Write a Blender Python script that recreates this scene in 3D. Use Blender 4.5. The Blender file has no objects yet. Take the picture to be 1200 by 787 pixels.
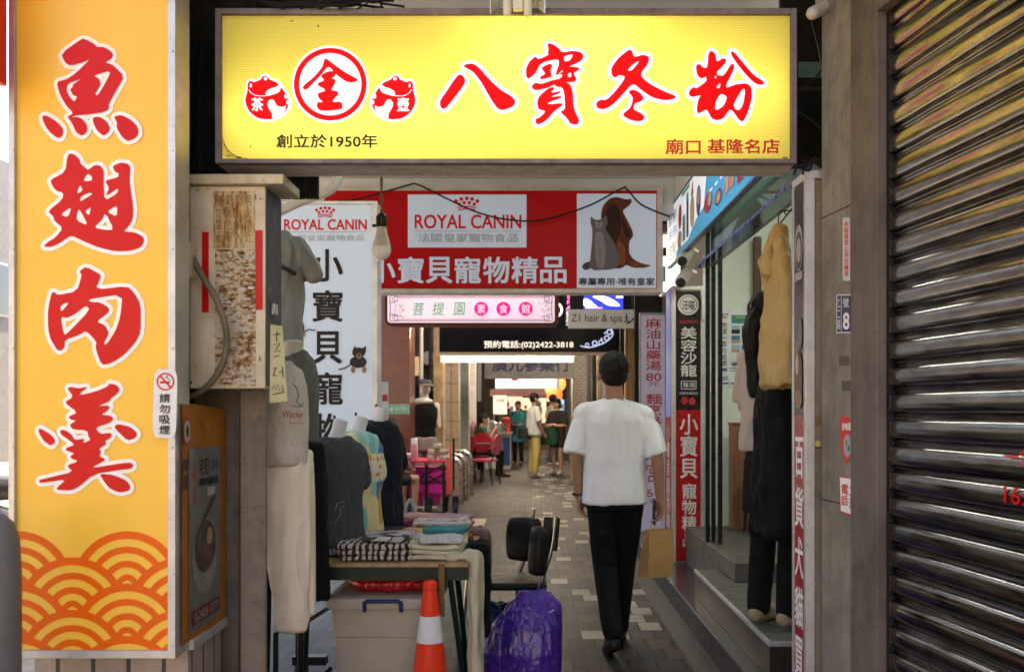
import bpy, bmesh, math, random
from mathutils import Vector, Matrix, noise
from mathutils.geometry import tessellate_polygon
random.seed(7)
R = math.radians
SC = bpy.context.scene
COL = SC.collection

# ------------------------------------------------------------------ camera, sky, sun, exposure
F, CX, CY, H = 1167.0, 622.0, 480.0, 1.38
cam_d = bpy.data.cameras.new("camera"); cam = bpy.data.objects.new("camera", cam_d); COL.objects.link(cam)
cam.location = (0, 0, H); cam.rotation_euler = (R(90), 0, 0)
cam_d.sensor_width = 36; cam_d.lens = F / 1200 * 36
cam_d.shift_x = -(CX - 600) / 1200; cam_d.shift_y = (CY - 393.5) / 1200
cam_d.clip_start = .05; cam_d.clip_end = 500
cam_d.dof.use_dof = True; cam_d.dof.focus_distance = 4.8; cam_d.dof.aperture_fstop = 4.0
SC.camera = cam
SUN_EL, SUN_AZ = 58, 12            # the sun stands over the roofs ahead, a little to the right
W = bpy.data.worlds.new("World"); SC.world = W; W.use_nodes = True
wn = W.node_tree.nodes; sky = wn.new('ShaderNodeTexSky'); sky.sky_type = 'NISHITA'; sky.sun_disc = False
sky.sun_elevation = R(SUN_EL); sky.sun_rotation = R(SUN_AZ)
W.node_tree.links.new(sky.outputs[0], wn['Background'].inputs[0]); wn['Background'].inputs[1].default_value = .15
sd = bpy.data.lights.new("sun", 'SUN'); sd.energy = 4.5; sd.angle = R(.5); sd.color = (1, .92, .8)
sun = bpy.data.objects.new("sun", sd); COL.objects.link(sun)
to_sun = Vector((math.sin(R(SUN_AZ)) * math.cos(R(SUN_EL)), math.cos(R(SUN_AZ)) * math.cos(R(SUN_EL)), math.sin(R(SUN_EL))))
sun.rotation_euler = to_sun.to_track_quat('Z', 'Y').to_euler()
SC.view_settings.view_transform = 'Standard'; SC.view_settings.look = 'None'
SC.view_settings.gamma = 1; SC.view_settings.exposure = 2.1
SC.view_settings.use_white_balance = True; SC.view_settings.white_balance_temperature = 7600; SC.view_settings.white_balance_tint = 14
EMS = 2.73 / 2 ** SC.view_settings.exposure
SC.cycles.use_denoising = True
SC.cycles.max_bounces = 8; SC.cycles.diffuse_bounces = 4; SC.cycles.glossy_bounces = 4; SC.cycles.transparent_max_bounces = 8
SC.cycles.sample_clamp_indirect = 6

def X(px, Y): return (px - CX) * Y / F
def Z(py, Y): return H - (py - CY) * Y / F
def P(px, py, Y): return Vector((X(px, Y), Y, Z(py, Y)))

# ------------------------------------------------------------------ materials
MATS = {}
def hexc(c):
    if isinstance(c, str):
        c = c.lstrip('#'); v = [int(c[i:i + 2], 16) / 255 for i in (0, 2, 4)]
        return tuple(((x + .055) / 1.055) ** 2.4 if x > .04 else x / 12.92 for x in v)
    return c if not isinstance(c, (int, float)) else (c, c, c)
def node(nt, kind, **kw):
    n = nt.nodes.new(kind)
    for k, v in kw.items():
        if k.startswith('i_'): n.inputs[int(k[2:]) if k[2:].isdigit() else k[2:]].default_value = v
        else: setattr(n, k, v)
    return n
def mixrgb(nt, a, b, fac, blend='MIX'):
    n = nt.nodes.new('ShaderNodeMix'); n.data_type = 'RGBA'; n.blend_type = blend
    for idx, v in ((0, fac), (6, a), (7, b)):
        if hasattr(v, 'is_output'): nt.links.new(v, n.inputs[idx])
        else: n.inputs[idx].default_value = v if idx == 0 else (*v[:3], 1)
    return n.outputs[2]
def ramp(nt, fac, stops, interp='LINEAR'):
    n = nt.nodes.new('ShaderNodeValToRGB'); n.color_ramp.interpolation = interp
    e = n.color_ramp.elements
    while len(e) < len(stops): e.new(.5)
    for el, (p, c) in zip(e, stops): el.position = p; el.color = (*hexc(c)[:3], 1)
    nt.links.new(fac, n.inputs[0]); return n.outputs[0]
def base(name):
    m = bpy.data.materials.new(name); m.use_nodes = True; nt = m.node_tree
    b = nt.nodes['Principled BSDF']; tc = nt.nodes.new('ShaderNodeTexCoord')
    return m, nt, b, tc.outputs['Object']
def noise_n(nt, co, scale, detail=4, rough=.55, stretch=None):
    if stretch:
        mp = node(nt, 'ShaderNodeMapping'); mp.inputs['Scale'].default_value = stretch; nt.links.new(co, mp.inputs[0]); co = mp.outputs[0]
    n = node(nt, 'ShaderNodeTexNoise'); n.inputs['Scale'].default_value = scale; n.inputs['Detail'].default_value = detail; n.inputs['Roughness'].default_value = rough
    nt.links.new(co, n.inputs['Vector']); return n.outputs[0]
def bump(nt, b, h, strength, dist=.01):
    n = node(nt, 'ShaderNodeBump'); n.inputs['Strength'].default_value = strength; n.inputs['Distance'].default_value = dist
    nt.links.new(h, n.inputs['Height']); nt.links.new(n.outputs[0], b.inputs['Normal'])
def M(name, col=None, rough=.6, metal=0, var=.18, scale=7, bmp=0, bscale=90, dirt=0, dirtcol='#2a2018', emit=None, es=0, coat=0, stretch=None, spec=.22, dscale=5):
    if name in MATS: return MATS[name]
    m, nt, b, co = base(name); c = hexc(col)
    n = noise_n(nt, co, scale, 5, .6, stretch)
    lo = tuple(x * (1 - var) for x in c); hi = tuple(min(1, x * (1 + var)) for x in c)
    out = ramp(nt, n, [(.3, lo), (.7, hi)])
    if dirt:
        d = noise_n(nt, co, dscale, 8, .72)
        k = ramp(nt, d, [(.62 - dirt * .22, (0, 0, 0)), (.72, (1, 1, 1))])
        d2 = noise_n(nt, co, dscale * 14, 3, .6); k2 = ramp(nt, d2, [(.63, (0, 0, 0)), (.68, (1, 1, 1))])
        kk = node(nt, 'ShaderNodeMath', operation='MAXIMUM'); nt.links.new(k, kk.inputs[0]); nt.links.new(k2, kk.inputs[1])
        kf = node(nt, 'ShaderNodeMath', operation='MULTIPLY'); nt.links.new(kk.outputs[0], kf.inputs[0]); kf.inputs[1].default_value = min(.9, dirt)
        out = mixrgb(nt, out, hexc(dirtcol), kf.outputs[0])
    if dirt >= .3:                       # rain and hand grime running down
        sk = noise_n(nt, co, 9, 6, .7, (1.6, 1.6, .14)); out = mixrgb(nt, out, ramp(nt, sk, [(.34, (.55, .5, .45)), (.6, (1.06, 1.05, 1.03))]), .45, 'MULTIPLY')
    nt.links.new(out, b.inputs['Base Color'])
    b.inputs['Roughness'].default_value = rough; b.inputs['Metallic'].default_value = metal
    b.inputs['Specular IOR Level'].default_value = spec; b.inputs['Coat Weight'].default_value = coat
    rn = noise_n(nt, co, scale * 3, 4); mr = node(nt, 'ShaderNodeMapRange'); nt.links.new(rn, mr.inputs[0])
    mr.inputs[1].default_value = .3; mr.inputs[2].default_value = .7; mr.inputs[3].default_value = max(.02, rough * .8); mr.inputs[4].default_value = min(1, rough * 1.2)
    nt.links.new(mr.outputs[0], b.inputs['Roughness'])
    if emit is not None:
        b.inputs['Emission Color'].default_value = (*hexc(emit), 1); b.inputs['Emission Strength'].default_value = es
    if bmp:
        bump(nt, b, noise_n(nt, co, bscale, 4, .6, stretch), bmp)
    MATS[name] = m; return m
def E(name, col, s):            # something that gives off light: a lamp, a lit sign face, a screen
    if name in MATS: return MATS[name]
    m, nt, b, co = base(name); c = hexc(col)
    b.inputs['Base Color'].default_value = (*c, 1); b.inputs['Emission Color'].default_value = (*c, 1)
    b.inputs['Emission Strength'].default_value = s * EMS; b.inputs['Roughness'].default_value = .4; b.inputs['Specular IOR Level'].default_value = .12
    MATS[name] = m; return m
def brickmat(name, c1, c2, mortar, w, h, ms=.006, rough=.5, axes='XZ', bmp=.5, offset=.5, dirt=.3, glossvar=True):
    if name in MATS: return MATS[name]
    m, nt, b, co = base(name)
    sp = node(nt, 'ShaderNodeSeparateXYZ'); nt.links.new(co, sp.inputs[0]); cb = node(nt, 'ShaderNodeCombineXYZ')
    if axes == 'XZ':                 # walls: x + y so that both faces of a corner carry courses
        ad = node(nt, 'ShaderNodeMath', operation='ADD'); nt.links.new(sp.outputs[0], ad.inputs[0]); nt.links.new(sp.outputs[1], ad.inputs[1])
        nt.links.new(ad.outputs[0], cb.inputs[0]); nt.links.new(sp.outputs[2], cb.inputs[1])
    else:
        nt.links.new(sp.outputs[0], cb.inputs[0]); nt.links.new(sp.outputs[1], cb.inputs[1])
    br = node(nt, 'ShaderNodeTexBrick'); br.offset = offset; nt.links.new(cb.outputs[0], br.inputs['Vector'])
    br.inputs['Scale'].default_value = 1; br.inputs['Mortar Size'].default_value = ms; br.inputs['Brick Width'].default_value = w; br.inputs['Row Height'].default_value = h
    br.inputs['Mortar Smooth'].default_value = .2
    br.inputs['Color1'].default_value = (*hexc(c1), 1); br.inputs['Color2'].default_value = (*hexc(c2), 1); br.inputs['Mortar'].default_value = (*hexc(mortar), 1)
    out = br.outputs['Color']
    n = noise_n(nt, co, 14, 6, .65); out = mixrgb(nt, out, ramp(nt, n, [(.3, (.6, .6, .6)), (.75, (1.15, 1.1, 1.05))]), .8, 'MULTIPLY')
    if dirt:
        k = ramp(nt, noise_n(nt, co, 2.2, 8, .7), [(.45, (0, 0, 0)), (.75, (dirt, dirt, dirt))]); out = mixrgb(nt, out, hexc('#1c1612'), k)
    nt.links.new(out, b.inputs['Base Color']); b.inputs['Roughness'].default_value = rough
    bump(nt, b, br.outputs['Fac'], -bmp, .004)
    MATS[name] = m; return m

# ------------------------------------------------------------------ mesh helpers
ORG = {}
class MB:
    def __init__(s): s.v = []; s.f = []; s.mi = []; s.cur = 0
    def add(s, vs, fs):
        o = len(s.v); s.v += [Vector(v) for v in vs]; s.f += [[i + o for i in f] for f in fs]; s.mi += [s.cur] * len(fs); return s
    def box(s, x0, x1, y0, y1, z0, z1, rot=None):
        vs = [Vector((x, y, z)) for x in (x0, x1) for y in (y0, y1) for z in (z0, z1)]
        if rot is not None:
            c = Vector(((x0 + x1) / 2, (y0 + y1) / 2, (z0 + z1) / 2)); vs = [c + rot @ (v - c) for v in vs]
        return s.add(vs, [(0, 1, 3, 2), (4, 6, 7, 5), (0, 4, 5, 1), (2, 3, 7, 6), (0, 2, 6, 4), (1, 5, 7, 3)])
    def tube(s, pts, r, seg=8, cap=True):
        pts = [Vector(p) for p in pts]; n = len(pts); rs = r if isinstance(r, (list, tuple)) else [r] * n
        t0 = (pts[1] - pts[0]).normalized(); up = Vector((0, 0, 1)) if abs(t0.z) < .9 else Vector((1, 0, 0))
        a = t0.cross(up).normalized(); rings = []
        for i, p in enumerate(pts):
            t = (pts[min(i + 1, n - 1)] - pts[max(i - 1, 0)]).normalized()
            a = (a - t * a.dot(t)); a = a.normalized() if a.length > 1e-6 else t.orthogonal().normalized(); b = t.cross(a)
            rings.append([p + (a * math.cos(k * 2 * math.pi / seg) + b * math.sin(k * 2 * math.pi / seg)) * rs[i] for k in range(seg)])
        vs = [v for q in rings for v in q]
        fs = [(i * seg + k, i * seg + (k + 1) % seg, (i + 1) * seg + (k + 1) % seg, (i + 1) * seg + k) for i in range(n - 1) for k in range(seg)]
        if cap: fs += [tuple(range(seg))[::-1], tuple((n - 1) * seg + k for k in range(seg))]
        return s.add(vs, fs)
    def lathe(s, c, prof, seg=20, axis=None):       # prof: (radius, height) along +Z from c, or along axis
        c = Vector(c); q = Vector((0, 0, 1)).rotation_difference(Vector(axis)).to_matrix() if axis is not None else Matrix.Identity(3)
        vs = [c + q @ Vector((r * math.cos(k * 2 * math.pi / seg), r * math.sin(k * 2 * math.pi / seg), h)) for r, h in prof for k in range(seg)]
        n = len(prof)
        fs = [(i * seg + k, i * seg + (k + 1) % seg, (i + 1) * seg + (k + 1) % seg, (i + 1) * seg + k) for i in range(n - 1) for k in range(seg)]
        fs += [tuple(range(seg))[::-1], tuple((n - 1) * seg + k for k in range(seg))]
        return s.add(vs, fs)
    def ell(s, c, r, rot=None, seg=14, rings=9):
        c = Vector(c); r = (r, r, r) if isinstance(r, (int, float)) else r
        vs = []; fs = []
        for i in range(rings + 1):
            th = math.pi * i / rings
            for k in range(seg):
                ph = 2 * math.pi * k / seg
                p = Vector((r[0] * math.sin(th) * math.cos(ph), r[1] * math.sin(th) * math.sin(ph), r[2] * math.cos(th)))
                vs.append(c + (rot @ p if rot is not None else p))
        fs = [(i * seg + k, (i + 1) * seg + k, (i + 1) * seg + (k + 1) % seg, i * seg + (k + 1) % seg) for i in range(rings) for k in range(seg)]
        return s.add(vs, fs)
    def cap(s, p0, r0, p1, r1, seg=12):              # capsule with two radii
        p0, p1 = Vector(p0), Vector(p1); t = p1 - p0
        if t.length < 1e-6: return s.ell(p0, r0)
        t.normalize(); a = t.orthogonal().normalized(); b = t.cross(a)
        prof = [(p0 - t * r0 * math.cos(q), r0 * max(.02, math.sin(q))) for q in (0.05, .5, 1.05, 1.57)] + [(p1 + t * r1 * math.cos(q), r1 * max(.02, math.sin(q))) for q in (1.57, 1.05, .5, .05)]
        vs = [c + (a * math.cos(k * 2 * math.pi / seg) + b * math.sin(k * 2 * math.pi / seg)) * r for c, r in prof for k in range(seg)]
        n = len(prof)
        fs = [(i * seg + k, i * seg + (k + 1) % seg, (i + 1) * seg + (k + 1) % seg, (i + 1) * seg + k) for i in range(n - 1) for k in range(seg)]
        fs += [tuple(range(seg))[::-1], tuple((n - 1) * seg + k for k in range(seg))]
        return s.add(vs, fs)
    def loft(s, secs, seg=24, mat=None):             # secs: (centre, rx, ry) stacked; mat maps local to world
        vs = []
        for c, rx, ry in secs:
            for k in range(seg):
                a = 2 * math.pi * k / seg; ca, sa = math.cos(a), math.sin(a); e = .85
                p = Vector(c) + Vector((rx * math.copysign(abs(ca) ** e, ca), ry * math.copysign(abs(sa) ** e, sa), 0))
                vs.append(mat @ p if mat is not None else p)
        n = len(secs)
        fs = [(i * seg + k, i * seg + (k + 1) % seg, (i + 1) * seg + (k + 1) % seg, (i + 1) * seg + k) for i in range(n - 1) for k in range(seg)]
        fs += [tuple(range(seg))[::-1], tuple((n - 1) * seg + k for k in range(seg))]
        return s.add(vs, fs)
    def prism(s, poly, d, mp=None):                  # poly: 3D outline; d: Vector thickness
        n = len(poly); d = Vector(d); poly = [Vector(p) for p in poly]
        vs = poly + [p + d for p in poly]
        tr = tessellate_polygon([poly])
        fs = [tuple(t) for t in tr] + [tuple(i + n for i in t[::-1]) for t in tr] + [(i, (i + 1) % n, n + (i + 1) % n, n + i) for i in range(n)]
        return s.add(vs, fs)
    def build(s, name, mat, parent=None, smooth=False, bevel=0, bseg=2, loc=None, fix=True, sharp=35):
        org = ORG[parent.name] if parent is not None else (Vector(loc) if loc is not None else s.base())
        me = bpy.data.meshes.new(name); me.from_pydata([v - org for v in s.v], [], s.f)
        for m in (mat if isinstance(mat, (list, tuple)) else [mat]): me.materials.append(m)
        for p, i in zip(me.polygons, s.mi): p.material_index = i
        if fix:
            bm = bmesh.new(); bm.from_mesh(me); bmesh.ops.recalc_face_normals(bm, faces=bm.faces); bm.to_mesh(me); bm.free()
        return link(name, me, parent, org, smooth, bevel, bseg, sharp)
    def base(s):
        lo = Vector([min(v[i] for v in s.v) for i in range(3)]); hi = Vector([max(v[i] for v in s.v) for i in range(3)])
        return Vector(((lo.x + hi.x) / 2, (lo.y + hi.y) / 2, lo.z))
def link(name, me, parent, org, smooth=False, bevel=0, bseg=2, sharp=35):
    o = bpy.data.objects.new(name, me); COL.objects.link(o); ORG[o.name] = org
    if parent is not None: o.parent = parent
    else: o.location = org
    if bevel:
        b = o.modifiers.new('bevel', 'BEVEL'); b.width = bevel; b.segments = bseg; b.limit_method = 'ANGLE'; b.angle_limit = R(40)
    if smooth or bevel:
        me.shade_smooth(); me.set_sharp_from_angle(angle=R(sharp))
    return o
def thing(name, label, cat, loc, group=None):
    o = bpy.data.objects.new(name, None); COL.objects.link(o); o.empty_display_size = .1
    o.location = loc; ORG[o.name] = Vector(loc); o['label'] = label; o['category'] = cat
    if group: o['group'] = group
    return o
def tag(o, label, cat, group=None):
    o['label'] = label; o['category'] = cat
    if group: o['group'] = group
    return o
def struct(o, kind='structure'): o['kind'] = kind; return o
def box(name, mat, x0, x1, y0, y1, z0, z1, parent=None, bevel=0, rot=None):
    return MB().box(x0, x1, y0, y1, z0, z1, rot).build(name, mat, parent, bevel=bevel)
def tube(name, mat, pts, r, parent=None, seg=8): return MB().tube(pts, r, seg).build(name, mat, parent, smooth=True, sharp=50)
def crv(pts, n=8):                                   # smooth curve through points
    pts = [Vector(p) for p in pts]; out = []
    for i in range(len(pts) - 1):
        p0, p1, p2, p3 = pts[max(i - 1, 0)], pts[i], pts[i + 1], pts[min(i + 2, len(pts) - 1)]
        for k in range(n):
            t = k / n
            out.append(.5 * ((2 * p1) + (p2 - p0) * t + (2 * p0 - 5 * p1 + 4 * p2 - p3) * t * t + (3 * p1 - p0 - 3 * p2 + p3) * t ** 3))
    return out + [pts[-1]]
def dup(root, loc, label=None):
    r = root.copy(); COL.objects.link(r); r.location = loc
    if label: r['label'] = label
    for ch in root.children:
        c = ch.copy(); COL.objects.link(c); c.parent = r
        for g in ch.children:
            d = g.copy(); COL.objects.link(d); d.parent = c
    return r
def blob(name, mb, mat, parent=None, voxel=.01, smooth=4, wr=0, wscale=14, wst=(1, 1, .35), loc=None, ridged=False, fold=False):
    """merge overlapping closed shapes into one skin"""
    org = ORG[parent.name] if parent is not None else (Vector(loc) if loc is not None else mb.base())
    me = bpy.data.meshes.new('tmp'); me.from_pydata([v - org for v in mb.v], [], mb.f)
    bm = bmesh.new(); bm.from_mesh(me); bmesh.ops.recalc_face_normals(bm, faces=bm.faces); bm.to_mesh(me); bm.free()
    t = bpy.data.objects.new('tmp', me); COL.objects.link(t)
    r = t.modifiers.new('r', 'REMESH'); r.mode = 'VOXEL'; r.voxel_size = voxel; r.adaptivity = 0
    if smooth:
        s = t.modifiers.new('s', 'SMOOTH'); s.factor = .5; s.iterations = smooth
    dg = bpy.context.evaluated_depsgraph_get()
    out = bpy.data.meshes.new_from_object(t.evaluated_get(dg)); out.name = name
    bpy.data.objects.remove(t); bpy.data.meshes.remove(me)
    if wr:
        nv = [v.normal.copy() for v in out.vertices]
        for v, n in zip(out.vertices, nv):
            q = Vector((v.co.x * wst[0], v.co.y * wst[1], v.co.z * wst[2])) * wscale + Vector((org.x * 7, org.y * 5, 3))
            a = noise.noise(q) + .5 * noise.noise(q * 2.1)
            if fold:                             # hanging cloth: long soft ridges, outward only
                w1 = noise.noise(q); w2 = noise.noise(q * 1.9 + Vector((4, 1, 7))); a = 1.1 * math.exp(-(w1 * 4.2) ** 2) + .55 * math.exp(-(w2 * 4) ** 2) + .5 * noise.noise(q * .4)
            if ridged:                           # crumpled film: tilted facets with sharp creases
                a = .7 * noise.noise(q * .5)
                for oc, am in ((1, .9), (2.3, .4), (5, .1)):
                    dd, pp = noise.voronoi(q * oc); c = pp[0]; rv = Vector((noise.noise(c * 3.1), noise.noise(c * 3.7 + Vector((9, 2, 1))), noise.noise(c * 4.3 + Vector((1, 7, 5)))))
                    a += am * (2.2 * rv.dot(q * oc - c) + .5 * (dd[1] - dd[0]) - .2)
            v.co += n * a * wr
    out.materials.clear()
    for m in (mat if isinstance(mat, (list, tuple)) else [mat]): out.materials.append(m)
    out.shade_smooth()
    return link(name, out, parent, org)

# ------------------------------------------------------------------ flat prints and lettering
_TX = {}
def glyphs(s, bold=0, shear=0, space=1.0):
    k = (s, bold, shear, space)
    if k in _TX: return _TX[k]
    c = bpy.data.curves.new('t', 'FONT'); c.body = s; c.size = 1; c.align_x = 'CENTER'; c.offset = bold; c.resolution_u = 3; c.shear = shear; c.space_line = space
    c.fill_mode = 'FRONT'
    o = bpy.data.objects.new('t', c); COL.objects.link(o)
    me = bpy.data.meshes.new_from_object(o.evaluated_get(bpy.context.evaluated_depsgraph_get()))
    vs = [(v.co.x, v.co.y) for v in me.vertices]; fs = [tuple(p.vertices) for p in me.polygons]
    bpy.data.objects.remove(o); bpy.data.curves.remove(c); bpy.data.meshes.remove(me)
    _TX[k] = (vs, fs); return _TX[k]
def chaikin(p, q=.18, it=2):
    for _ in range(it):
        out = []
        for i in range(len(p)):
            a, b = p[i], p[(i + 1) % len(p)]
            out += [(a[0] + (b[0] - a[0]) * q, a[1] + (b[1] - a[1]) * q), (a[0] + (b[0] - a[0]) * (1 - q), a[1] + (b[1] - a[1]) * (1 - q))]
        p = out
    return p
class Flat:
    """a print on a plane: mp maps drawing units to the surface point, n is the outward normal"""
    def __init__(s, mp, n, d0=.0015, step=.0003, up=False):
        s.mp = mp; s.n = Vector(n); s.d = d0; s.step = step; s.up = up; s.mats = []; s.mb = MB()
    def put(s, vs, fs, mat, d=None):
        if mat not in s.mats: s.mats.append(mat)
        s.mb.cur = s.mats.index(mat); dd = s.d if d is None else d
        s.mb.add([Vector(s.mp(u, v)) + s.n * dd for u, v in vs], fs)
        if d is None: s.d += s.step
        return s
    def rect(s, u0, v0, u1, v1, mat): return s.put([(u0, v0), (u1, v0), (u1, v1), (u0, v1)], [(0, 1, 2, 3)], mat)
    def poly(s, pts, mat, holes=(), round_=0):
        if round_: pts = chaikin(pts, .2, round_); holes = [chaikin(h, .2, round_) for h in holes]
        rings = [pts, *holes]; flat = [p for r in rings for p in r]
        tr = tessellate_polygon([[Vector((a, b, 0)) for a, b in r] for r in rings])
        return s.put(flat, [tuple(t) for t in tr], mat)
    def ell(s, cu, cv, ru, rv, mat, seg=28):
        return s.put([(cu + ru * math.cos(k * 2 * math.pi / seg), cv + rv * math.sin(k * 2 * math.pi / seg)) for k in range(seg)], [tuple(range(seg))], mat)
    def ring(s, cu, cv, r0, r1, mat, seg=48, a0=0, a1=2 * math.pi, asp=1):
        vs = []
        for k in range(seg + 1):
            a = a0 + (a1 - a0) * k / seg; vs += [(cu + r0 * math.cos(a), cv + r0 * math.sin(a) * asp), (cu + r1 * math.cos(a), cv + r1 * math.sin(a) * asp)]
        return s.put(vs, [(2 * k, 2 * k + 1, 2 * k + 3, 2 * k + 2) for k in range(seg)], mat)
    def stroke(s, pts, w, mat, smooth=0):
        if smooth: pts = [(p.x, p.y) for p in crv([(a, b, 0) for a, b in pts], smooth)]
        vs = []; n = len(pts)
        for i in range(n):
            a, b = Vector(pts[max(i - 1, 0)]), Vector(pts[min(i + 1, n - 1)]); t = (b - a)
            t = t.normalized() if t.length > 1e-9 else Vector((1, 0)); q = Vector((-t.y, t.x)) * w / 2
            vs += [(pts[i][0] + q.x, pts[i][1] + q.y), (pts[i][0] - q.x, pts[i][1] - q.y)]
        return s.put(vs, [(2 * k, 2 * k + 1, 2 * k + 3, 2 * k + 2) for k in range(n - 1)], mat)
    def text(s, st, u0, v0, u1, v1, mat, bold=0, vertical=False, shear=0, space=1.0):
        """fit the string into the box; v0 is the top edge"""
        vs, fs = glyphs('\n'.join(st) if vertical else st, 0, shear, space)
        if not vs: return s
        em = abs(v1 - v0) / max(1, len(st) if vertical else 1); kx = bold * em * .62; sg_ = 1 if u1 > u0 else -1; sv = 1 if v1 > v0 else -1
        a0, a1 = min(v[0] for v in vs), max(v[0] for v in vs); b0, b1 = min(v[1] for v in vs), max(v[1] for v in vs)
        U0, U1, V0, V1 = u0 + sg_ * kx, u1 - sg_ * kx, v0 + sv * kx, v1 - sv * kx
        for i, (ox, oy) in enumerate(((0, 0),) if not bold else ((-1, -1), (1, 1), (-1, 1), (1, -1))):      # heavier strokes: the glyph laid over itself
            s.put([(U0 + (x - a0) / (a1 - a0) * (U1 - U0) + ox * kx, V1 + (y - b0) / (b1 - b0) * (V0 - V1) + oy * kx) for x, y in vs], fs, mat, s.d + i * .00003)
        s.d += s.step; return s
    def dilate(s, pts, w, mat, holes=()):             # the shape plus a border of width w
        for r in [pts, *holes]:
            n = len(r)
            for i in range(n):
                a, b = Vector(r[i]), Vector(r[(i + 1) % n]); t = b - a
                if t.length < 1e-9: continue
                q = Vector((-t.y, t.x)).normalized() * w; s.d += .000004
                s.put([tuple(a + q), tuple(b + q), tuple(b - q), tuple(a - q)], [(0, 1, 2, 3)], mat, s.d)
                s.d += .000004
                s.put([(a.x + w * math.cos(k * math.pi / 6), a.y + w * math.sin(k * math.pi / 6)) for k in range(12)], [tuple(range(12))], mat, s.d)
        s.d += .00005
        return s.poly(pts, mat, holes)
    def raster(s, fn, u0, v0, u1, v1, nx, ny, mat):
        vs = []; fs = []
        for j in range(ny):
            va, vb = v0 + (v1 - v0) * j / ny, v0 + (v1 - v0) * (j + 1) / ny; i = 0
            while i < nx:
                if fn(u0 + (u1 - u0) * (i + .5) / nx, (va + vb) / 2):
                    k = i
                    while k < nx and fn(u0 + (u1 - u0) * (k + .5) / nx, (va + vb) / 2): k += 1
                    ua, ub = u0 + (u1 - u0) * i / nx, u0 + (u1 - u0) * k / nx; o = len(vs)
                    vs += [(ua, va), (ub, va), (ub, vb), (ua, vb)]; fs.append((o, o + 1, o + 2, o + 3)); i = k
                else: i += 1
        return s.put(vs, fs, mat)
    def build(s, name, parent=None): return s.mb.build(name, s.mats, parent, fix=False)
def front(Y): return (lambda px, py: P(px, py, Y)), (0, -1, 0)
def sideL(Xc): return (lambda y, z: Vector((Xc, y, z))), (-1, 0, 0)      # faces -X; drawing units: metres (y, z)
# ------------------------------------------------------------------ setting: ground, floors, building masses
asphalt = M('street_concrete', (.33, .28, .21), .85, var=.3, bmp=.4, bscale=120)
def floor_mat():
    m, nt, b, co = base('arcade_tiles')
    br = node(nt, 'ShaderNodeTexBrick'); br.offset = .5; nt.links.new(co, br.inputs['Vector'])
    for k, v in (('Scale', 1), ('Mortar Size', .008), ('Mortar Smooth', .15), ('Brick Width', .152), ('Row Height', .24), ('Bias', 0)): br.inputs[k].default_value = v
    br.inputs['Color1'].default_value = (0, 0, 0, 1); br.inputs['Color2'].default_value = (1, 1, 1, 1); br.inputs['Mortar'].default_value = (.5, .5, .5, 1)
    sp = node(nt, 'ShaderNodeSeparateXYZ'); nt.links.new(co, sp.inputs[0])
    dark = ramp(nt, br.outputs['Color'], [(0, (.034, .03, .031)), (.22, (.062, .056, .055)), (.42, (.045, .042, .044)), (.58, (.085, .068, .06)), (.74, (.05, .047, .047))], 'CONSTANT')
    lite = ramp(nt, br.outputs['Color'], [(0, (0, 0, 0)), (.80, (1, 1, 1))], 'CONSTANT')
    gx = node(nt, 'ShaderNodeMapRange'); nt.links.new(sp.outputs[0], gx.inputs[0]); gx.inputs[1].default_value = .02; gx.inputs[2].default_value = .06   # pale tiles only run down the walkway's right half
    lf = node(nt, 'ShaderNodeMath', operation='MULTIPLY'); nt.links.new(lite, lf.inputs[0]); nt.links.new(gx.outputs[0], lf.inputs[1])
    out = mixrgb(nt, dark, (.3, .28, .245), lf.outputs[0])
    n = noise_n(nt, co, 30, 5, .7); out = mixrgb(nt, out, ramp(nt, n, [(.3, (.65, .65, .65)), (.75, (1.2, 1.18, 1.15))]), .8, 'MULTIPLY')
    n2 = noise_n(nt, co, 1.6, 6, .7); out = mixrgb(nt, out, ramp(nt, n2, [(.35, (.45, .43, .42)), (.65, (1.12, 1.1, 1.08))]), .85, 'MULTIPLY')
    out = mixrgb(nt, out, (.007, .006, .006), br.outputs['Fac']); b.inputs['Specular IOR Level'].default_value = .16
    nt.links.new(out, b.inputs['Base Color'])
    rr = node(nt, 'ShaderNodeMapRange'); nt.links.new(n, rr.inputs[0]); rr.inputs[3].default_value = .42; rr.inputs[4].default_value = .75; nt.links.new(rr.outputs[0], b.inputs['Roughness'])
    bump(nt, b, br.outputs['Fac'], -.5, .004)
    return m
gm = MB().add([(-160, -160, -.006), (160, -160, -.006), (160, 200, -.006), (-160, 200, -.006)], [(0, 1, 2, 3)]).build('road', asphalt, loc=(0, 0, 0), fix=False); struct(gm)
fm = MB().add([(-2.6, 3.0, 0), (1.06, 3.0, 0), (1.06, 60, 0), (-2.6, 60, 0)], [(0, 1, 2, 3)]).build('arcade_floor', floor_mat(), loc=(0, 0, 0), fix=False); struct(fm)
gravel = M('washed_gravel', (.11, .1, .086), .8, var=.75, scale=160, bmp=.5, bscale=200)
struct(MB().add([(.86, 3.0, .004), (1.0, 3.0, .004), (1.0, 60, .004), (.86, 60, .004)], [(0, 1, 2, 3)]).build('gutter_strip', gravel, loc=(0, 0, 0), fix=False))
granite = M('dark_granite', (.045, .04, .042), .22, var=.6, scale=60, spec=.5)
kerbc = M('kerb_concrete', (.075, .068, .062), .7, var=.3, dirt=.4)
struct(MB().box(1.0, 1.06, 3.95, 40, 0, .14).box(1.06, 1.95, 6.56, 40, 0, .14).build('shop_kerb', kerbc, loc=(0, 0, 0)))
struct(MB().box(.995, 1.95, 3.95, 40, .142, .155).build('shop_platform', granite, loc=(0, 0, 0), bevel=.004))

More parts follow.
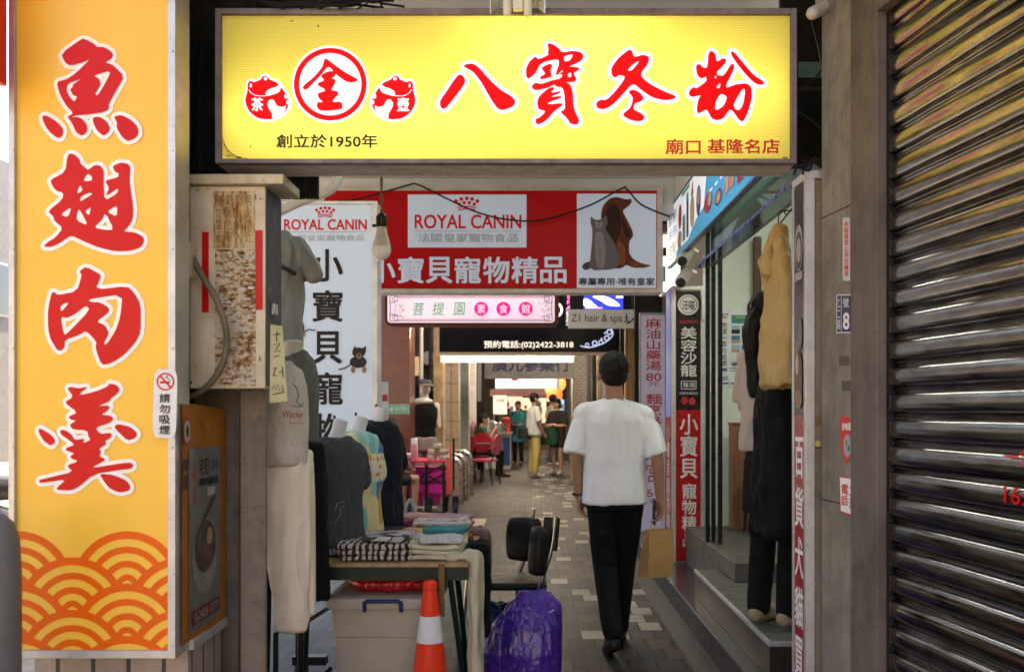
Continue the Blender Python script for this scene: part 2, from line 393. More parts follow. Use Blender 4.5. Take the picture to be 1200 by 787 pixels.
stone = M('grey_render', (.3, .285, .27), .85, var=.25, scale=4, bmp=.25, bscale=60, dirt=.35, dirtcol='#3a3028')
ceil_m = M('ceiling_paint', (.62, .63, .62), .8, var=.08, scale=2, dirt=.12)
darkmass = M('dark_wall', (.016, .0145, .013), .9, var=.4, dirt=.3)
struct(box('ceiling', ceil_m, -2.3, 3.2, 3.98, 46, 3.32, 3.42))

bld = thing('arcade_building', 'building standing over the arcade walkway, with pale beams under its ceiling', 'building', (0, 4, 3.3))
box('facade', M('facade_render', (.42, .4, .37), .9, dirt=.3), -2.3, 9, 3.9, 46, 3.425, 7.6, bld)
for yb in (8.35, 16.4, 24): box('beam', ceil_m, -2.3, 1.3, yb, yb + .3, 3.02, 3.318, bld)
box('canopy', M('canopy_grey', (.2, .19, .18), .8, dirt=.3), -2.3, 1.05, 2.55, 3.899, 3.22, 3.28, bld)
box('lintel', M('lintel_paint', (.5, .5, .49), .8, dirt=.3), -2.3, 1.1, 3.9, 4.1, 3.12, 3.422, bld)

# buildings across the street behind the photographer and along the side street at the left
def street_building(x0, x1, y0, y1, h, col, label, face):
    t = thing('street_building', label, 'building', ((x0 + x1) / 2, (y0 + y1) / 2, 0))
    box('wall', M('street_wall_' + face, col, .9, var=.12, dirt=.25), x0, x1, y0, y1, 0, h, t)
    gl = M('dark_glass', (.03, .04, .05), .12, spec=.6); fr = M('window_frame', (.55, .55, .53), .5)
    n = 0
    for fl in range(1, int(h // 3)):
        z = fl * 3 + .9
        L0, L1 = (x0, x1) if face == 'south' else (y0, y1); w = L0 + .8
        while w + 1.5 < L1 and n < 40:
            if face == 'south':
                f = MB().box(w - .06, w + 1.26, y1 - .01, y1 + .05, z - .06, z + 1.36).build('window', fr, t); MB().box(w, w + 1.2, y1 + .052, y1 + .06, z, z + 1.3).build('pane', gl, f)
            else:
                f = MB().box(x1 - .01, x1 + .05, w - .06, w + 1.26, z - .06, z + 1.36).build('window', fr, t); MB().box(x1 + .052, x1 + .06, w, w + 1.2, z, z + 1.3).build('pane', gl, f)
            w += 2.2; n += 1
    return t
street_building(-22, 22, -26, -18, 6.5, (.6, .5, .37), 'beige building across the road with rows of square windows', 'south')
street_building(-25, -14, -8, 40, 8, (.26, .25, .24), 'pale building along the side street at the left', 'east')

# ------------------------------------------------------------------ front left: the tall orange lightbox on its tiled pillar
YS = 3.2
alu = M('aluminium_trim', (.52, .51, .5), .42, metal=.6, var=.15, dirt=.28, dirtcol='#33291f')
orange = M('orange_acrylic', '#f6bd42', .32, var=.07, scale=2.2, spec=.4, dirt=.05, dscale=9, dirtcol='#8a5a20')
redv = M('red_vinyl', '#d0100f', .34, var=.06, scale=3)
whitev = M('white_vinyl', '#f2efe8', .4, var=.04)
x0, x1 = X(12, YS), X(207, YS); zb = Z(770, YS)
sg = thing('orange_lightbox_sign', 'tall orange sign with four large red brush characters and waves at its foot', 'sign', ((x0 + x1) / 2, YS, zb))
box('panel', orange, X(19, YS), X(198, YS), YS + .004, YS + .05, Z(761, YS), 3.05, sg)
mb = MB().box(x0, X(19, YS), YS - .012, YS + .12, zb, 3.06).box(X(198, YS), x1, YS - .012, YS + .12, zb, 3.06).box(X(19, YS) , X(198, YS) , YS - .011, YS + .12, zb, Z(761, YS))
for py in range(60, 760, 116):
    for px in (15.5, 202): mb.lathe(P(px, py, YS - .0125), [(.004, 0), (.004, .002), (.002, .003)], 8, (0, -1, 0))
mb.build('frame', alu, sg, bevel=.002)
box('back_case', darkmass, x0 + .01, x1 - .006, YS + .051, YS + .119, zb + .02, 3.04, sg)
mp, n = front(YS + .004)
fl = Flat(mp, n, .0012)
waveo = M('wave_orange', '#ec6210', .34, var=.05)
def seig(px, py):
    S, Rr, rh = 128.0, 64.0, 31.0
    for row in (6, 5, 4, 3, 2, 1, 0):
        cy = 686 + row * 30.6
        off = 21 if row % 2 == 0 else 85
        k = round((px - off) / S); d = math.hypot(px - (off + k * S), py - cy)
        if d < Rr and py < cy + 1:
            q = d / Rr; return q > .86 or .6 < q < .72 or .34 < q < .46 or .1 < q < .21
    return False
fl.raster(seig, 19.5, 617, 197.5, 760.5, 356, 287, waveo)
fl.build('wave_pattern', sg)
def zc(ox, oy, s): return lambda pts: [(ox + a / s, oy + b / s) for a, b in pts]
def glyph(parent, name, tr, shapes, w, mred, mwhite, mp, n, d0=.0018, rnd=2):
    f = Flat(mp, n, d0)
    sh = [(chaikin(tr(o), .2, rnd), [chaikin(tr(h), .2, rnd) for h in hs]) for o, hs in shapes]
    for o, hs in sh: f.dilate(o, w, mwhite, hs)
    f.d += .0006
    for o, hs in sh: f.poly(o, mred, hs)
    return f.build(name, parent)
YU = [([(205,155),(340,58),(362,60),(420,90),(440,112),(490,112),(545,150),(540,185),(490,215),(540,225),(620,305),(570,390),(515,490),(520,520),(480,540),(415,552),(300,562),(255,580),(243,572),(288,548),(240,500),(195,420),(175,340),(240,325),(300,285),(400,188),(350,212),(265,235),(230,215)],
       [[(345,320),(260,345),(240,370),(245,420),(290,475),(312,438),(285,430),(262,392),(280,378),(285,355)], [(535,265),(415,300),(455,320),(465,360),(425,420),(445,433),(500,340)]]),
      ([(80,565),(110,562),(180,605),(222,655),(205,710),(170,705),(120,660),(88,605)], []),
      ([(250,575),(330,572),(375,620),(378,665),(345,697),(305,675),(285,630),(268,600)], []),
      ([(415,575),(460,570),(510,605),(530,655),(487,700),(440,660),(415,605)], []),
      ([(552,570),(600,558),(665,590),(712,640),(715,685),(690,715),(640,732),(600,695),(570,640),(575,610)], [])]
CHI = [([(262,52),(305,52),(345,90),(350,120),(395,158),(402,165),(455,128),(490,135),(515,170),(512,260),(518,380),(612,325),(612,290),(545,338),(530,338),(552,288),(525,248),(532,235),(615,215),(618,185),(595,180),(572,138),(630,112),(680,120),(700,145),(693,240),(705,330),(720,430),(715,510),(685,560),(650,592),(730,598),(790,630),(795,665),(770,705),(700,728),(600,732),(480,705),(370,660),(285,618),(210,672),(150,700),(100,700),(100,688),(130,660),(170,640),(230,570),(165,515),(165,490),(122,452),(225,370),(232,322),(185,312),(155,275),(140,232),(245,180)],
        [[(400,187),(432,210),(432,238),(368,245)], [(350,268),(368,305),(330,332),(332,300)], [(432,325),(428,337),(345,388),(355,350),(400,325)], [(290,420),(265,495),(210,475)], [(425,420),(412,482),(380,455)], [(335,438),(352,450),(405,552),(320,515)], [(608,408),(605,492),(535,455)], [(525,462),(585,580),(520,582),(445,565),(500,515)]])]
ROU = [([(308,95),(345,70),(440,122),(442,140),(405,222),(615,198),(660,240),(705,320),(705,500),(670,570),(590,655),(500,710),(445,715),(405,600),(415,565),(345,490),(300,520),(205,552),(205,605),(162,630),(110,545),(95,480),(93,360),(118,240),(140,238),(158,258),(285,232),(318,125),(305,110)],
        [[(585,252),(370,282),(365,302),(440,305),(500,345),(490,375),(412,432),(470,455),(497,510),(460,575),(478,585),(540,490),(570,400)], [(345,325),(370,355),(240,490),(200,525),(178,400),(220,408),(270,385)], [(235,305),(180,370),(175,335),(195,315)]])]
GENG = [([(240,78),(258,68),(310,78),(365,68),(330,95),(310,122),(420,95),(490,65),(495,48),(540,55),(562,85),(545,110),(510,135),(500,155),(425,188),(500,182),(492,210),(445,240),(505,245),(525,265),(500,290),(410,318),(440,358),(500,350),(515,362),(500,385),(470,400),(480,420),(435,445),(445,468),(435,495),(480,515),(395,560),(400,565),(620,530),(648,548),(630,572),(560,578),(400,605),(310,682),(260,705),(175,700),(178,685),(235,635),(70,660),(65,640),(150,620),(275,590),(235,550),(310,525),(258,505),(262,490),(285,478),(225,455),(240,440),(285,425),(265,405),(200,360),(195,335),(225,332),(265,360),(285,395),(350,385),(330,415),(385,395),(370,375),(362,335),(270,330),(255,300),(295,275),(262,270),(245,252),(305,225),(220,165),(278,130)], []),
        ([(65,325),(85,328),(150,370),(168,405),(140,432),(95,400),(65,350)], []), ([(527,315),(550,295),(630,315),(672,355),(655,385),(610,398),(560,350)], []), ([(437,600),(520,608),(600,640),(630,680),(620,705),(565,718),(505,695),(470,655)], [])]
for nm, tr, shp in (('fish_character', zc(36, 36, 5.621), YU), ('wing_character', zc(36, 172, 5.9595), CHI), ('meat_character', zc(40, 300, 5.621), ROU), ('soup_character', zc(34, 440, 5.25), GENG)):
    glyph(sg, nm, tr, shp, 4.6, redv, whitev, mp, n, rnd=1)
# lower side case with its poster (faces right, towards the arcade); panel orange and poster grey darkened as shade
sx = x1 + .006; ysd = 3.69
mb = MB().add([(sx, YS + .03, zb + .03), (sx, ysd, zb + .03), (sx, ysd, 1.385), (sx, YS + .03, 1.4)], [(0, 1, 2, 3)])
mb.prism([(sx - .1, YS + .125, zb + .03), (sx - .1, ysd, zb + .03), (sx - .1, ysd, 1.385), (sx - .1, YS + .125, 1.4)], (.099, 0, 0)).build('side_panel', M('shaded_orange', '#a5610e', .5, var=.2, dirt=.25), sg)
MB().box(sx - .1, sx + .008, YS + .12, ysd + .01, zb - .005, zb + .029).build('side_frame', alu, sg, bevel=.002)
fs = Flat(lambda s, t: Vector((sx, YS + .03 + s * .44, 1.38 - t)), (1, 0, 0), .0025)      # s: along the side 0..1, t: metres down from its top
pg = M('poster_grey', (.15, .135, .12), .35, var=.12); pk = M('ink_black', (.02, .02, .022), .5); pd = M('poster_brown', (.075, .045, .035), .5); pgr = M('poster_green', (.07, .08, .05), .5); pw = M('poster_white', (.4, .36, .31), .45); pr = M('poster_red', (.42, .03, .025), .5)
fs.rect(.14, .13, .9, .74, M('poster_frame', (.13, .14, .17), .35)).rect(.19, .15, .85, .72, pg)
fs.text('八寶冬粉', .22, .17, .3, .32, pr, vertical=True, bold=.03).text('宅配', .36, .165, .6, .225, pk, bold=.035).text('送到家', .64, .175, .83, .21, pk)
fs.rect(.36, .235, .82, .26, pk).rect(.55, .27, .74, .3, pw)
fs.ell(.5, .5, .3, .13, M('poster_bowl', (.24, .22, .2), .5)).ell(.5, .47, .26, .09, pd).ell(.42, .45, .1, .04, pgr).ell(.56, .49, .1, .035, M('poster_dull_red', (.14, .055, .04), .5)).ell(.6, .44, .07, .03, M('poster_tan', (.4, .26, .12), .5))
fs.stroke([(.3, .42), (.75, .3)], .02, pd).rect(.19, .67, .85, .72, M('poster_maroon', (.14, .03, .03), .5)).text('0-2428-1277', .24, .68, .8, .71, pw)
fs.ell(.07, .07, .09, .048, pr).ell(.07, .07, .07, .037, pw).rect(.01, .16, .08, .2, pk).rect(.01, .21, .08, .26, pk).ell(.07, .07, .03, .02, pk)
fs.build('side_poster', sg)

tile_b = brickmat('pillar_tiles', (.46, .37, .33), (.38, .3, .27), (.05, .045, .04), .118, .36, .008, .35, 'XZ', .5, 0)
pl = thing('tiled_pillar', 'beige tiled pillar behind and below the tall orange sign', 'pillar', (-1.4, 3.5, 0))
box('shaft', tile_b, -1.66, X(207, YS) - .006, 3.325, 3.68, 0, zb + .0, pl, bevel=.004)
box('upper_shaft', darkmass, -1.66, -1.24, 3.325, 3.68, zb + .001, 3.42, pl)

ns = thing('no_smoking_sticker', 'white no smoking sticker on the right edge of the tall orange sign', 'sticker', P(192, 514, YS - .02))
ym = YS - .0165
MB().prism([P(a, b, ym) for a, b in chaikin([(180.5, 432), (208, 432.5), (206, 513.5), (178.5, 512.5)], .12, 2)], (0, .002, 0)).build('plate', M('sticker_white', (.72, .71, .68), .35, var=.05, dirt=.1), ns)
mp2, n2 = front(ym); f = Flat(mp2, n2, .001)
f.ring(194, 447, 8.6, 10.4, redv, 32).rect(187.5, 446.5, 199, 449, redv).stroke([(194, 442), (197, 440), (196, 443), (200, 445)], .7, pk, 4).stroke([(187.8, 440), (200.5, 454.2)], 2, redv)
for ch, y in zip('請勿吸煙', (461, 473.5, 486, 498)): f.text(ch, 187, y, 199.5, y + 10.5, pk, bold=.03)
f.build('print', ns)

# ------------------------------------------------------------------ concrete pillar with the old meter cabinet
cp = thing('concrete_pillar', 'grey concrete pillar under the rusty metal cabinet', 'pillar', (-1.07, 3.9, 0))
box('shaft', M('old_concrete', (.13, .11, .088), .85, var=.25, bmp=.3, dirt=.4), -1.6, X(280, 3.72), 3.72, 3.9, 0, 2.19, cp, bevel=.006)
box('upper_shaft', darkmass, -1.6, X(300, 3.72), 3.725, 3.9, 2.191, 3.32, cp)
box('edge_trim', M('pale_metal_edge', (.24, .2, .165), .6, var=.2, dirt=.4), X(280, 3.7) + .008, X(312, 3.7), 3.69, 3.715, 0, 1.452, cp, bevel=.003)
YC = 3.5; cx0, cx1 = X(222, YC), X(311, YC); cz0, cz1 = Z(455, YC), Z(218, YC)
cb = thing('meter_cabinet', 'rusty cream metal cabinet with peeling paper and two red stripes hung on the pillar', 'cabinet', ((cx0 + cx1) / 2, YC, cz0))
def cabinet_mat():
    m, nt, b, co = base('rusty_cream'); n = noise_n(nt, co, 5, 8, .7); n2 = noise_n(nt, co, 38, 4, .7)
    out = ramp(nt, n, [(.25, (.22, .14, .07)), (.4, (.58, .46, .3)), (.6, (.74, .63, .47)), (.8, (.6, .49, .34))])
    out = mixrgb(nt, out, (.1, .045, .018), ramp(nt, n2, [(.64, (0, 0, 0)), (.7, (.9, .9, .9))]))
    sp = node(nt, 'ShaderNodeSeparateXYZ'); nt.links.new(co, sp.inputs[0])
    nt.links.new(out, b.inputs['Base Color']); b.inputs['Roughness'].default_value = .62; bump(nt, b, n2, .3, .004); return m
cabm = cabinet_mat()
box('case', cabm, cx0, cx1, YC, 3.717, cz0, cz1, cb, bevel=.004)
box('lid', M('cream_lid', (.6, .5, .34), .5, dirt=.3), cx0 - .012, cx1 + .07, YC - .03, 3.718, cz1 + .001, Z(206, YC), cb, bevel=.004)
MB().add([(cx1 + .0035, YC + .006, cz0 + .01), (cx1 + .0035, 3.71, cz0 + .01), (cx1 + .0035, 3.71, cz1 - .006), (cx1 + .0035, YC + .006, cz1 - .006)], [(0, 1, 2, 3)]).build('side_door', M('dark_side', (.045, .045, .055), .45, dirt=.4, var=.4), cb, fix=False)
mpc, nc = front(YC)
def rust_paper():
    m, nt, b, co = base('rust_paper'); n = noise_n(nt, co, 26, 6, .7, (1.6, 1, .35)); n2 = noise_n(nt, co, 90, 3)
    out = ramp(nt, n, [(.4, (.62, .5, .3)), (.5, (.56, .36, .14)), (.58, (.3, .1, .02)), (.7, (.14, .04, .012))])
    nt.links.new(out, b.inputs['Base Color']); b.inputs['Roughness'].default_value = .8; bump(nt, b, n, .4, .003); return m
f = Flat(mpc, nc, .002)
rp = rust_paper(); f.rect(250, 224, 299, 291, rp)
inkf = M('faded_ink', (.2, .13, .08), .8)
for i, st in enumerate(('明火勿近', '閒人禁入', '電壓危險', '請勿靠近')): f.text(st, 287 - i * 11.5, 229, 295 - i * 11.5, 284, inkf, vertical=True)
f.build('notice_paper', cb)
def torn_mat():
    m, nt, b, co = base('torn_layers'); n = noise_n(nt, co, 34, 7, .72, (1, 1, 1.9)); n2 = noise_n(nt, co, 7, 3, .6)
    ad = node(nt, 'ShaderNodeMath', operation='MULTIPLY_ADD'); nt.links.new(n2, ad.inputs[0]); ad.inputs[1].default_value = .55; nt.links.new(n, ad.inputs[2])
    out = ramp(nt, ad.outputs[0], [(.56, (.6, .52, .4)), (.66, (.42, .34, .25)), (.72, (.66, .6, .5)), (.78, (.5, .36, .19)), (.84, (.26, .11, .035)), (.93, (.09, .035, .015))])
    nt.links.new(out, b.inputs['Base Color']); b.inputs['Roughness'].default_value = .85; bump(nt, b, ad.outputs[0], .6, .006); return m
f = Flat(mpc, nc, .0015, step=.00008); rnd = random.Random(4); scraps = [M('scrap_a', (.56, .5, .4), .85, dirt=.3), M('scrap_b', (.42, .3, .17), .85, dirt=.4), M('scrap_c', (.6, .56, .48), .85, dirt=.2), M('scrap_d', (.3, .15, .06), .85, dirt=.4), M('scrap_e', (.34, .3, .26), .85)]
f.rect(252, 292, 300, 452, torn_mat())
for _ in range(75):
    px = rnd.gauss(279, 11); py = rnd.uniform(294, 449); w, h = rnd.uniform(1.5, 8), rnd.uniform(.5, 2.4)
    if not 254 < px < 299: continue
    f.poly([(px + w * math.cos(a) * rnd.uniform(.6, 1), py + h * math.sin(a) * rnd.uniform(.6, 1)) for a in [k * 1.257 + rnd.uniform(-.3, .3) for k in range(5)]], rnd.choice(scraps))
rs1 = M('rust_blot', (.14, .045, .015), .9, var=.5, scale=40)
for a, b, w_, h_ in ((292, 405, 1.2, 4), (290, 312, 4, 1), (266, 449, 9, 1.2), (300, 232, .8, 6), (225, 448, 1.6, 3), (232, 223, 4, .8), (305, 420, .8, 5)):
    f.poly([(a + w_ * math.cos(k * .7) * rnd.uniform(.5, 1), b + h_ * math.sin(k * .7) * rnd.uniform(.5, 1)) for k in range(9)], rs1, round_=1)
f.build('torn_paper', cb)
for a, b, c_, d in ((237, 272, 245, 366), (299.5, 270, 308, 363)):
    Flat(mpc, nc, .004).rect(a, b, c_, d, redv).build('red_stripe', cb)
MB().box(cx1 + .004, cx1 + .02, 3.56, 3.6, 1.72, 1.76).build('latch', alu, cb, bevel=.003)
jb = thing('junction_box', 'small cream junction box with a thick bent cable, beside the rusty cabinet', 'electrical box', P(216, 325, 3.4))
box('case', M('cream_plastic', (.55, .46, .3), .45, dirt=.25), X(207.5, 3.4), X(225, 3.4), 3.38, 3.46, Z(325, 3.4), Z(284, 3.4), jb, bevel=.006)
tube('cable', M('old_cable', (.19, .15, .09), .6, var=.3, dirt=.3), crv([P(224, 300, 3.42), P(238, 325, 3.42), P(254, 352, 3.42), P(265, 385, 3.43), P(264, 415, 3.43), P(252, 442, 3.44), P(232, 461, 3.46), P(214, 466, 3.5), P(200, 465, 3.55)]), .011, jb, 10)
tube('hook', alu, crv([P(214, 300, 3.39), P(210, 260, 3.4), P(212, 205, 3.45)]), .004, jb)
pt = thing('price_tag', 'long yellowed paper price tag hanging off the cabinet corner', 'tag', P(326, 470, 3.62))
mb = MB(); ytag = 3.46
mb.prism([P(317, 380, ytag), P(331, 382, ytag), P(337, 470, ytag - .02), P(316, 472, ytag - .02)], (0, .0015, 0)).build('paper', M('yellow_paper', (.44, .4, .22), .8, var=.12), pt)
tube('string', pk, [P(324, 381, ytag), P(320, 360, 3.49), P(313, 345, 3.497)], .0012, pt, 5)
mpt = lambda a, b: P(a, b, ytag - .02 * (b - 380) / 90); f = Flat(mpt, (0, -1, 0), .002)
for pts in ([(321, 392), (329, 391)], [(325, 388), (324, 400)], [(321, 404), (328, 402), (322, 412), (329, 411)], [(321, 418), (327, 416)], [(320, 432), (324, 430), (320, 440), (325, 440)], [(327, 436), (330, 435)], [(331, 430), (332, 442)], [(319, 456), (322, 450), (323, 458), (326, 450), (328, 458), (331, 451), (333, 460)], [(320, 462), (333, 459)]):
    f.stroke(pts, 1.0, pk)
f.build('handwriting', pt)

# ------------------------------------------------------------------ the yellow shop sign
YY = 3.5
def translucent(name, col):
    m, nt, b, co = base(name); nt.nodes.remove(b); o = nt.nodes['Material Output']
    tr = node(nt, 'ShaderNodeBsdfTranslucent'); tr.inputs[0].default_value = (*hexc(col), 1)
    df = node(nt, 'ShaderNodeBsdfPrincipled'); df.inputs['Base Color'].default_value = (*hexc(col), 1); df.inputs['Roughness'].default_value = .35
    sp = node(nt, 'ShaderNodeSeparateXYZ'); nt.links.new(co, sp.inputs[0])
    ml = node(nt, 'ShaderNodeMath', operation='MULTIPLY'); nt.links.new(sp.outputs[2], ml.inputs[0]); ml.inputs[1].default_value = 2 * math.pi / .0085
    sn = node(nt, 'ShaderNodeMath', operation='SINE'); nt.links.new(ml.outputs[0], sn.inputs[0])
    bp = node(nt, 'ShaderNodeBump'); bp.inputs['Strength'].default_value = .35; bp.inputs['Distance'].default_value = .002; nt.links.new(sn.outputs[0], bp.inputs['Height'])
    # the ribs of the twin-wall sheet hold back a little light
    mr = node(nt, 'ShaderNodeMapRange'); nt.links.new(sn.outputs[0], mr.inputs[0]); mr.inputs[1].default_value = .6; mr.inputs[2].default_value = 1; mr.inputs[3].default_value = 0; mr.inputs[4].default_value = 1
    tc = mixrgb(nt, hexc(col), tuple(x * .72 for x in hexc(col)), mr.outputs[0]); nt.links.new(tc, tr.inputs[0])
    nt.links.new(bp.outputs[0], df.inputs['Normal'])
    mx = node(nt, 'ShaderNodeMixShader'); mx.inputs[0].default_value = .74; nt.links.new(df.outputs[0], mx.inputs[1]); nt.links.new(tr.outputs[0], mx.inputs[2])
    nt.links.new(mx.outputs[0], o.inputs[0]); return m
ys = thing('yellow_shop_sign', 'big yellow backlit shop sign with red brush characters over the arcade entrance', 'sign', (X(593, YY), YY, Z(192, YY)))
xa, xb, za, zt = X(253, YY), X(933, YY), Z(192, YY), Z(11, YY)
box('panel', translucent('yellow_sheet', (.93, .88, .36)), X(259, YY), X(927, YY), YY + .005, YY + .009, Z(188, YY), Z(17, YY), ys)
ygrey = M('sign_frame_grey', (.2, .165, .17), .5, metal=.2, var=.2, dirt=.35)
MB().box(xa, X(260, YY), YY - .012, YY + .03, za, zt).box(X(926, YY), xb, YY - .012, YY + .03, za, zt).box(X(260, YY), X(926, YY), YY - .0115, YY + .03, za, Z(187, YY)).box(X(260, YY), X(926, YY), YY - .0115, YY + .03, Z(18, YY), zt).build('frame', ygrey, ys, bevel=.002)
cream_u = M('sign_case_cream', (.55, .5, .46), .6, var=.12, dirt=.35)
inw = M('sign_white_inside', (.85, .85, .83), .7, var=.02)
MB().box(xa + .004, xb - .004, YY + .185, YY + .19, za, zt).build('back_plate', [inw], ys)
MB().box(xa + .003, xa + .006, YY + .03, YY + .184, za, zt).box(xb - .006, xb - .003, YY + .03, YY + .184, za, zt).box(xa + .007, xb - .007, YY + .03, YY + .184, zt - .003, zt).box(xa + .007, xb - .007, YY + .0305, YY + .184, za, za + .003).build('case', cream_u, ys)
tubem = E('tube_white', (1, .97, .9), 5.2)
for pxa, pxb, py in ((275, 575, 145), (585, 905, 118), (565, 745, 60)):
    MB().tube([P(pxa, py, YY + .115), P(pxb, py, YY + .115)], .014, 10).build('lamp_tube', tubem, ys, smooth=True, sharp=60)
mpy, ny = front(YY + .005)
lr = E('sign_red', (.8, .002, .003), 0.34); lw = E('sign_white', (.66, .82, .95), .30); lk = M('sign_black', (.012, .012, .01), .4)
JIN = [([(572,110),(590,110),(640,150),(720,205),(808,252),(755,272),(715,262),(650,215),(600,155),(555,215),(500,270),(455,318),(428,312),(430,290),(500,235),(560,165)], []),
       ([(580,200),(625,190),(650,205),(640,230),(620,240),(650,250),(640,285),(615,320),(660,325),(670,345),(640,375),(625,400),(690,395),(697,445),(640,455),(545,460),(520,430),(525,400),(565,400),(535,375),(525,340),(580,325),(570,310),(530,290),(530,270),(575,255),(545,225)], [])]
f = Flat(mpy, ny, .001)
f.ell(387.1, 99, 45.2, 45.2, lw, 64).ring(387.1, 99, 36.4, 42.6, lr, 72)
tr = zc(280, 50, 5.714)
for o, hs in JIN: f.poly(tr(o), lr, hs, 2)
f.build('round_emblem', ys)
f = Flat(mpy, ny, .0008); gm_ = M('grime', (.1, .08, .03), .8); rg = random.Random(6)
for a, b, w_, h_ in ((342, 25, 3, 1), (373, 31, 1.2, 2.2), (294, 172, .8, 3), (263, 170, .7, 4), (268, 183, 6, 1), (281, 185, 5, 1.4), (700, 34, .8, 1.2), (920, 185, 5, 1.2)): f.poly([(a + w_ * math.cos(k * .9) * rg.uniform(.4, 1), b + h_ * math.sin(k * .9) * rg.uniform(.4, 1)) for k in range(7)], gm_)
for k in range(9): f.stroke([(260.5, 160 + k * 2.6), (264 + k, 170 + k * 1.7), (268 + k * 3, 186.5)], .35, gm_)
f.build('grime_spots', ys)
def teapot(mirror, word):
    f = Flat(mpy, ny, .001)
    tx = (lambda pts: [(280 + a / 5.714, 50 + b / 5.714) for a, b in pts]) if not mirror else (lambda pts: [(494.5 - a / 5.714, 50 + b / 5.714) for a, b in pts])
    body = [(42,380),(60,320),(58,275),(78,255),(100,268),(150,248),(158,228),(180,222),(198,235),(205,248),(260,270),(300,320),(330,370),(340,400),(325,450),(270,500),(200,518),(130,510),(75,470),(48,420)]
    o = chaikin(tx(body), .2, 2); f.dilate(o, 2.6, lw); f.d += .0004; f.poly(o, lr)
    f.poly(tx([(180,330),(215,308),(255,298),(275,275),(285,300),(270,335),(230,350),(180,362)]), lw, round_=2)
    f.poly(tx([(190,410),(210,380),(235,385),(255,425),(290,435),(318,420),(310,460),(265,500),(222,510),(225,480),(200,440)]), lw, round_=2)
    f.ell(*tx([(318,362)])[0], 2.2, 2.8, lw).ell(*tx([(332,402)])[0], 2.4, 2.8, lw).ell(*tx([(180,245)])[0], 2, 2, lw).ell(*tx([(82,290)])[0], 1.2, 2.4, lw)
    f.stroke(tx([(70,318),(85,340),(120,358),(180,360)]), .8, lw, 6)
    u, v = tx([(85,370)])[0]; u2 = tx([(165,462)])[0]
    f.text(word, min(u, u2[0]), v, max(u, u2[0]), u2[1], lw, bold=.035)
    return f.build('teapot_emblem', ys)
teapot(False, '茶'); teapot(True, '壺')
BA = [([(230,222),(262,240),(275,275),(250,320),(180,410),(140,460),(115,472),(95,450),(93,410),(140,345),(195,260)], []), ([(255,170),(285,150),(335,152),(380,190),(440,260),(520,335),(600,380),(628,420),(605,455),(540,478),(500,470),(450,400),(390,290),(330,210),(290,188)], [])]
BAO = [([(845,12),(880,12),(930,45),(950,76),(1030,62),(1085,72),(1105,105),(1085,135),(1025,165),(965,185),(915,240),(905,225),(930,160),(925,118),(800,148),(770,215),(720,262),(700,250),(697,190),(720,140),(765,100),(785,125),(860,90),(850,85),(858,50)], [[(1032,85),(1008,132),(970,140),(962,110),(975,97)]]),
       ([(805,180),(865,152),(885,165),(868,205),(885,245),(810,265),(790,250),(835,225),(820,205)], []),
       ([(915,180),(965,170),(1075,180),(1068,200),(1030,220),(1055,262),(1040,282),(990,285),(920,270),(960,235),(930,225),(965,205)], [[(990,225),(1015,215),(1018,245),(995,250)]]),
       ([(740,305),(768,285),(800,298),(900,265),(960,255),(990,290),(900,300),(850,325),(770,342),(742,330)], []),
       ([(900,285),(985,280),(1015,310),(1028,360),(1030,450),(1050,505),(1073,550),(1062,582),(1012,580),(985,535),(935,490),(975,478),(963,322),(905,315)], []),
       ([(790,380),(865,318),(905,322),(870,360),(945,345),(940,360),(865,388),(945,380),(948,395),(855,425),(855,440),(955,430),(955,445),(895,490),(845,550),(790,582),(768,575),(765,540),(790,535),(840,488),(785,475),(775,430)], [])]
DONG = [([(265,45),(285,60),(295,100),(355,80),(395,95),(390,140),(330,215),(400,275),(500,325),(568,350),(565,370),(500,382),(420,365),(350,320),(288,265),(210,355),(150,415),(95,442),(50,430),(48,395),(75,375),(115,378),(170,325),(245,225),(195,215),(170,235),(148,215),(145,170),(190,105)], [[(325,122),(320,140),(275,190),(250,182),(295,140)]]),
        ([(255,325),(285,308),(330,325),(362,365),(340,390),(300,400),(290,440),(345,465),(368,492),(345,518),(285,515),(225,485),(225,465),(270,430),(285,390),(285,355)], [])]
FEN = [([(780,70),(805,55),(828,80),(835,130),(880,102),(900,118),(885,150),(840,190),(835,215),(880,222),(930,140),(950,145),(948,180),(885,305),(960,275),(1030,268),(1062,290),(1065,370),(1040,460),(1010,520),(985,515),(925,430),(880,500),(840,512),(800,500),(770,435),(715,472),(702,440),(715,370),(735,345),(670,362),(650,340),(660,310),(690,292),(700,305),(770,255),(765,225),(735,242),(705,215),(698,155),(720,140),(750,170),(775,165)],
        [[(860,265),(855,302),(828,298)], [(905,355),(880,420),(822,450),(828,390),(860,335)], [(1000,310),(1022,305),(1010,400),(985,445),(955,440),(945,405)], [(820,220),(838,228),(825,240)]]),
       ([(925,65),(945,60),(1000,125),(1075,215),(1150,262),(1135,282),(1090,275),(1030,220),(970,145),(935,95)], [])]
for nm, tr, shp in (('eight_character', zc(500, 50, 6), BA), ('treasure_character', zc(500, 50, 6), BAO), ('winter_character', zc(690, 50, 5.5814), DONG), ('noodle_character', zc(690, 50, 5.5814), FEN)):
    glyph(ys, nm, tr, shp, 4.2, lr, lw, mpy, ny, .001)
f = Flat(mpy, ny, .001); f.text('創立於1950年', 324, 157.5, 442.5, 173.5, lk, bold=.035).build('founding_lettering', ys)
f = Flat(mpy, ny, .001); f.text('廟口', 780, 163, 821, 181, redv, bold=.03).build('small_lettering', ys)
f = Flat(mpy, ny, .001); f.text('基隆名店', 829, 163, 913.5, 180, redv, bold=.03).build('district_lettering', ys)
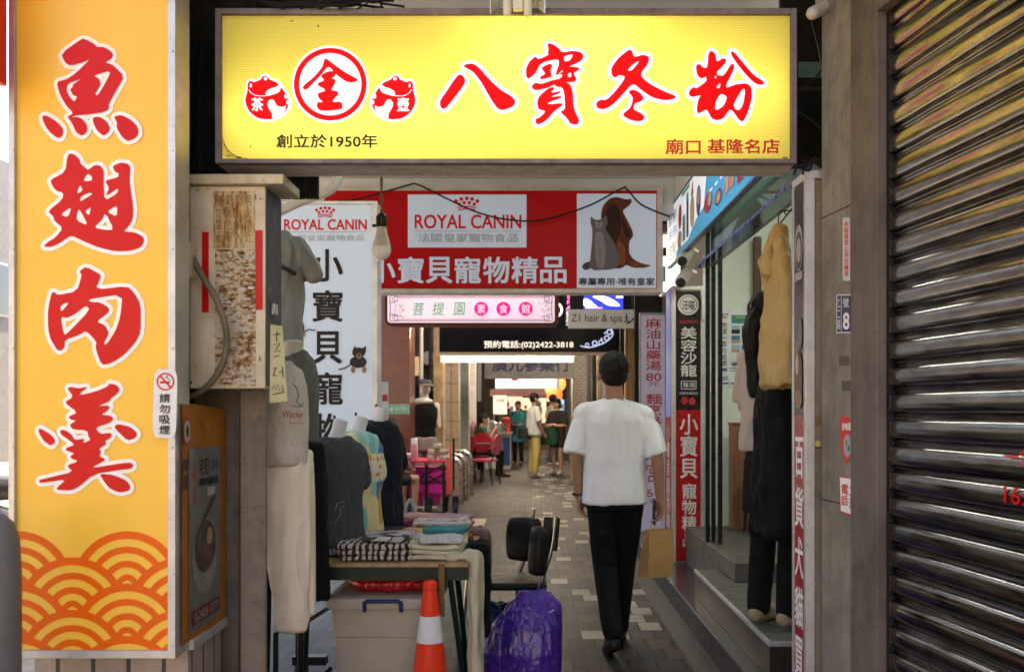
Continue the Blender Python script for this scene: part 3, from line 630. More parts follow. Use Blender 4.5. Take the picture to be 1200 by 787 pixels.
# dark wall and tangled wires in the gaps left and right of the sign
wl = thing('side_wall', 'dark shuttered wall in the gap between the orange sign and the yellow sign', 'wall', (X(240, 3.9), 3.9, 1.5))
mb = MB()
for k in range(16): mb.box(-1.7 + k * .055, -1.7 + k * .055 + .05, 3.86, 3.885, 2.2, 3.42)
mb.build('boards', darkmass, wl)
wire = M('black_wire', (.012, .012, .012), .6)
def wires(label, spans, r=.004, n=1):
    t = None; mb = MB(); rd = random.Random(len(label))
    for sp in spans: mb.tube(crv([P(a, b, y) for a, b, y in sp], 6), rd.uniform(r * .6, r * 1.3), 6)
    o = mb.build('wire_tangle', wire, smooth=True); return tag(o, label, 'wires')
rd = random.Random(2)
sp = [[(225 + rd.uniform(0, 15), 200, 3.55), (232, 150 + rd.uniform(-20, 20), 3.6), (215 + rd.uniform(0, 30), 90, 3.65), (240, 30, 3.6), (260, 2, 3.55)] for _ in range(4)]
sp += [[(210, 120, 3.8), (230, 90 + 10 * k, 3.8), (252, 40 + 20 * k, 3.8)] for k in range(3)]
sp += [[(270 + 8 * k, -8, 3.5 + .02 * k), (310 + 9 * k, 3 + rd.uniform(-4, 4), 3.47), (350 + 14 * k, 8 - rd.uniform(0, 8), 3.47), (400 + 8 * k, rd.uniform(-6, 8), 3.5), (450 + 4 * k, rd.uniform(-10, 10), 3.52)] for k in range(7)]
sp += [[(330 + 22 * k, 11, 3.49), (345 + 22 * k, 2, 3.47), (336 + 25 * k, -9, 3.5)] for k in range(5)]
wires('tangle of black wires over the yellow sign and in the gap to its left', sp)
sp = [[(940, 205 - 6 * k, 3.62), (950 + 3 * k, 190, 3.6), (965, 196 - 3 * k, 3.6), (972, 170 + 4 * k, 3.62)] for k in range(5)] + [[(930, 205, 3.5), (936, 193, 3.5), (948, 200, 3.52), (955, 185, 3.55), (968, 196, 3.58)], [(962, 195, 3.6), (968, 130, 3.6), (962, 70, 3.6), (950, 20, 3.6)], [(934, 105, 3.62), (952, 95, 3.62), (966, 78, 3.62)], [(935, 130, 3.66), (950, 140, 3.66), (968, 155, 3.66)]]
wires('dusty knot of wires between the yellow sign and the stone column', sp, .0035)
dbd = thing('dark_fill_board', 'dark fill board with a small teal window in the gap right of the yellow sign', 'board', (X(955, 4.2), 4.2, Z(196, 4.2)))  # board put in as a dark fill for the gap
box('board', darkmass, X(915, 4.2), X(990, 4.2), 4.2, 4.23, Z(196, 4.2), 3.3, dbd); box('pane', M('teal_pane', (.12, .2, .18), .3), X(936, 4.195), X(966, 4.195), 4.192, 4.199, Z(91, 4.195), Z(73, 4.195), dbd)
box('batten', M('board_batten', (.05, .035, .025), .8), X(930, 4.19), X(975, 4.19), 4.18, 4.19, Z(107, 4.19), Z(103, 4.19), dbd)
# twin-tube lamp fitting in front of the sign's top edge
lf = thing('sign_lamp', 'cream twin tube lamp fitting hanging over the top edge of the yellow sign', 'lamp', P(607, 20, 3.4))
crm = M('lamp_cream', (.7, .66, .52), .4, var=.08, dirt=.2)
for px in (594.5, 618.5): MB().lathe(P(px, 19.5, 3.38), [(.006, 0), (.013, .004), (.0145, .03), (.0145, .3)], 16).build('tube', crm, lf, smooth=True)
MB().box(X(601, 3.38), X(613, 3.38), 3.37, 3.4, Z(12, 3.38), 3.14).build('bracket', crm, lf, bevel=.004)
for s, pa, pb in ((-1, 575, 586), (1, 638, 626)):
    MB().prism([P(pa, 16, 3.36), P(pb, 6, 3.46), P(pb, -90, 3.46), P(pa, -90, 3.36)], (.003 * s, 0, 0)).build('reflector', M('lamp_reflector', (.62, .62, .6), .3, metal=.5), lf)
MB().box(X(572, 3.4), X(641, 3.4), 3.36, 3.98, 3.13, 3.17).build('arm', crm, lf, bevel=.003)
# red sign edge at the far left, high up
rs = box('red_sign', redv, X(-90, 3.0), X(8, 3.12), 3.0, 3.12, Z(86, 3.0), 3.1); tag(rs, 'corner of a red sign left of the tall orange sign', 'sign')
bo = thing('bollard', 'grey round topped post at the foot of the tall orange sign', 'bollard', P(-4, 830, 2.9))
MB().lathe((X(-8, 2.9), 2.9, 0), [(.075, 0), (.075, .9), (.07, 1.0), (.055, 1.05), (.03, 1.075), (.005, 1.08)], 24).build('post', M('bollard_grey', (.16, .15, .15), .5, dirt=.2), bo, smooth=True)
# ------------------------------------------------------------------ right front: roller shutter in its stone surround
tS = Vector((.1211, -.99264, 0)); nS = Vector((-.99264, -.1211, 0)); bS = Vector((1.097, 3.1, 0))
def S(u, o, z): return bS + tS * u + nS * o + Vector((0, 0, z))
def sbox(mb, u0, u1, o0, o1, z0, z1):
    vs = [S(u, o, z) for u in (u0, u1) for o in (o0, o1) for z in (z0, z1)]
    return mb.add(vs, [(0, 1, 3, 2), (4, 6, 7, 5), (0, 4, 5, 1), (2, 3, 7, 6), (0, 2, 6, 4), (1, 5, 7, 3)])
sh = thing('roller_shutter', 'closed shiny steel roller shutter with ribbed slats in a stone surround', 'shutter', S(.6, 0, 0))
def shutter_mat():
    m, nt, b, co = base('shutter_steel'); b.inputs['Metallic'].default_value = 1
    n = noise_n(nt, co, 6, 6, .65, (1, 1, 6)); n2 = noise_n(nt, co, 55, 5, .7)
    out = ramp(nt, n, [(.3, (.12, .105, .095)), (.55, (.24, .225, .21)), (.75, (.34, .33, .315))])
    out = mixrgb(nt, out, (.09, .055, .03), ramp(nt, n2, [(.6, (0, 0, 0)), (.7, (.85, .85, .85))]))
    nt.links.new(out, b.inputs['Base Color'])
    rr = node(nt, 'ShaderNodeMapRange'); nt.links.new(n, rr.inputs[0]); rr.inputs[1].default_value = .3; rr.inputs[2].default_value = .75; rr.inputs[3].default_value = .09; rr.inputs[4].default_value = .24; nt.links.new(rr.outputs[0], b.inputs['Roughness'])
    bump(nt, b, noise_n(nt, co, 2.5, 1, .5), .05, .01); return m
prof = [(0, 0), (.004, .003), (.005, .0065), (.003, .0095), (-.002, .0105), (-.001, .012), (.009, .0135), (.0128, .019), (.0152, .027), (.0163, .036), (.0165, .043), (.0160, .052), (.0142, .061), (.0112, .068), (.003, .0725), (-.002, .0735), (-.001, .077)]
us = [0.009] + [.05 + .1 * k for k in range(26)]; mb = MB(); N = 33; rdS = random.Random(8)
jit = [[rdS.gauss(0, .0007) for u in us] for k in range(N)]; lean = [rdS.gauss(0, .0011) for k in range(N)]
rows = [(o - .03, k * .08 + z, k) for k in range(N) for o, z in prof]
mb.add([S(u, o + jit[k][j] + lean[k] * ((z - k * .08) / .04 - 1), z + .0012 * math.sin(u * 2.1 + k * .7)) for o, z, k in rows for j, u in enumerate(us)], [(i * len(us) + j, i * len(us) + j + 1, (i + 1) * len(us) + j + 1, (i + 1) * len(us) + j) for i in range(len(rows) - 1) for j in range(len(us) - 1)])
cur = mb.build('curtain', shutter_mat(), sh, smooth=True, fix=False, sharp=48)
mb = MB()
for k in range(N): sbox(mb, .009, .02, -.029, -.0135, k * .08 + .018, k * .08 + .066)
mb.build('slat_clips', M('clip_metal', (.07, .06, .055), .5, metal=.6, dirt=.3), sh, bevel=.003)
mb = MB(); sbox(mb, -.0035, .006, -.075, -.012, 0, 2.619); mb.build('guide_rail', M('rail_dark', (.03, .028, .026), .5, metal=.5), sh)
f = Flat(lambda u, z: S(u, -.0125, z), nS, .002)
f.text('一堂', .618, 1.285, .745, 1.245, redv, bold=.03).build('shutter_lettering', sh)
f = Flat(lambda u, z: S(u, -.0125, z), nS, .002); f.text('16:00', .618, 1.192, .79, 1.148, redv, bold=.02).build('opening_hours', sh)
box_m = M('surround_stone', (.15, .12, .1), .7, var=.35, scale=5, bmp=.2, dirt=.45, dirtcol='#2c231c')
mb = MB(); sbox(mb, -.19, -.004, -.12, .02, 0, 2.78); sbox(mb, -.0039, 2.6, -.12, .019, 2.62, 2.78)
mb.build('surround', box_m, sh, bevel=.004)
mb = MB(); sbox(mb, -.0035, 2.62, -.3, -.09, 0, 2.9); mb.build('back', darkmass, sh)
rb = thing('corner_building', 'rendered wall of the corner building above the roller shutter', 'building', S(1, -.5, 0))
mb = MB(); sbox(mb, -.19, 3.4, -3, -.0, 2.785, 9); sbox(mb, 2.62, 3.4, -3, 0, 0, 2.78); mb.build('wall', stone, rb)
gc = thing('stone_column', 'grey stone column with stickers between the shutter and the narrow lightbox', 'column', S(-.33, 0, 0))
mb = MB(); sbox(mb, -.46, -.195, -.3, .004, 0, 3.8); mb.build('shaft', M('column_stone', (.25, .215, .17), .75, var=.35, scale=4, bmp=.25, dirt=.4, dirtcol='#2c2620'), gc, bevel=.006)
for zz in (1.06, 2.06): 
    mb = MB(); sbox(mb, -.461, -.194, -.2, .0045, zz, zz + .004); mb.build('joint', darkmass, gc)
def upx(px): # where a pixel column meets the column face
    s = (px - CX) / F; return (s * 3.1 - 1.097) / (.1211 + s * .99264)
def colmap(px, py):
    u = upx(px); p = S(u, .004, 0); return Vector((p.x, p.y, Z(py, p.y)))
navy = M('plate_navy', (.012, .018, .075), .35, var=.1)
def sticker(name, label, cat, draw, d=.0012):
    f = Flat(colmap, nS, d); draw(f); o = f.mb.build(name, f.mats, None, fix=False); return tag(o, label, cat)
def d1(f):
    f.rect(982, 345, 999.5, 390, whitev).rect(982.7, 346, 998.9, 389, navy).text('仁二路', 983.3, 349, 986.6, 386, whitev, vertical=True).rect(987.6, 347, 988.1, 388, whitev).text('8', 990, 366, 997.5, 386, whitev, bold=.03).text('號', 990, 349, 997, 360, whitev)
sticker('number_plate', 'navy house number plate with a white 8 on the grey column', 'plate', d1)
def d2(f):
    f.rect(989.3, 255, 997.8, 329, M('label_white', (.6, .58, .55), .5, dirt=.2)).text('本騎樓禁止停放機車', 991, 259, 996.3, 324, redv, vertical=True, bold=.02)
sticker('notice_strip', 'narrow white strip with red vertical characters high on the grey column', 'sticker', d2)
def d3(f):
    o = [(985.5, 488), (993, 486), (1000, 493), (1002, 512), (1000, 532), (995, 544), (990, 538), (986.5, 520), (986, 505)]
    f.poly(o, redv, round_=2).text('好味道', 988.5, 495, 999, 504, whitev, bold=.03).ell(995, 522, 4.6, 14, pw).ell(995, 522, 3.6, 11.5, M('pale_teal', (.3, .42, .42), .5)).ell(993.8, 519, 1.4, 4, M('bun_brown', (.36, .17, .06), .5)).ell(996.8, 525, 1, 3, pk)
sticker('round_sticker', 'red teardrop shaped sticker with a pale oval on the grey column', 'sticker', d3)
def d4(f):
    f.poly([(985.3, 557), (1009, 560), (1009.5, 608), (986.5, 600)], redv).poly([(986, 559), (1008.2, 562), (1008.6, 605.5), (987.2, 598)], whitev)
    f.text('電話', 987.5, 567, 996, 592, redv, bold=.03, vertical=True).text('二公', 997, 570, 1002, 596, redv, vertical=True, bold=.02).text('休', 1002.3, 570, 1007.3, 600, redv, bold=.03)
sticker('paper_notice', 'square white notice with red characters low on the grey column', 'sticker', d4)
tsc = M('tape_scrap', (.12, .1, .085), .8)
sticker('tape_scrap', 'upper grey tape patch below the navy number plate', 'tape', lambda f: f.rect(985, 417, 997, 428, tsc))
sticker('tape_scrap', 'lower grey tape patch above the red teardrop sticker', 'tape', lambda f: f.rect(988, 446, 998, 458, tsc))
cc = thing('wall_camera', 'white bullet camera on the wall high above the stone column', 'camera', P(965, 8, 3.55))
MB().cap(P(952, 16, 3.42), .022, P(978, 3, 3.6), .024, 14).build('body', M('camera_white', (.5, .48, .45), .5, dirt=.2), cc, smooth=True)
tube('bracket', alu, [P(976, 4, 3.58), P(986, 2, 3.6), P(988, -10, 3.62)], .01, cc)

# ------------------------------------------------------------------ narrow lightbox beside the column, shop behind it
XL = .996
lb = thing('narrow_lightbox', 'narrow pavement lightbox with a red lower face and white vertical characters', 'sign', (XL + .07, 3.69, 0))
ya, yb_ = 3.6, 3.785; zt_ = 2.215
beige = M('beige_case', (.25, .2, .145), .75, var=.2, dirt=.4, bmp=.15)
box('case', beige, XL + .004, XL + .165, ya + .002, yb_ - .002, .002, zt_ - .004, lb)
mb = MB().box(XL - .004, XL + .03, ya - .006, ya + .022, 0, zt_).box(XL - .004, XL + .03, yb_ - .022, yb_, 0, zt_).box(XL - .0035, XL + .168, ya - .005, yb_ - .001, zt_, zt_ + .03)
mb.build('frame', alu, lb, bevel=.002)
mpl, nl = sideL(XL)
f = Flat(mpl, nl, .0, up=True)
# y runs from far (left in view) to near (right in view)
f.rect(yb_ - .024, .01, ya + .024, 1.36, M('sign_crimson', (.36, .012, .016), .3, var=.08)).rect(yb_ - .024, 1.361, ya + .024, zt_ - .01, M('sign_dark', (.018, .014, .014), .3))
for k, ch in enumerate('百貨犬貓買賣'):
    zz = 1.28 - k * .185; f.text(ch, yb_ - .035, zz, ya + .038, zz - .15, whitev, bold=.025)
ymid = (ya + yb_) / 2
f.ell(ymid, 1.98, .055, .085, pw).ell(ymid, 1.97, .045, .07, M('logo_dark', (.07, .06, .055), .5)).ell(ymid, 1.97, .03, .045, pw).rect(yb_ - .04, 1.86, ya + .04, 1.89, pw)
f.ell(ymid, 1.5, .05, .1, M('print_brown', (.16, .07, .035), .5)).ell(ymid + .02, 1.55, .02, .04, pw).ell(ymid - .02, 1.66, .03, .06, M('print_grey', (.16, .15, .15), .5)).ell(ymid, 1.42, .05, .035, M('print_tan', (.3, .18, .09), .5))
f.build('face', lb)
Flat(lambda a, b: P(a, b, ya + .0015), (0, -1, 0), .001).rect(950, 516, 961, 523, M('yellow_sticker', (.55, .45, .12), .5)).rect(951, 488, 962, 499, M('brown_patch', (.2, .12, .06), .7)).rect(948, 523.5, 985, 524.8, darkmass).build('side_marks', lb)

step_top = M('step_slab', (.1, .1, .085), .45, var=.3, scale=5, dirt=.3, dirtcol='#40382c')
st_ = thing('shop_step', 'grey slab step with dark riser and metal edge before the shop door', 'step', (1.5, 5.5, .157))
box('riser', M('riser_granite', (.036, .027, .024), .35, var=.4, scale=40), 1.08, 1.94, 4.5, 6.55, .157, .318, st_)
box('tread', step_top, 1.088, 1.94, 4.508, 6.55, .319, .331, st_)
MB().box(1.074, 1.09, 4.494, 6.55, .312, .334).box(1.0901, 1.94, 4.494, 4.507, .312, .334).build('edge_trim', alu, st_, bevel=.002)
struct(MB().box(1.24, 2.5, 6.551, 8.0, .158, .448).box(1.24, 1.9399, 6.05, 6.5505, .333, .448).build('shop_floor', [step_top], bevel=.004))

wallp = M('shop_wall_pale', (.6, .66, .6), .45, var=.06, dirt=.08)
sw = thing('pet_shop', 'pale walled pet shop entrance with black door posts and glass above', 'shop', (1.8, 7, 0))
box('wall', wallp, 1.4, 2.6, 8.0, 8.1, .15, 3.3, sw)
box('side_wall', wallp, 2.5, 2.6, 3.98, 7.999, .15, 3.3, sw)
box('front_pier', darkmass, 1.17, 2.499, 3.9, 3.975, 0.0, 3.3, sw)
blk = M('black_frame', (.02, .02, .022), .3, metal=.3); glassm = None
def glass(name, tint=(.8, .95, .9), rough=.02):
    if name in MATS: return MATS[name]
    m, nt, b, co = base(name); nt.nodes.remove(b); o = nt.nodes['Material Output']
    t = node(nt, 'ShaderNodeBsdfTransparent'); t.inputs[0].default_value = (*tint, 1); g = node(nt, 'ShaderNodeBsdfGlossy'); g.inputs['Roughness'].default_value = rough
    fr = node(nt, 'ShaderNodeFresnel'); fr.inputs[0].default_value = 1.5; mr = node(nt, 'ShaderNodeMapRange'); nt.links.new(fr.outputs[0], mr.inputs[0]); mr.inputs[3].default_value = .05; mr.inputs[4].default_value = .8
    mx = node(nt, 'ShaderNodeMixShader'); nt.links.new(mr.outputs[0], mx.inputs[0]); nt.links.new(t.outputs[0], mx.inputs[1]); nt.links.new(g.outputs[0], mx.inputs[2]); nt.links.new(mx.outputs[0], o.inputs[0])
    MATS[name] = m; return m
mb = MB()
for yy, xx in ((7.02, 1.235), (7.02, 1.275), (6.9, 1.30)): mb.box(xx, xx + .028, yy, yy + .03, .45, 3.3)
mb.build('door_posts', blk, sw)
mb = MB().box(1.244, 1.284, 3.98, 7.0, 2.385, 2.425); mb.build('transom_bar', blk, sw)
box('transom_glass', glass('shop_glass'), 1.262, 1.268, 3.98, 7.0, 2.426, 3.0, sw)
mb = MB().box(1.15, 1.24, 3.98, 7.0, 2.372, 2.38); mb.build('ledge_glass', glass('ledge_glass', (.6, .75, .8), .1), sw)
MB().box(1.146, 1.15, 3.98, 7.0, 2.368, 2.384).build('ledge_edge', M('ledge_blue', (.08, .09, .3), .3), sw)
box('lintel', wallp, 1.2, 1.3, 3.98, 8.5, 3.05, 3.3, sw)
lt = thing('shop_lamp', 'white tube lamp on the ceiling of the pet shop entrance', 'lamp', (2.07, 5.22, 3.2))
box('tube', E('tube_cool', (.9, 1, .95), 62), 1.75, 2.4, 5.2, 5.24, 3.2, 3.25, lt); box('base', crm, 1.73, 2.42, 5.16, 5.28, 3.251, 3.318, lt)
# pale door leaf, a green glow put into its colour, at the right of the alcove
box('door_leaf', M('door_green', (.5, .62, .5), .4), 1.83, 2.2, 7.9, 7.94, .449, 2.75, sw); box('door_stile', M('door_stile', (.1, .045, .03), .5), 1.775, 1.815, 7.88, 7.95, .449, 2.75, sw)
MB().box(1.36, 1.39, 7.9, 7.93, 2.1, 2.28).build('handle', alu, sw)
ps = thing('travel_poster', 'white poster with vertical Japanese title and small photos on the shop wall', 'poster', P(863, 452, 7.99))
f = Flat(lambda a, b: P(a, b, 7.995), (0, -1, 0), .002)
pwh = M('poster_paper', (.62, .68, .7), .5); pbl = M('poster_blue', (.06, .16, .3), .5); pte = M('poster_teal', (.05, .2, .2), .5); psk = M('poster_sky', (.25, .42, .55), .5); psd = M('poster_sand', (.4, .3, .2), .5)
f.rect(842, 361, 888, 453, pwh).text('2027', 844.5, 367, 853, 373, pk, bold=.02).text('地球一周の船旅', 844, 377, 852, 429, pk, vertical=True, bold=.02)
f.rect(857, 369, 886, 379, pte).rect(862, 370, 884, 373, M('aurora', (.15, .4, .12), .5)).rect(857, 381, 867, 391, psk).rect(857, 386, 867, 391, pk).rect(869, 381, 886, 391, pte).rect(857, 393, 867, 402, pbl).rect(857, 398, 867, 402, psd).rect(869, 393, 886, 402, psk).rect(857, 404, 867, 413, psk).rect(857, 409, 867, 413, psd).rect(869, 404, 886, 413, pbl).poly([(855, 425), (886, 416), (886, 424), (858, 429)], pw).poly([(857, 426), (886, 421), (886, 424), (858, 429)], pbl)
f.rect(845, 431, 852, 435, pbl).rect(854, 431, 866, 432, pk).rect(854, 434, 866, 434.6, pk).rect(868, 431, 884, 435, psd).text('30周年', 845, 440, 853, 446, pk).rect(845, 448, 854, 450, pbl).rect(856, 448, 880, 450, pbl)
f.build('print', ps)
box('sheet', pwh, X(842, 7.996), X(888, 7.996), 7.9965, 7.999, Z(453, 7.996), Z(361, 7.996), ps)
def wood(name, c=(.2, .085, .04), sc=9):
    if name in MATS: return MATS[name]
    m, nt, b, co = base(name); n = noise_n(nt, co, sc, 6, .6, (6, 6, .5))
    nt.links.new(ramp(nt, n, [(.3, tuple(x * .55 for x in c)), (.55, c), (.75, tuple(x * 1.5 for x in c))]), b.inputs['Base Color']); b.inputs['Roughness'].default_value = .45; bump(nt, b, n, .15, .003); MATS[name] = m; return m
wp = thing('wooden_post', 'reddish brown wooden board standing by the shop wall under the poster', 'board', (X(865, 7.75), 7.75, .449))
box('board', wood('red_wood'), X(856, 7.75), X(876, 7.75), 7.7, 7.82, .449, Z(497, 7.75), wp, bevel=.004); box('top_cap', wood('red_wood'), X(855, 7.75), X(877, 7.75), 7.69, 7.83, Z(497, 7.75) + .001, Z(495.5, 7.75) + .004, wp)
st2 = thing('stool', 'black legged stool half hidden behind the standing woman', 'stool', (X(884, 7.5), 7.5, .449))
mb = MB()
for dx, dy in ((-.13, -.13), (.13, -.13), (-.13, .13), (.13, .13)): MB().tube([(X(884, 7.5) + .08 + dx, 7.5 + dy, .449), (X(884, 7.5) + .08 + dx * .8, 7.5 + dy * .8, .85)], .014, 8).build('leg', blk, st2)
MB().lathe((X(884, 7.5) + .08, 7.5, .851), [(.16, 0), (.17, .02), (.16, .04), (.0, .045)], 20).build('seat', blk, st2, smooth=True)

# menu banner over the shop front
mbn = thing('menu_banner', 'long white and blue banner with dessert pictures over the shop front', 'banner', (1.2, 7, 2.6))
XB = 1.2; ybn0, ybn1, zb0, zb1 = 5.2, 8.75, 2.63, 3.0
MB().box(XB + .002, XB + .03, ybn0, ybn1, zb0, zb1 + .1).build('board', M('banner_back', (.3, .3, .3), .6), mbn)
mpb, nb = sideL(XB); f = Flat(mpb, nb, 0)
zt2 = zb1 + .1
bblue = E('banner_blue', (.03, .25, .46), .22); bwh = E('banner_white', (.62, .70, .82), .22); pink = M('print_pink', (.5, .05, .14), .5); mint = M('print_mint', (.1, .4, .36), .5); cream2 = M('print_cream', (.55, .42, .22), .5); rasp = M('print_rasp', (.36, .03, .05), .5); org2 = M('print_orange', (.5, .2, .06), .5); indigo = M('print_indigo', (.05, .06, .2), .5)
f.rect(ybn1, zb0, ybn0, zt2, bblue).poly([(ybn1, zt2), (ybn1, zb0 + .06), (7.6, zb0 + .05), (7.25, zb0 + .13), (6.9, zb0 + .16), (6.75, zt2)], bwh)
for k in range(3): f.text(('新鮮', '手作', '甜點')[k], 8.66, zt2 - .05 - k * .13, 8.2, zt2 - .15 - k * .13, (indigo, bblue, mint)[k], bold=.02)
f.ell(8.0, 2.93, .09, .1, pink, 20).ell(8.02, 2.74, .09, .08, org2).ell(7.95, 2.75, .05, .05, pw).rect(7.86, 2.70, 7.72, 2.9, mint).rect(7.86, 2.9, 7.72, 3.02, bwh).rect(7.66, 2.7, 7.56, 2.98, indigo).rect(7.66, 2.98, 7.56, 3.04, mint)
f.poly([(7.9, 3.06), (7.5, 3.06), (7.5, 3.09), (7.9, 3.09)], mint).ell(7.38, 2.85, .1, .12, cream2).poly([(7.44, 2.97), (7.32, 2.97), (7.36, 3.09)], org2).ell(7.1, 2.87, .09, .11, indigo).ell(7.1, 2.9, .06, .06, pw)
low = lambda z: 2.625 + (z - 2.63) * .5
_mp = f.mp; f.mp = lambda y, z: _mp(y, low(z))
f.ell(6.72, 2.93, .15, .13, rasp).ell(6.66, 2.95, .07, .08, pw).ell(6.78, 2.88, .05, .05, pink).ell(6.35, 2.85, .12, .1, indigo).ell(6.35, 2.85, .09, .075, org2).ell(6.35, 2.85, .05, .04, pw)
for a in (6.14, 5.98): f.poly([(a, 2.76), (a - .12, 2.8), (a - .14, 3.0), (a - .02, 2.96)], M('print_salmon', (.5, .22, .14), .5))
f.rect(5.76, 2.74, 5.6, 2.96, rasp).ell(5.68, 2.87, .06, .06, org2).rect(5.54, 2.74, 5.42, 2.96, org2).ell(5.48, 2.85, .04, .05, pw).ell(5.31, 2.85, .06, .1, indigo)
for k in range(5): f.rect(5.9 + k * .18, 3.03, 5.8 + k * .18, 3.06, bwh)
f.mp = _mp
f.build('print', mbn)
MB().box(XB - .004, XB + .034, ybn0, ybn1, zb0 - .014, zb0 - .001).box(XB - .004, XB + .034, ybn0, ybn1, zt2 + .001, zt2 + .02).build('frame', M('banner_edge', (.1, .11, .2), .4), mbn)
# two small cameras under the banner
for k, (a, b) in enumerate(((803, 300), (801, 325))):
    c = thing('security_camera', ('upper' if k == 0 else 'lower') + ' of two white security cameras under the menu banner', 'camera', P(a, b, 7.9), 'security cameras by the shop sign')
    MB().cap(P(a + 4, b - 6, 8.0), .045, P(a - 3, b + 5, 7.7), .05, 14).build('body', M('camera_white', (.5, .48, .45), .5), c, smooth=True)
    MB().lathe(P(a - 3.4, b + 6, 7.655), [(.038, 0), (.03, .006), (.0, .008)], 14, (-.1, -1, -.3)).build('lens', pk, c)
    tube('arm', alu, [P(a + 4, b - 6, 8.0), P(a + 9, b - 9, 8.1), P(a + 14, b - 6, 8.3)], .015, c)
# the black and red shop sign standing on the platform
YB = 7.97
bs = thing('standing_sign', 'tall black and red standing sign with white characters for pet grooming', 'sign', (X(806, YB), YB, .156))
xs0, xs1, zs1 = X(787, YB), X(826, YB), Z(335, YB)
box('case', M('sign_grey', (.3, .3, .31), .5, metal=.3, dirt=.2), xs0 + .004, xs1 - .004, YB + .006, YB + .33, .157, zs1, bs)
MB().box(xs0, X(792, YB), YB - .01, YB + .03, .157, zs1).box(X(821, YB), xs1, YB - .01, YB + .03, .157, zs1).box(X(792, YB), X(821, YB), YB - .009, YB + .03, zs1 - .03, zs1).build('frame', alu, bs, bevel=.003)
f = Flat(lambda a, b: P(a, b, YB), (0, -1, 0), .002)
f.rect(792, 341, 821, 480, M('sign_dark', (.018, .014, .014), .3)).rect(792, 480, 821, 657, M('sign_crimson', (.36, .012, .016), .3))
wv = M('lit_white', (.62, .62, .62), .4)
f.ell(806.5, 357, 12.5, 12, wv).ring(806.5, 357, 9.5, 10.2, pk, 24).text('汪喵', 799, 352, 814, 363, pk, bold=.02).text('專業寵物美容', 796, 375, 818, 379, rasp).text('美容沙龍', 797.5, 383, 816.5, 441, wv, vertical=True, bold=.02)
f.rect(798, 446, 816, 456, wv).rect(798.8, 446.8, 815.2, 455.2, M('sign_dark')).text('專用', 800, 448, 814, 454, wv).text('洗澡剪毛美容造型', 796, 459, 818, 462, wv).ell(802, 469, 4, 4.5, rasp).ell(811, 470, 4, 4.5, rasp)
f.text('小寶貝', 796.5, 485, 818, 560, wv, vertical=True, bold=.02).text('寵物精品', 799, 566, 816, 640, wv, vertical=True, bold=.02).build('face', bs)
f = Flat(lambda y, z: Vector((xs0, y, z)), (-1, 0, 0), .002)
f.rect(YB + .31, .18, YB + .04, 1.32, M('sign_crimson')).rect(YB + .31, 1.321, YB + .04, zs1 - .02, E('sign_blue_lit', (.2, .28, .75), .05)).text('小寶貝寵物精品', YB + .27, 1.27, YB + .08, .25, wv, vertical=True, bold=.02)
f.build('side_face', bs)
# price sign further in
YP = 10.0
pn = thing('price_sign', 'tall lavender white sign with red vertical soup names and prices', 'sign', (X(765, YP), YP, 0))
box('case', M('price_case', (.2, .2, .24), .5), X(750, YP), X(781, YP), YP + .006, YP + .1, .157, Z(366, YP), pn)
f = Flat(lambda a, b: P(a, b, YP), (0, -1, 0), .002)
lav = E('lavender_lit', (.34, .32, .44), .06); f.rect(751, 369, 779, 622, lav)
rt = M('price_red', (.28, .012, .02), .5)
f.text('麻油山藥湯', 756.5, 373, 775, 434, rt, vertical=True, bold=.02).text('80', 757, 437, 775, 446, rt, bold=.02).text('元', 759, 447, 773, 452, rt).text('麵烹番', 757, 461, 776, 500, rt, vertical=True, bold=.02).text('70', 758, 506, 776, 516, rt).text('元宮', 757, 519, 776, 565, rt, vertical=True).text('60', 757, 572, 776, 582, rt).text('元', 759, 584, 774, 590, rt)
f.build('face', pn)
# lit and dark box signs above the shop front
ds = thing('oval_sign', 'black and white sign with rounded end behind the menu banner', 'sign', (1.2, 9.1, 2.95))
box('case', pk, X(774, 9.1), X(812, 9.1), 9.1, 9.3, Z(258, 9.1), Z(196, 9.1), ds)
f = Flat(lambda a, b: P(a, b, 9.098), (0, -1, 0), .001); f.poly([(776, 198), (784, 198), (790, 230), (791, 256), (785, 254), (778, 225)], wv, round_=1).text('茶飲', 779, 202, 787, 245, pk, vertical=True).poly([(792, 200), (808, 200), (806, 225), (793, 248)], M('sign_brown', (.06, .04, .03), .4)).text('咖啡', 795, 204, 804, 232, wv, vertical=True)
f.build('face', ds)
ws = thing('white_light_box', 'bright white lit box sign in the gap left of the menu banner', 'sign', (X(784, 9), 9, 2.2))
box('case', alu, X(776, 9.2), X(798, 9.2), 9.2, 9.4, Z(345, 9.2), Z(272, 9.2), ws); f = Flat(lambda a, b: P(a, b, 9.198), (0, -1, 0), .001); f.rect(777, 275, 797, 342, E('cool_white_lit', (.75, .95, .95), .55)).rect(777, 290, 781, 300, pk).rect(777, 312, 780, 330, mint).build('face', ws)
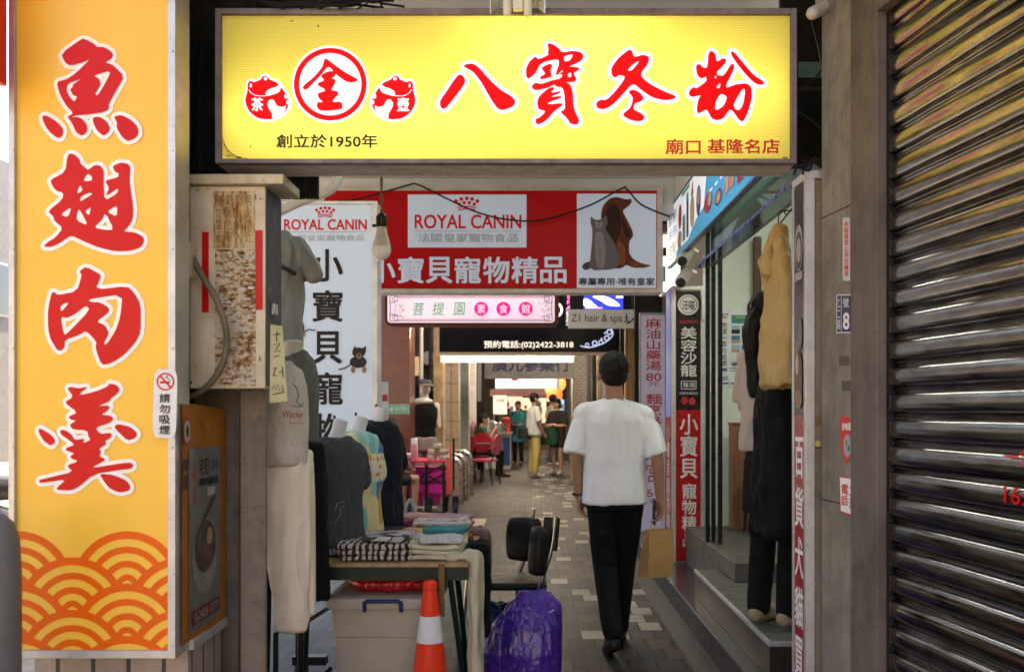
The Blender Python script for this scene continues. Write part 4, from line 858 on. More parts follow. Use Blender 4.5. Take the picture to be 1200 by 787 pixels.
# ------------------------------------------------------------------ signs hanging inside the arcade
rc = E('brand_red', (.42, .006, .01), .12); gry = M('ink_grey', (.36, .37, .38), .5)
def crown(f, cx, cy, w, mat):          # five balls over a curved band
    s = w / 30
    for k in range(5):
        a = (k - 2) / 2
        f.ell(cx + a * 12.5 * s, cy - 8 * s + abs(a) ** 2 * 3.2 * s, 2.3 * s, 2.3 * s, mat, 14)
    for k in range(4):
        a = (k - 1.5) / 1.5
        f.ell(cx + a * 8.8 * s, cy - 3 * s + abs(a) ** 2 * 1.8 * s, 2.1 * s, 2.1 * s, mat, 14)
    for dy, ww in ((1.5, 11), (4.2, 10)): f.stroke([(cx - ww * s, cy + dy * s + 1.5 * s), (cx, cy + dy * s), (cx + ww * s, cy + dy * s + 1.5 * s)], 1.5 * s, mat, 5)
YW = 7.0
vs_ = thing('vertical_pet_sign', 'tall white pet shop sign with black vertical characters behind the hanging clothes', 'sign', (X(386, YW), YW, .5))
wlit = E('cool_sign_face', (.46, .56, .68), .1)
xw0, xw1, zw0, zw1 = X(318, YW), X(441.5, YW), .55, Z(236, YW)
box('case', M('white_case', (.6, .6, .6), .4, dirt=.15), xw0, xw1, YW + .004, YW + .22, zw0, zw1, vs_, bevel=.004)
MB().box(xw1 - .03, xw1 + .004, YW - .012, YW + .0035, zw0, zw1).box(xw0, xw1 - .0301, YW - .0118, YW + .0035, zw1 - .02, zw1).build('frame', M('white_trim', (.7, .7, .7), .35, dirt=.15), vs_)
for x in (xw0 + .08, xw1 - .12): MB().box(x, x + .04, YW + .08, YW + .12, 0, zw0 + .02).build('leg', blk, vs_)
f = Flat(lambda a, b: P(a, b, YW), (0, -1, 0), .0005); f.d = .001
f.rect(319, 240, 436.5, 610, wlit)
crown(f, 381, 250, 24, rc); f.text('ROYAL CANIN', 333, 257, 430, 269.5, rc, bold=.03).rect(332, 271.5, 430, 272.3, gry)
f.text('法國皇家寵物食品', 337, 275, 427, 282.5, gry, bold=.0)
for ch, (a, b, c_, d) in zip('小寶貝寵物精品', ((365, 292, 402, 330), (366, 340, 402, 377), (367, 388, 401, 426), (366, 436, 402, 474), (366, 484, 402, 522), (366, 532, 402, 570), (366, 580, 402, 606))): f.text(ch, a, b, c_, d, M('char_dark', (.016, .012, .012), .5), bold=.03)
# printed puppies
pdk = M('puppy_dark', (.03, .028, .03), .6); ptn = M('puppy_tan', (.3, .16, .09), .6)
f.ell(420, 424, 10, 7, pdk).ell(420.5, 413, 7.5, 6, pdk).poly([(413, 411), (416, 405), (419, 410)], pdk).poly([(422, 410), (429, 405), (429, 413)], pdk).ell(421, 417, 3.4, 3.4, ptn).ell(421, 416, 1.5, 1.2, pk).ell(414, 433, 2.6, 4, ptn).ell(427, 433, 2.6, 4, ptn).stroke([(411, 427), (405, 431), (397, 433)], 1.6, pdk)
f.ell(353, 350, 5, 5, ptn).ell(352, 385, 5, 9, pdk).ell(354, 392, 4, 4, ptn).stroke([(355, 390), (362, 386), (370, 387)], 1.4, pdk)
f.build('face', vs_)
# roll-up stand just behind it
ru = thing('banner_stand', 'narrow white banner stand at the right edge of the tall white sign', 'banner', (X(447, 8.6), 8.6, 0))
box('sheet', M('stand_sheet', (.45, .47, .48), .5), X(441, 8.6), X(455, 8.6), 8.6, 8.605, Z(585, 8.6), Z(447, 8.6), ru)
f = Flat(lambda a, b: P(a, b, 8.6), (0, -1, 0), .001); f.rect(448, 462, 454, 470, rasp).rect(448, 485, 453.5, 560, psd).rect(442, 470, 446, 540, psk)
for k in range(6): f.ell(451, 490 + k * 9, 1.5, 2.5, cream2)
f.build('print', ru); box('base', alu, X(440, 8.6), X(457, 8.6), 8.52, 8.7, 0, .06, ru); tube('pole', alu, [(X(448, 8.6), 8.62, .06), (X(448, 8.6), 8.62, Z(449, 8.6))], .01, ru)

YR = 8.3
rbn = thing('red_pet_sign', 'wide red pet shop sign with white characters and a cat and dog picture', 'sign', (X(590, YR), YR, Z(343, YR)))
brd = E('banner_red', (.32, .004, .006), .08); bwhite = E('banner_white_lit', (.42, .52, .66), .12)
box('case', M('white_case'), X(380, YR), X(776, YR), YR + .004, YR + .2, Z(343, YR), Z(221, YR), rbn)
MB().box(X(770, YR), X(776, YR), YR - .012, YR + .0035, Z(343, YR), Z(221, YR)).box(X(380, YR), X(770, YR), YR - .0118, YR + .0035, Z(343, YR), Z(338.5, YR)).box(X(380, YR), X(770, YR), YR - .0118, YR + .0035, Z(223.5, YR), Z(221, YR)).build('frame', M('sign_cream_frame', (.55, .52, .47), .45, dirt=.2), rbn)
for xh in (-1.2, 0, .9): box('hanger', alu, xh, xh + .03, YR + .08, YR + .11, Z(221, YR), 3.319, rbn)
f = Flat(lambda a, b: P(a, b, YR), (0, -1, 0), .001)
f.rect(380, 223.5, 770, 338.5, brd).rect(478, 228, 617, 290, bwhite).rect(676, 227, 769, 337.5, bwhite)
crown(f, 547, 240.5, 30, rc); f.text('ROYAL CANIN', 486, 251.5, 611, 268, rc, bold=.03).rect(485, 270.5, 611, 271.2, gry).text('法國皇家寵物食品', 490, 273.5, 607, 284, gry, bold=.01)
for k, ch in enumerate('小寶貝寵物精品'): f.text(ch, 432.5 + k * 33.4, 301, 463.5 + k * 33.4, 332, bwhite, bold=.03)
# the printed pets
d0 = M('dog_red', (.12, .03, .012), .6); d1_ = M('dog_dark', (.035, .012, .008), .6); d2_ = M('dog_light', (.22, .065, .02), .6); cg = M('cat_grey', (.13, .125, .14), .6); cg2 = M('cat_light', (.24, .23, .25), .6); cg3 = M('cat_dark', (.05, .048, .055), .6)
f.poly([(704, 250), (707, 240), (715, 232), (724, 231), (733, 234), (740, 233), (740, 238), (734, 244), (729, 247), (735, 258), (741, 270), (742, 277), (737, 283), (737, 297), (742, 304), (752, 309), (764, 311), (755, 314), (742, 314), (734, 310), (728, 315), (712, 314), (708, 300), (705, 275)], d0, round_=2)
f.poly([(716, 238), (724, 242), (728, 256), (727, 276), (719, 288), (711, 282), (708, 262), (710, 247)], d1_, round_=2).poly([(728, 252), (738, 272), (739, 280), (731, 276)], d1_, round_=1).poly([(724, 280), (733, 290), (733, 309), (726, 312), (722, 300)], d2_, round_=2).poly([(736, 305), (752, 310), (763, 311), (742, 313)], d2_, round_=1).ell(733, 236, 1, .8, pk)
f.poly([(682, 315), (683, 309), (692, 306), (694, 312), (688, 317)], cg3, round_=2)
f.poly([(692, 253), (697, 258), (704, 257.5), (711, 252), (712, 262), (709, 268), (717, 280), (724, 294), (727, 308), (720, 316), (690, 317), (692, 300), (694, 280), (694, 268), (692, 262)], cg, round_=1)
f.poly([(697, 272), (706, 272), (710, 290), (708, 314), (700, 315), (697, 296)], cg2, round_=2).ell(701.5, 264.5, 4.2, 3.2, cg2).ell(698.7, 261.3, 1, 1.1, cream2).ell(705, 261.3, 1, 1.1, cream2).stroke([(703, 290), (703, 315)], .7, cg3).ell(701.7, 264.3, .8, .6, cg3)
f.text('專屬專用‧唯有皇家', 678, 325.5, 767, 334.5, M('char_dark'), bold=.03)
f.build('face', rbn)
cbl = MB().tube(crv([P(330, 236, 8.2), P(400, 236, 8.2), P(440, 228, 8.2), P(478, 217, 8.22), P(490, 216.5, 8.22), P(520, 231, 8.2), P(560, 249, 8.2), P(600, 258, 8.2), P(640, 257, 8.2), P(690, 241, 8.2), P(728, 221, 8.22), P(735, 222, 8.22), P(752, 240, 8.2), P(785, 254, 8.25)], 6), .0075, 6).build('sagging_cable', wire, smooth=True); tag(cbl, 'thin black cable sagging across the red pet shop sign', 'cable')

YBo = 9.6
bd = thing('vegetarian_sign', 'pale lit vegetarian restaurant sign with rounded corners and green and magenta characters', 'sign', (X(552, YBo), YBo, Z(381, YBo)))
mrn = M('maroon_frame', (.09, .02, .02), .4)
def rrect(x0, y0, x1, y1, r, k=6):
    o = []
    for cx_, cy_, a0 in ((x1 - r, y1 - r, 0), (x0 + r, y1 - r, 90), (x0 + r, y0 + r, 180), (x1 - r, y0 + r, 270)):
        for j in range(k + 1): a = R(a0 + 90 * j / k); o.append((cx_ + r * math.cos(a), cy_ + r * math.sin(a)))
    return o
MB().prism([P(a, b, YBo) for a, b in rrect(451, 342, 655, 381.5, 7)], (0, .2, 0)).build('case', mrn, bd, bevel=.006)
for a in (480, 625): box('hanger', blk, X(a, YBo), X(a, YBo) + .03, YBo + .08, YBo + .11, Z(343, YBo), 3.319, bd)
f = Flat(lambda a, b: P(a, b, YBo), (0, -1, 0), .002)
vlit = E('pale_pink_lit', (.72, .64, .80), .26); mag = E('magenta_print', (.62, .01, .22), .35); grn = E('green_print', (.02, .3, .13), .2); mrl = M('maroon_line', (.25, .02, .05), .4)
f.poly(rrect(454, 345, 650, 378, 4), vlit)
f.rect(462, 347, 644, 347.9, mrl).rect(462, 375, 644, 375.9, mrl).rect(457, 352, 457.8, 371, mrl).rect(646.2, 352, 647, 371, mrl).rect(466, 349, 640, 349.4, mag).rect(466, 373.6, 640, 374, mag)
for sx_ in (0, 1):
    for sy in (0, 1):
        q = lambda a, b: ((457 + a) if not sx_ else (647 - a), (347 + b) if not sy else (376 - b))
        for pts in ([(0, 0), (9, 0), (9, 6), (3, 6), (3, 2.5), (6, 2.5)], [(0, 0), (0, 8), (6, 8), (6, 4)]): f.stroke([q(a, b) for a, b in pts], .8, mrl)
dotm = M('pink_dots', (.6, .42, .5), .5)
rd = random.Random(3)
for _ in range(26): f.ell(rd.uniform(460, 474), rd.uniform(357, 372), .9, .8, dotm, 8).ell(rd.uniform(630, 645), rd.uniform(352, 372), .9, .8, dotm, 8)
for ch, a, mt in (('菩', 484, grn), ('提', 507, grn), ('園', 532, grn)): f.text(ch, a, 354.5, a + 13.5, 369.5, mt, bold=.0, shear=.12)
for ch, a in (('素', 564), ('食', 590), ('館', 616)): f.ell(a, 362, 8.2, 8.2, mag).text(ch, a - 5, 356.5, a + 5, 367.5, vlit, bold=.01)
f.build('face', bd)

YK = 12.0
bk = thing('black_phone_sign', 'wide black salon sign with white telephone number and scroll ornament', 'sign', (X(616, YK), YK, Z(415, YK)))
box('case', M('sign_navy_black', (.012, .012, .018), .12, var=.2), X(515, YK), X(726, YK), YK, YK + .25, Z(412.5, YK), Z(345, YK), bk)
for a in (540, 700): box('hanger', blk, X(a, YK), X(a, YK) + .03, YK + .08, YK + .11, Z(345, YK), 3.319, bk)
MB().box(X(512, YK), X(515, YK), YK - .02, YK + .03, Z(416, YK), Z(345, YK)).box(X(512, YK), X(728, YK), YK - .0195, YK + .03, Z(416, YK), Z(412.5, YK)).build('frame', M('tan_frame', (.5, .4, .32), .4), bk)
f = Flat(lambda a, b: P(a, b, YK), (0, -1, 0), .002); lwm = E('letter_lit', (.9, .88, .84), .35); lbl = E('ornament_lit', (.5, .62, .95), .3)
f.text('預約電話:(02)2422-3818', 567, 399, 672, 409, lwm, bold=.02).build('phone_number', bk)
f = Flat(lambda a, b: P(a, b, YK), (0, -1, 0), .002)
for a, b, r in ((688, 404, 2.6), (697, 402, 3.4), (704, 401, 3), (711, 396, 3.4), (714, 389, 3.6), (712, 382, 2.8)): f.ring(a, b, r * .55, r, lbl, 20)
f.stroke([(680, 405), (690, 407), (702, 404), (712, 399), (718, 392), (716, 384), (712, 379)], 1.5, lbl, 6).ell(705, 397, 1.2, 1.2, lbl).ell(709, 390, 1.2, 1.2, lbl)
f.build('lettering', bk)
f = Flat(lambda a, b: P(a, b, YK), (0, -1, 0), .002); f.ring(650, 363, 7, 9.5, E('white_lit', (1, 1, 1), .9), 24, R(-60), R(60)).build('ring_mark', bk)
nl_ = thing('neon_column', 'short pink and white neon lettering on the black salon sign', 'neon', P(667, 381, 11.95))
f = Flat(lambda a, b: P(a, b, 11.93), (0, -1, 0), .002); f.text('SPA', 663, 345, 670, 363, E('neon_pink', (1, .15, .55), 1.0), vertical=True, bold=.03).text('髮型', 663, 364, 670, 381, lwm, vertical=True, bold=.02).build('letters', nl_)
box('back', blk, X(662, 11.95), X(671, 11.95), 11.94, 11.985, Z(381, 11.95), Z(344, 11.95), nl_)
led = thing('led_screen', 'black LED screen showing blue and white waves above the grey hair salon sign', 'screen', P(706, 365, 11.3))
box('case', blk, X(668, 11.3), X(743, 11.3), 11.3, 11.45, Z(366, 11.3), Z(343, 11.3), led)
for a in (680, 735): box('hanger', blk, X(a, 11.3), X(a, 11.3) + .03, 11.35, 11.38, Z(343, 11.3), 3.319, led)
f = Flat(lambda a, b: P(a, b, 11.3), (0, -1, 0), .002); f.rect(684, 346, 730, 362, E('led_blue', (.02, .04, .75), .7)); lwh = E('led_white', (.8, .88, 1), 1.4)
f.poly([(684, 349), (691, 351), (698, 358), (702, 361), (684, 360)], lwh, round_=2).poly([(692, 347), (709, 346.5), (722, 353), (728, 359), (712, 358), (704, 352)], lwh, round_=2).rect(722, 347, 730, 349, lwh).rect(686, 360, 706, 361.5, E('led_pink', (.9, .3, .8), .8)).build('picture', led)
YZ = 10.8
zh = thing('hair_salon_sign', 'small grey sign reading hair and spa with a stair figure', 'sign', P(706, 384, YZ))
box('board', E('grey_board_lit', (.44, .45, .44), .05), X(666, YZ), X(747, YZ), YZ, YZ + .06, Z(384.5, YZ), Z(362.5, YZ), zh, bevel=.004)
for a in (672, 741): box('hanger', blk, X(a, YZ), X(a, YZ) + .012, YZ + .02, YZ + .032, Z(362.5, YZ), 3.319, zh)
f = Flat(lambda a, b: P(a, b, YZ), (0, -1, 0), .002)
f.text('Z1 hair & spa', 669.5, 368, 729, 379.5, M('ink_black')).poly([(732, 379), (734, 379), (736.5, 376), (739, 376), (741, 373.5), (743.5, 371), (744, 373.5), (740, 377), (736, 379.5)], pk).ell(734.2, 369, 1.1, 1.1, pk).stroke([(734.2, 370), (734, 374.5), (732, 378)], 1.4, pk).stroke([(734, 374), (736, 377)], 1.2, pk).stroke([(732, 372), (734, 371), (736.5, 373)], .9, pk).build('print', zh)
# strip light, grey sign and green sign further in
YT = 13.5
stl = thing('strip_light', 'long yellowish strip light under the black salon sign', 'lamp', P(592, 425, YT))
box('tube', E('strip_green', (.93, 1, .72), 1.5), X(517, YT), X(672, YT), YT, YT + .06, Z(424, YT), Z(417.5, YT), stl)
box('tray', crm, X(515, YT), X(674, YT), YT - .01, YT + .08, Z(417, YT), Z(415.5, YT), stl)
for a in (530, 660): box('hanger', blk, X(a, YT), X(a, YT) + .02, YT + .02, YT + .04, Z(416, YT), 3.319, stl)
YG = 17
gs = thing('herb_shop_sign', 'grey sign of a herbal medicine shop with dark characters, half covered by the strip light', 'sign', P(618, 444, YG))
box('board', M('herb_grey', (.1, .097, .097), .6), X(568, YG), X(672, YG), YG, YG + .1, Z(443.5, YG), Z(412, YG), gs)
for a in (575, 665): box('hanger', blk, X(a, YG), X(a, YG) + .03, YG + .03, YG + .06, Z(412, YG), 3.319, gs)
f = Flat(lambda a, b: P(a, b, YG), (0, -1, 0), .002); f.text('廣元蔘藥行', 577, 416, 668, 435.5, M('herb_ink', (.012, .014, .045), .5), bold=.035).text('2423-4643', 605, 437, 641, 442.5, M('ink_grey2', (.08, .08, .1), .5), bold=.02).build('lettering', gs)
YH = 21
gr = thing('green_lit_sign', 'bright green and white lit sign far down the arcade', 'sign', P(615, 455, YH))
box('case', alu, X(580, YH), X(656, YH), YH, YH + .2, Z(455.5, YH), Z(441, YH), gr)
for a in (590, 648): box('hanger', blk, X(a, YH), X(a, YH) + .03, YH + .03, YH + .06, Z(441, YH), 3.319, gr)
f = Flat(lambda a, b: P(a, b, YH), (0, -1, 0), .003); f.rect(581, 442, 652, 450, E('white_lit', (1, 1, 1), .9)).rect(581, 447.5, 652, 454.5, E('green_lit', (.25, .9, .45), 1.0)).text('素食小吃麵點', 596, 443, 640, 449, E('blue_letters', (.1, .3, .8), .4)).rect(600, 443.5, 607, 446, redv).build('face', gr)
# ceiling tubes
for k, (x, y) in enumerate(((.1, 5.9), (-.62, 9.6), (-.35, 12.6), (.45, 15.5), (-.3, 19), (.3, 22.5), (-.3, 27), (.3, 33))):
    t = thing('ceiling_lamp', 'white tube lamp on the arcade ceiling, number %d counted from the entrance' % (k + 1), 'lamp', (x, y, 3.2), 'tube lamps on the arcade ceiling')
    t['label'] = 'white tube lamp hidden on the arcade ceiling behind the hanging signs'
    box('tube', E('tube_near', (.84, .94, 1), 24) if y < 10 else E('tube_warm', (1, .9, .78), 170), x - .02, x + .02, y - .6, y + .6, 3.215, 3.25, t); box('tray', crm, x - .07, x + .07, y - .65, y + .65, 3.252, 3.318, t)
# bare bulb on its cord
lbk = thing('light_bulb', 'white light bulb hanging on a twisted brown cord', 'bulb', P(447, 304, 4.4))
bx, by = X(447, 4.4), 4.4
MB().lathe((bx, by, Z(304.5, by)), [(.002, 0), (.022, .004), (.036, .018), (.043, .038), (.042, .056)], 24).build('globe', M('bulb_opal', (.8, .8, .78), .25, var=.02), lbk, smooth=True)
MB().lathe((bx, by, Z(304.5, by) + .0563), [(.042, 0), (.036, .03), (.027, .055), (.023, .085), (.022, .09)], 24).build('neck', M('bulb_neck', (.6, .58, .5), .35, dirt=.15), lbk, smooth=True)
MB().lathe((bx, by, Z(267, by)), [(.021, 0), (.024, .005), (.024, .05), (.012, .065)], 16).build('socket', blk, lbk, smooth=True); MB().box(bx - .04, bx - .015, by - .008, by + .008, Z(266, by), Z(263, by)).build('knob', blk, lbk)
mb = MB()
for ph in (0, math.pi): mb.tube([(bx + .004 * math.cos(k * .9 + ph), by + .004 * math.sin(k * .9 + ph), Z(252, by) + k * .02) for k in range(int((3.3 - Z(252, by)) / .02) + 2)], .0035, 5)
mb.build('cord', M('cord_brown', (.22, .13, .07), .7), lbk, smooth=True)
pp = tag(MB().tube(crv([P(300, 262, 6.2), P(348, 238, 6.2), P(380, 226, 6.2), P(392, 217, 6.2), P(398, 200, 6.2)]), .03, 10).build('white_pipe', M('pvc_pipe', (.5, .5, .46), .4, dirt=.2), smooth=True), 'bent white pipe above the tall white pet shop sign', 'pipe')
bw = box('upper_brick_wall', brickmat('dark_brick', (.05, .022, .018), (.035, .016, .014), (.02, .015, .014), .22, .07, .008, .6), -2.28, X(426, 9.0), 9.0, 9.1, 2.3, 3.319); tag(bw, 'dark brick wall piece above the tall white sign', 'wall')
# ------------------------------------------------------------------ people
def rotz(a): return Matrix.Rotation(a, 4, 'Z')
def hand(mb, w, d, side, curl=.5, s=1.0, grip=None):
    """palm, four fingers and a thumb; d: down the hand, side: towards the thumb"""
    w = Vector(w); d = Vector(d).normalized(); side = Vector(side); side = (side - d * side.dot(d)).normalized(); pn = d.cross(side)
    if grip is not None and pn.dot(Vector(grip)) < 0: pn = -pn
    for k in range(4):
        o = side * (.024 - k * .016) * s
        mb.cap(w + o * .5, .014 * s, w + o + d * (.078 - .006 * k) * s, .0115 * s, 8)
        kn = w + o + d * (.08 - .006 * k) * s; L = (.042, .047, .044, .034)[k] * s
        d1 = (d * math.cos(curl) + pn * math.sin(curl)).normalized(); d2 = (d * math.cos(curl * 2.1) + pn * math.sin(curl * 2.1)).normalized()
        p1 = kn + d1 * L; p2 = p1 + d2 * L * .75
        mb.cap(kn, .0095 * s, p1, .0088 * s, 8); mb.cap(p1, .0088 * s, p2, .007 * s, 8)
    t0 = w + side * .02 * s + d * .02 * s; t1 = t0 + (side * .7 + d * .7 + pn * .2).normalized() * .035 * s; t2 = t1 + (d * .85 + side * .2 + pn * .45).normalized() * .032 * s
    mb.cap(t0, .014 * s, t1, .011 * s, 8); mb.cap(t1, .011 * s, t2, .0085 * s, 8)
SK = {}
def skin(name, c):
    return M('skin_' + name, c, .5, var=.08, scale=20)
hairm = M('black_hair', (.008, .007, .006), .62, var=.4, scale=60, stretch=(3, 3, .4))
BASE = dict(pelvis=(0, 0, .93), chest=(0, 0, 1.26), neck=(0, -.012, 1.44), head=(0, .012, 1.605),
            sL=(-.172, -.01, 1.378), sR=(.172, -.01, 1.378), eL=(-.225, -.02, 1.12), eR=(.225, -.02, 1.12), wL=(-.235, .05, .88), wR=(.235, .05, .88),
            hL=(-.085, 0, .9), hR=(.085, 0, .9), kL=(-.09, .015, .49), kR=(.09, .015, .49), aL=(-.09, -.02, .085), aR=(.09, -.02, .085), tL=(-.105, .15, .03), tR=(.105, .15, .03))
def person(label, loc, heading, h=1.72, pose=None, skin_m=None, top=None, sleeve='short', bottom=None, kind='pants', shoes=None, hair='short', voxel=.008, hem=.86, loose=1.0, curl=.4, group=None, build=1.0, hair_m=None, long_top=0, sit=False, thumbs=None):
    t = thing('person', label, 'person', loc, group); s = h / 1.72; J = dict(BASE); J.update(pose or {})
    Mx = Matrix.Translation(Vector(loc)) @ rotz(heading)
    p = {k: Mx @ (Vector(v) * s) for k, v in J.items()}; fwd = (Mx.to_3x3() @ Vector((0, 1, 0))); rt = (Mx.to_3x3() @ Vector((1, 0, 0))); up = Vector((0, 0, 1))
    rotm = Mx.to_3x3().normalized()
    b = build * s
    def tloft(mb, secs):
        # sections: (height fraction along pelvis->neck axis, rx, ry)
        a, c, e = p['pelvis'], p['chest'], p['neck']; ss = []
        lo = []
        for z, rx, ry in secs:
            zz = z
            if zz <= 1.26: q = a + (c - a) * ((zz - .93) / .33)
            else: q = c + (e - c) * ((zz - 1.26) / .18)
            lo.append((q, rx * b, ry * b))
        vs = []; seg = 24
        for q, rx, ry in lo:
            for k in range(seg):
                an = 2 * math.pi * k / seg; ca, sa = math.cos(an), math.sin(an)
                vs.append(q + rt * (rx * math.copysign(abs(ca) ** .85, ca)) + fwd * (ry * math.copysign(abs(sa) ** .85, sa)))
        n = len(lo); fs = [(i * seg + k, i * seg + (k + 1) % seg, (i + 1) * seg + (k + 1) % seg, (i + 1) * seg + k) for i in range(n - 1) for k in range(seg)] + [tuple(range(seg))[::-1], tuple((n - 1) * seg + k for k in range(seg))]
        mb.add(vs, fs)
    # body
    mb = MB(); tloft(mb, [(.84, .14, .1), (.93, .155, .11), (1.08, .125, .09), (1.25, .155, .108), (1.36, .165, .095), (1.42, .11, .075), (1.45, .06, .055)])
    for q in 'LR':
        mb.cap(p['neck'] - up * .03 * s, .05 * s, p['s' + q], .052 * s); mb.cap(p['s' + q], .05 * s, p['e' + q], .038 * s); mb.cap(p['e' + q], .038 * s, p['w' + q], .026 * s)
        mb.cap(p['h' + q], .082 * s, p['k' + q], .054 * s); mb.cap(p['k' + q], .054 * s, p['a' + q], .038 * s); mb.cap(p['a' + q], .04 * s, p['t' + q] + up * .006 * s, .03 * s); mb.cap(p['a' + q] - fwd * .03 * s - up * .035 * s, .036 * s, p['t' + q], .03 * s)
        dd = p['w' + q] - p['e' + q]; dh = dd.normalized()
        th = (thumbs or {}).get(q); th = (rotm @ Vector(th)) if th else fwd
        hand(mb, p['w' + q] + dh * .01, dh, th, curl, s, grip=(-rt if q == 'R' else rt))
    hd = p['head']; mb.cap(p['neck'] - up * .02, .056 * s, hd - up * .05 * s - fwd * .012 * s, .05 * s)
    mb.ell(hd + up * .015 * s - fwd * .012 * s, (.075 * s, .092 * s, .1 * s), rotm); mb.ell(hd + fwd * .03 * s - up * .05 * s, (.056 * s, .058 * s, .062 * s), rotm); mb.ell(hd + fwd * .018 * s - up * .008 * s, (.066 * s, .075 * s, .08 * s), rotm)
    mb.cap(hd + fwd * .084 * s + up * .012 * s, .009 * s, hd + fwd * .099 * s - up * .02 * s, .0125 * s)
    for q in (-1, 1): mb.ell(hd + rt * q * .084 * s - fwd * .006 * s - up * .014 * s, (.013 * s, .022 * s, .034 * s), rotm)
    o = blob('body', mb, skin_m, t, voxel, 3)
    # face details
    lip = M('lips', (.3, .09, .075), .45)
    for q in (-1, 1): MB().ell(hd + rt * q * .03 * s + fwd * .086 * s + up * .012 * s, (.012 * s, .006 * s, .006 * s), rotm, 8, 6).build('eye', M('eye_dark', (.02, .015, .012), .2), t, smooth=True)
    for q in (-1, 1): MB().cap(hd + rt * q * .018 * s + fwd * .088 * s + up * .034 * s, .004 * s, hd + rt * q * .046 * s + fwd * .08 * s + up * .036 * s, .003 * s, 6).build('eyebrow', hairm, t)
    MB().ell(hd + fwd * .084 * s - up * .052 * s, (.021 * s, .008 * s, .006 * s), rotm, 8, 6).build('mouth', lip, t, smooth=True)
    # hair
    mb = MB(); mb.ell(hd + up * .032 * s - fwd * .018 * s, (.088 * s, .102 * s, .099 * s), rotm); mb.ell(hd - fwd * .042 * s - up * .012 * s, (.076 * s, .064 * s, .07 * s), rotm)
    mb.cap(hd + up * .085 * s + fwd * .055 * s + rt * .03 * s, .025 * s, hd + up * .08 * s + fwd * .06 * s - rt * .04 * s, .025 * s)
    if hair == 'bun': mb.ell(hd - fwd * .1 * s + up * .03 * s, .04 * s)
    if hair == 'tail':
        pts = crv([hd - fwd * .09 * s - up * .02 * s, hd - fwd * .13 * s - up * .12 * s, hd - fwd * .115 * s - up * .26 * s, hd - fwd * .12 * s - up * .4 * s], 4)
        for i in range(len(pts) - 1): q = i / (len(pts) - 1); mb.cap(pts[i], (.062 - .02 * abs(q - .25)) * s * (1 - .25 * q), pts[i + 1], (.062 - .02 * abs(q - .25)) * s * (1 - .28 * q), 10)
    if hair == 'bob':
        for q in (-1, 1): mb.cap(hd + rt * q * .068 * s + up * .02 * s - fwd * .01 * s, .035 * s, hd + rt * q * .072 * s - up * .09 * s - fwd * .02 * s, .028 * s)
    blob('hair', mb, hair_m or hairm, t, max(.005, voxel * .7), 1, .0035 if hair == 'short' else .008, 75 if hair == 'short' else 45, (1, 1, .35 if hair == 'short' else .2))
    # top
    L = loose
    mb = MB(); secs = [(hem, .180 * L, .134 * L), (hem + .02, .181 * L, .135 * L), (1.05, .174 * L, .13 * L), (1.22, .176 * L, .124), (1.33, .176, .118), (1.39, .14, .1), (1.425, .09, .078), (1.447, .066, .066)]
    tloft(mb, secs)
    for q in 'LR':
        mb.cap(p['neck'] - up * .028 * s, .06 * s, p['s' + q] - up * .002 * s, .056 * s)
        e = p['e' + q]; sh_ = p['s' + q]
        if sleeve == 'short': sq = 1 if q == 'R' else -1; dn_ = (e - sh_); mb.tube([sh_ - up * .02 * s - rt * sq * .02 * s, sh_ + dn_ * .25 - up * .01 * s, sh_ + dn_ * .55, sh_ + dn_ * .92], [.055 * s, .06 * s, .063 * s, .068 * s], 18); mb.cap(sh_ - up * .045 * s - rt * sq * .03 * s, .054 * s, sh_ + dn_ * .5 - rt * sq * .035 * s, .056 * s); 
        elif sleeve == 'long': mb.cap(sh_, .066 * s, e, .052 * s); mb.cap(e, .052 * s, p['w' + q], .042 * s)
        else: mb.cap(sh_, .06 * s, sh_ + (e - sh_) * .2, .058 * s)
    blob('top', mb, top, t, voxel, 9, .0065 * s, 6.5, (1.3, 1.3, .5), fold=True)
    if kind in ('pants', 'wide', 'shorts'):
        wdt = 1.0 if kind != 'wide' else 1.28
        mb = MB(); tloft(mb, [(.83, .158, .115), (.93, .166, .12), (1.0, .15, .112)])
        for q in 'LR':
            k_, a_ = p['k' + q], p['a' + q]
            if kind == 'shorts': mb.cap(p['h' + q], .094 * s, p['h' + q] + (k_ - p['h' + q]) * .55, .09 * s)
            else: mb.cap(p['h' + q], .092 * s, k_, .07 * s * wdt); mb.cap(k_, .07 * s * wdt, a_ + up * .03 * s * (0 if sit else 1), .06 * s * wdt)
        blob('trousers' if kind != 'shorts' else 'shorts', mb, bottom, t, voxel, 4, .006 * s, 10, (1, 1, .3))
    elif kind == 'skirt':
        mb = MB(); tloft(mb, [(long_top, .2, .15), (long_top + .1, .2, .15), (.85, .18, .13), (1.0, .15, .112)]); blob('skirt', mb, bottom, t, voxel, 4, .008, 10, (1, 1, .15))
    for q in 'LR':
        mb = MB(); a_, e_ = p['a' + q], p['t' + q]; f2 = (e_ - a_); f2.z = 0; f2.normalize() if f2.length > 1e-4 else None
        dn = (e_ - a_).normalized()
        mb.cap(a_ - f2 * .03 * s - up * .035 * s, .042 * s, e_ + f2 * .01, .036 * s); mb.cap(a_ - up * .01 * s, .045 * s, (a_ + e_) / 2, .04 * s)
        blob('shoe', mb, shoes, t, max(.006, voxel * .8), 2)
    return t, p, fwd, rt
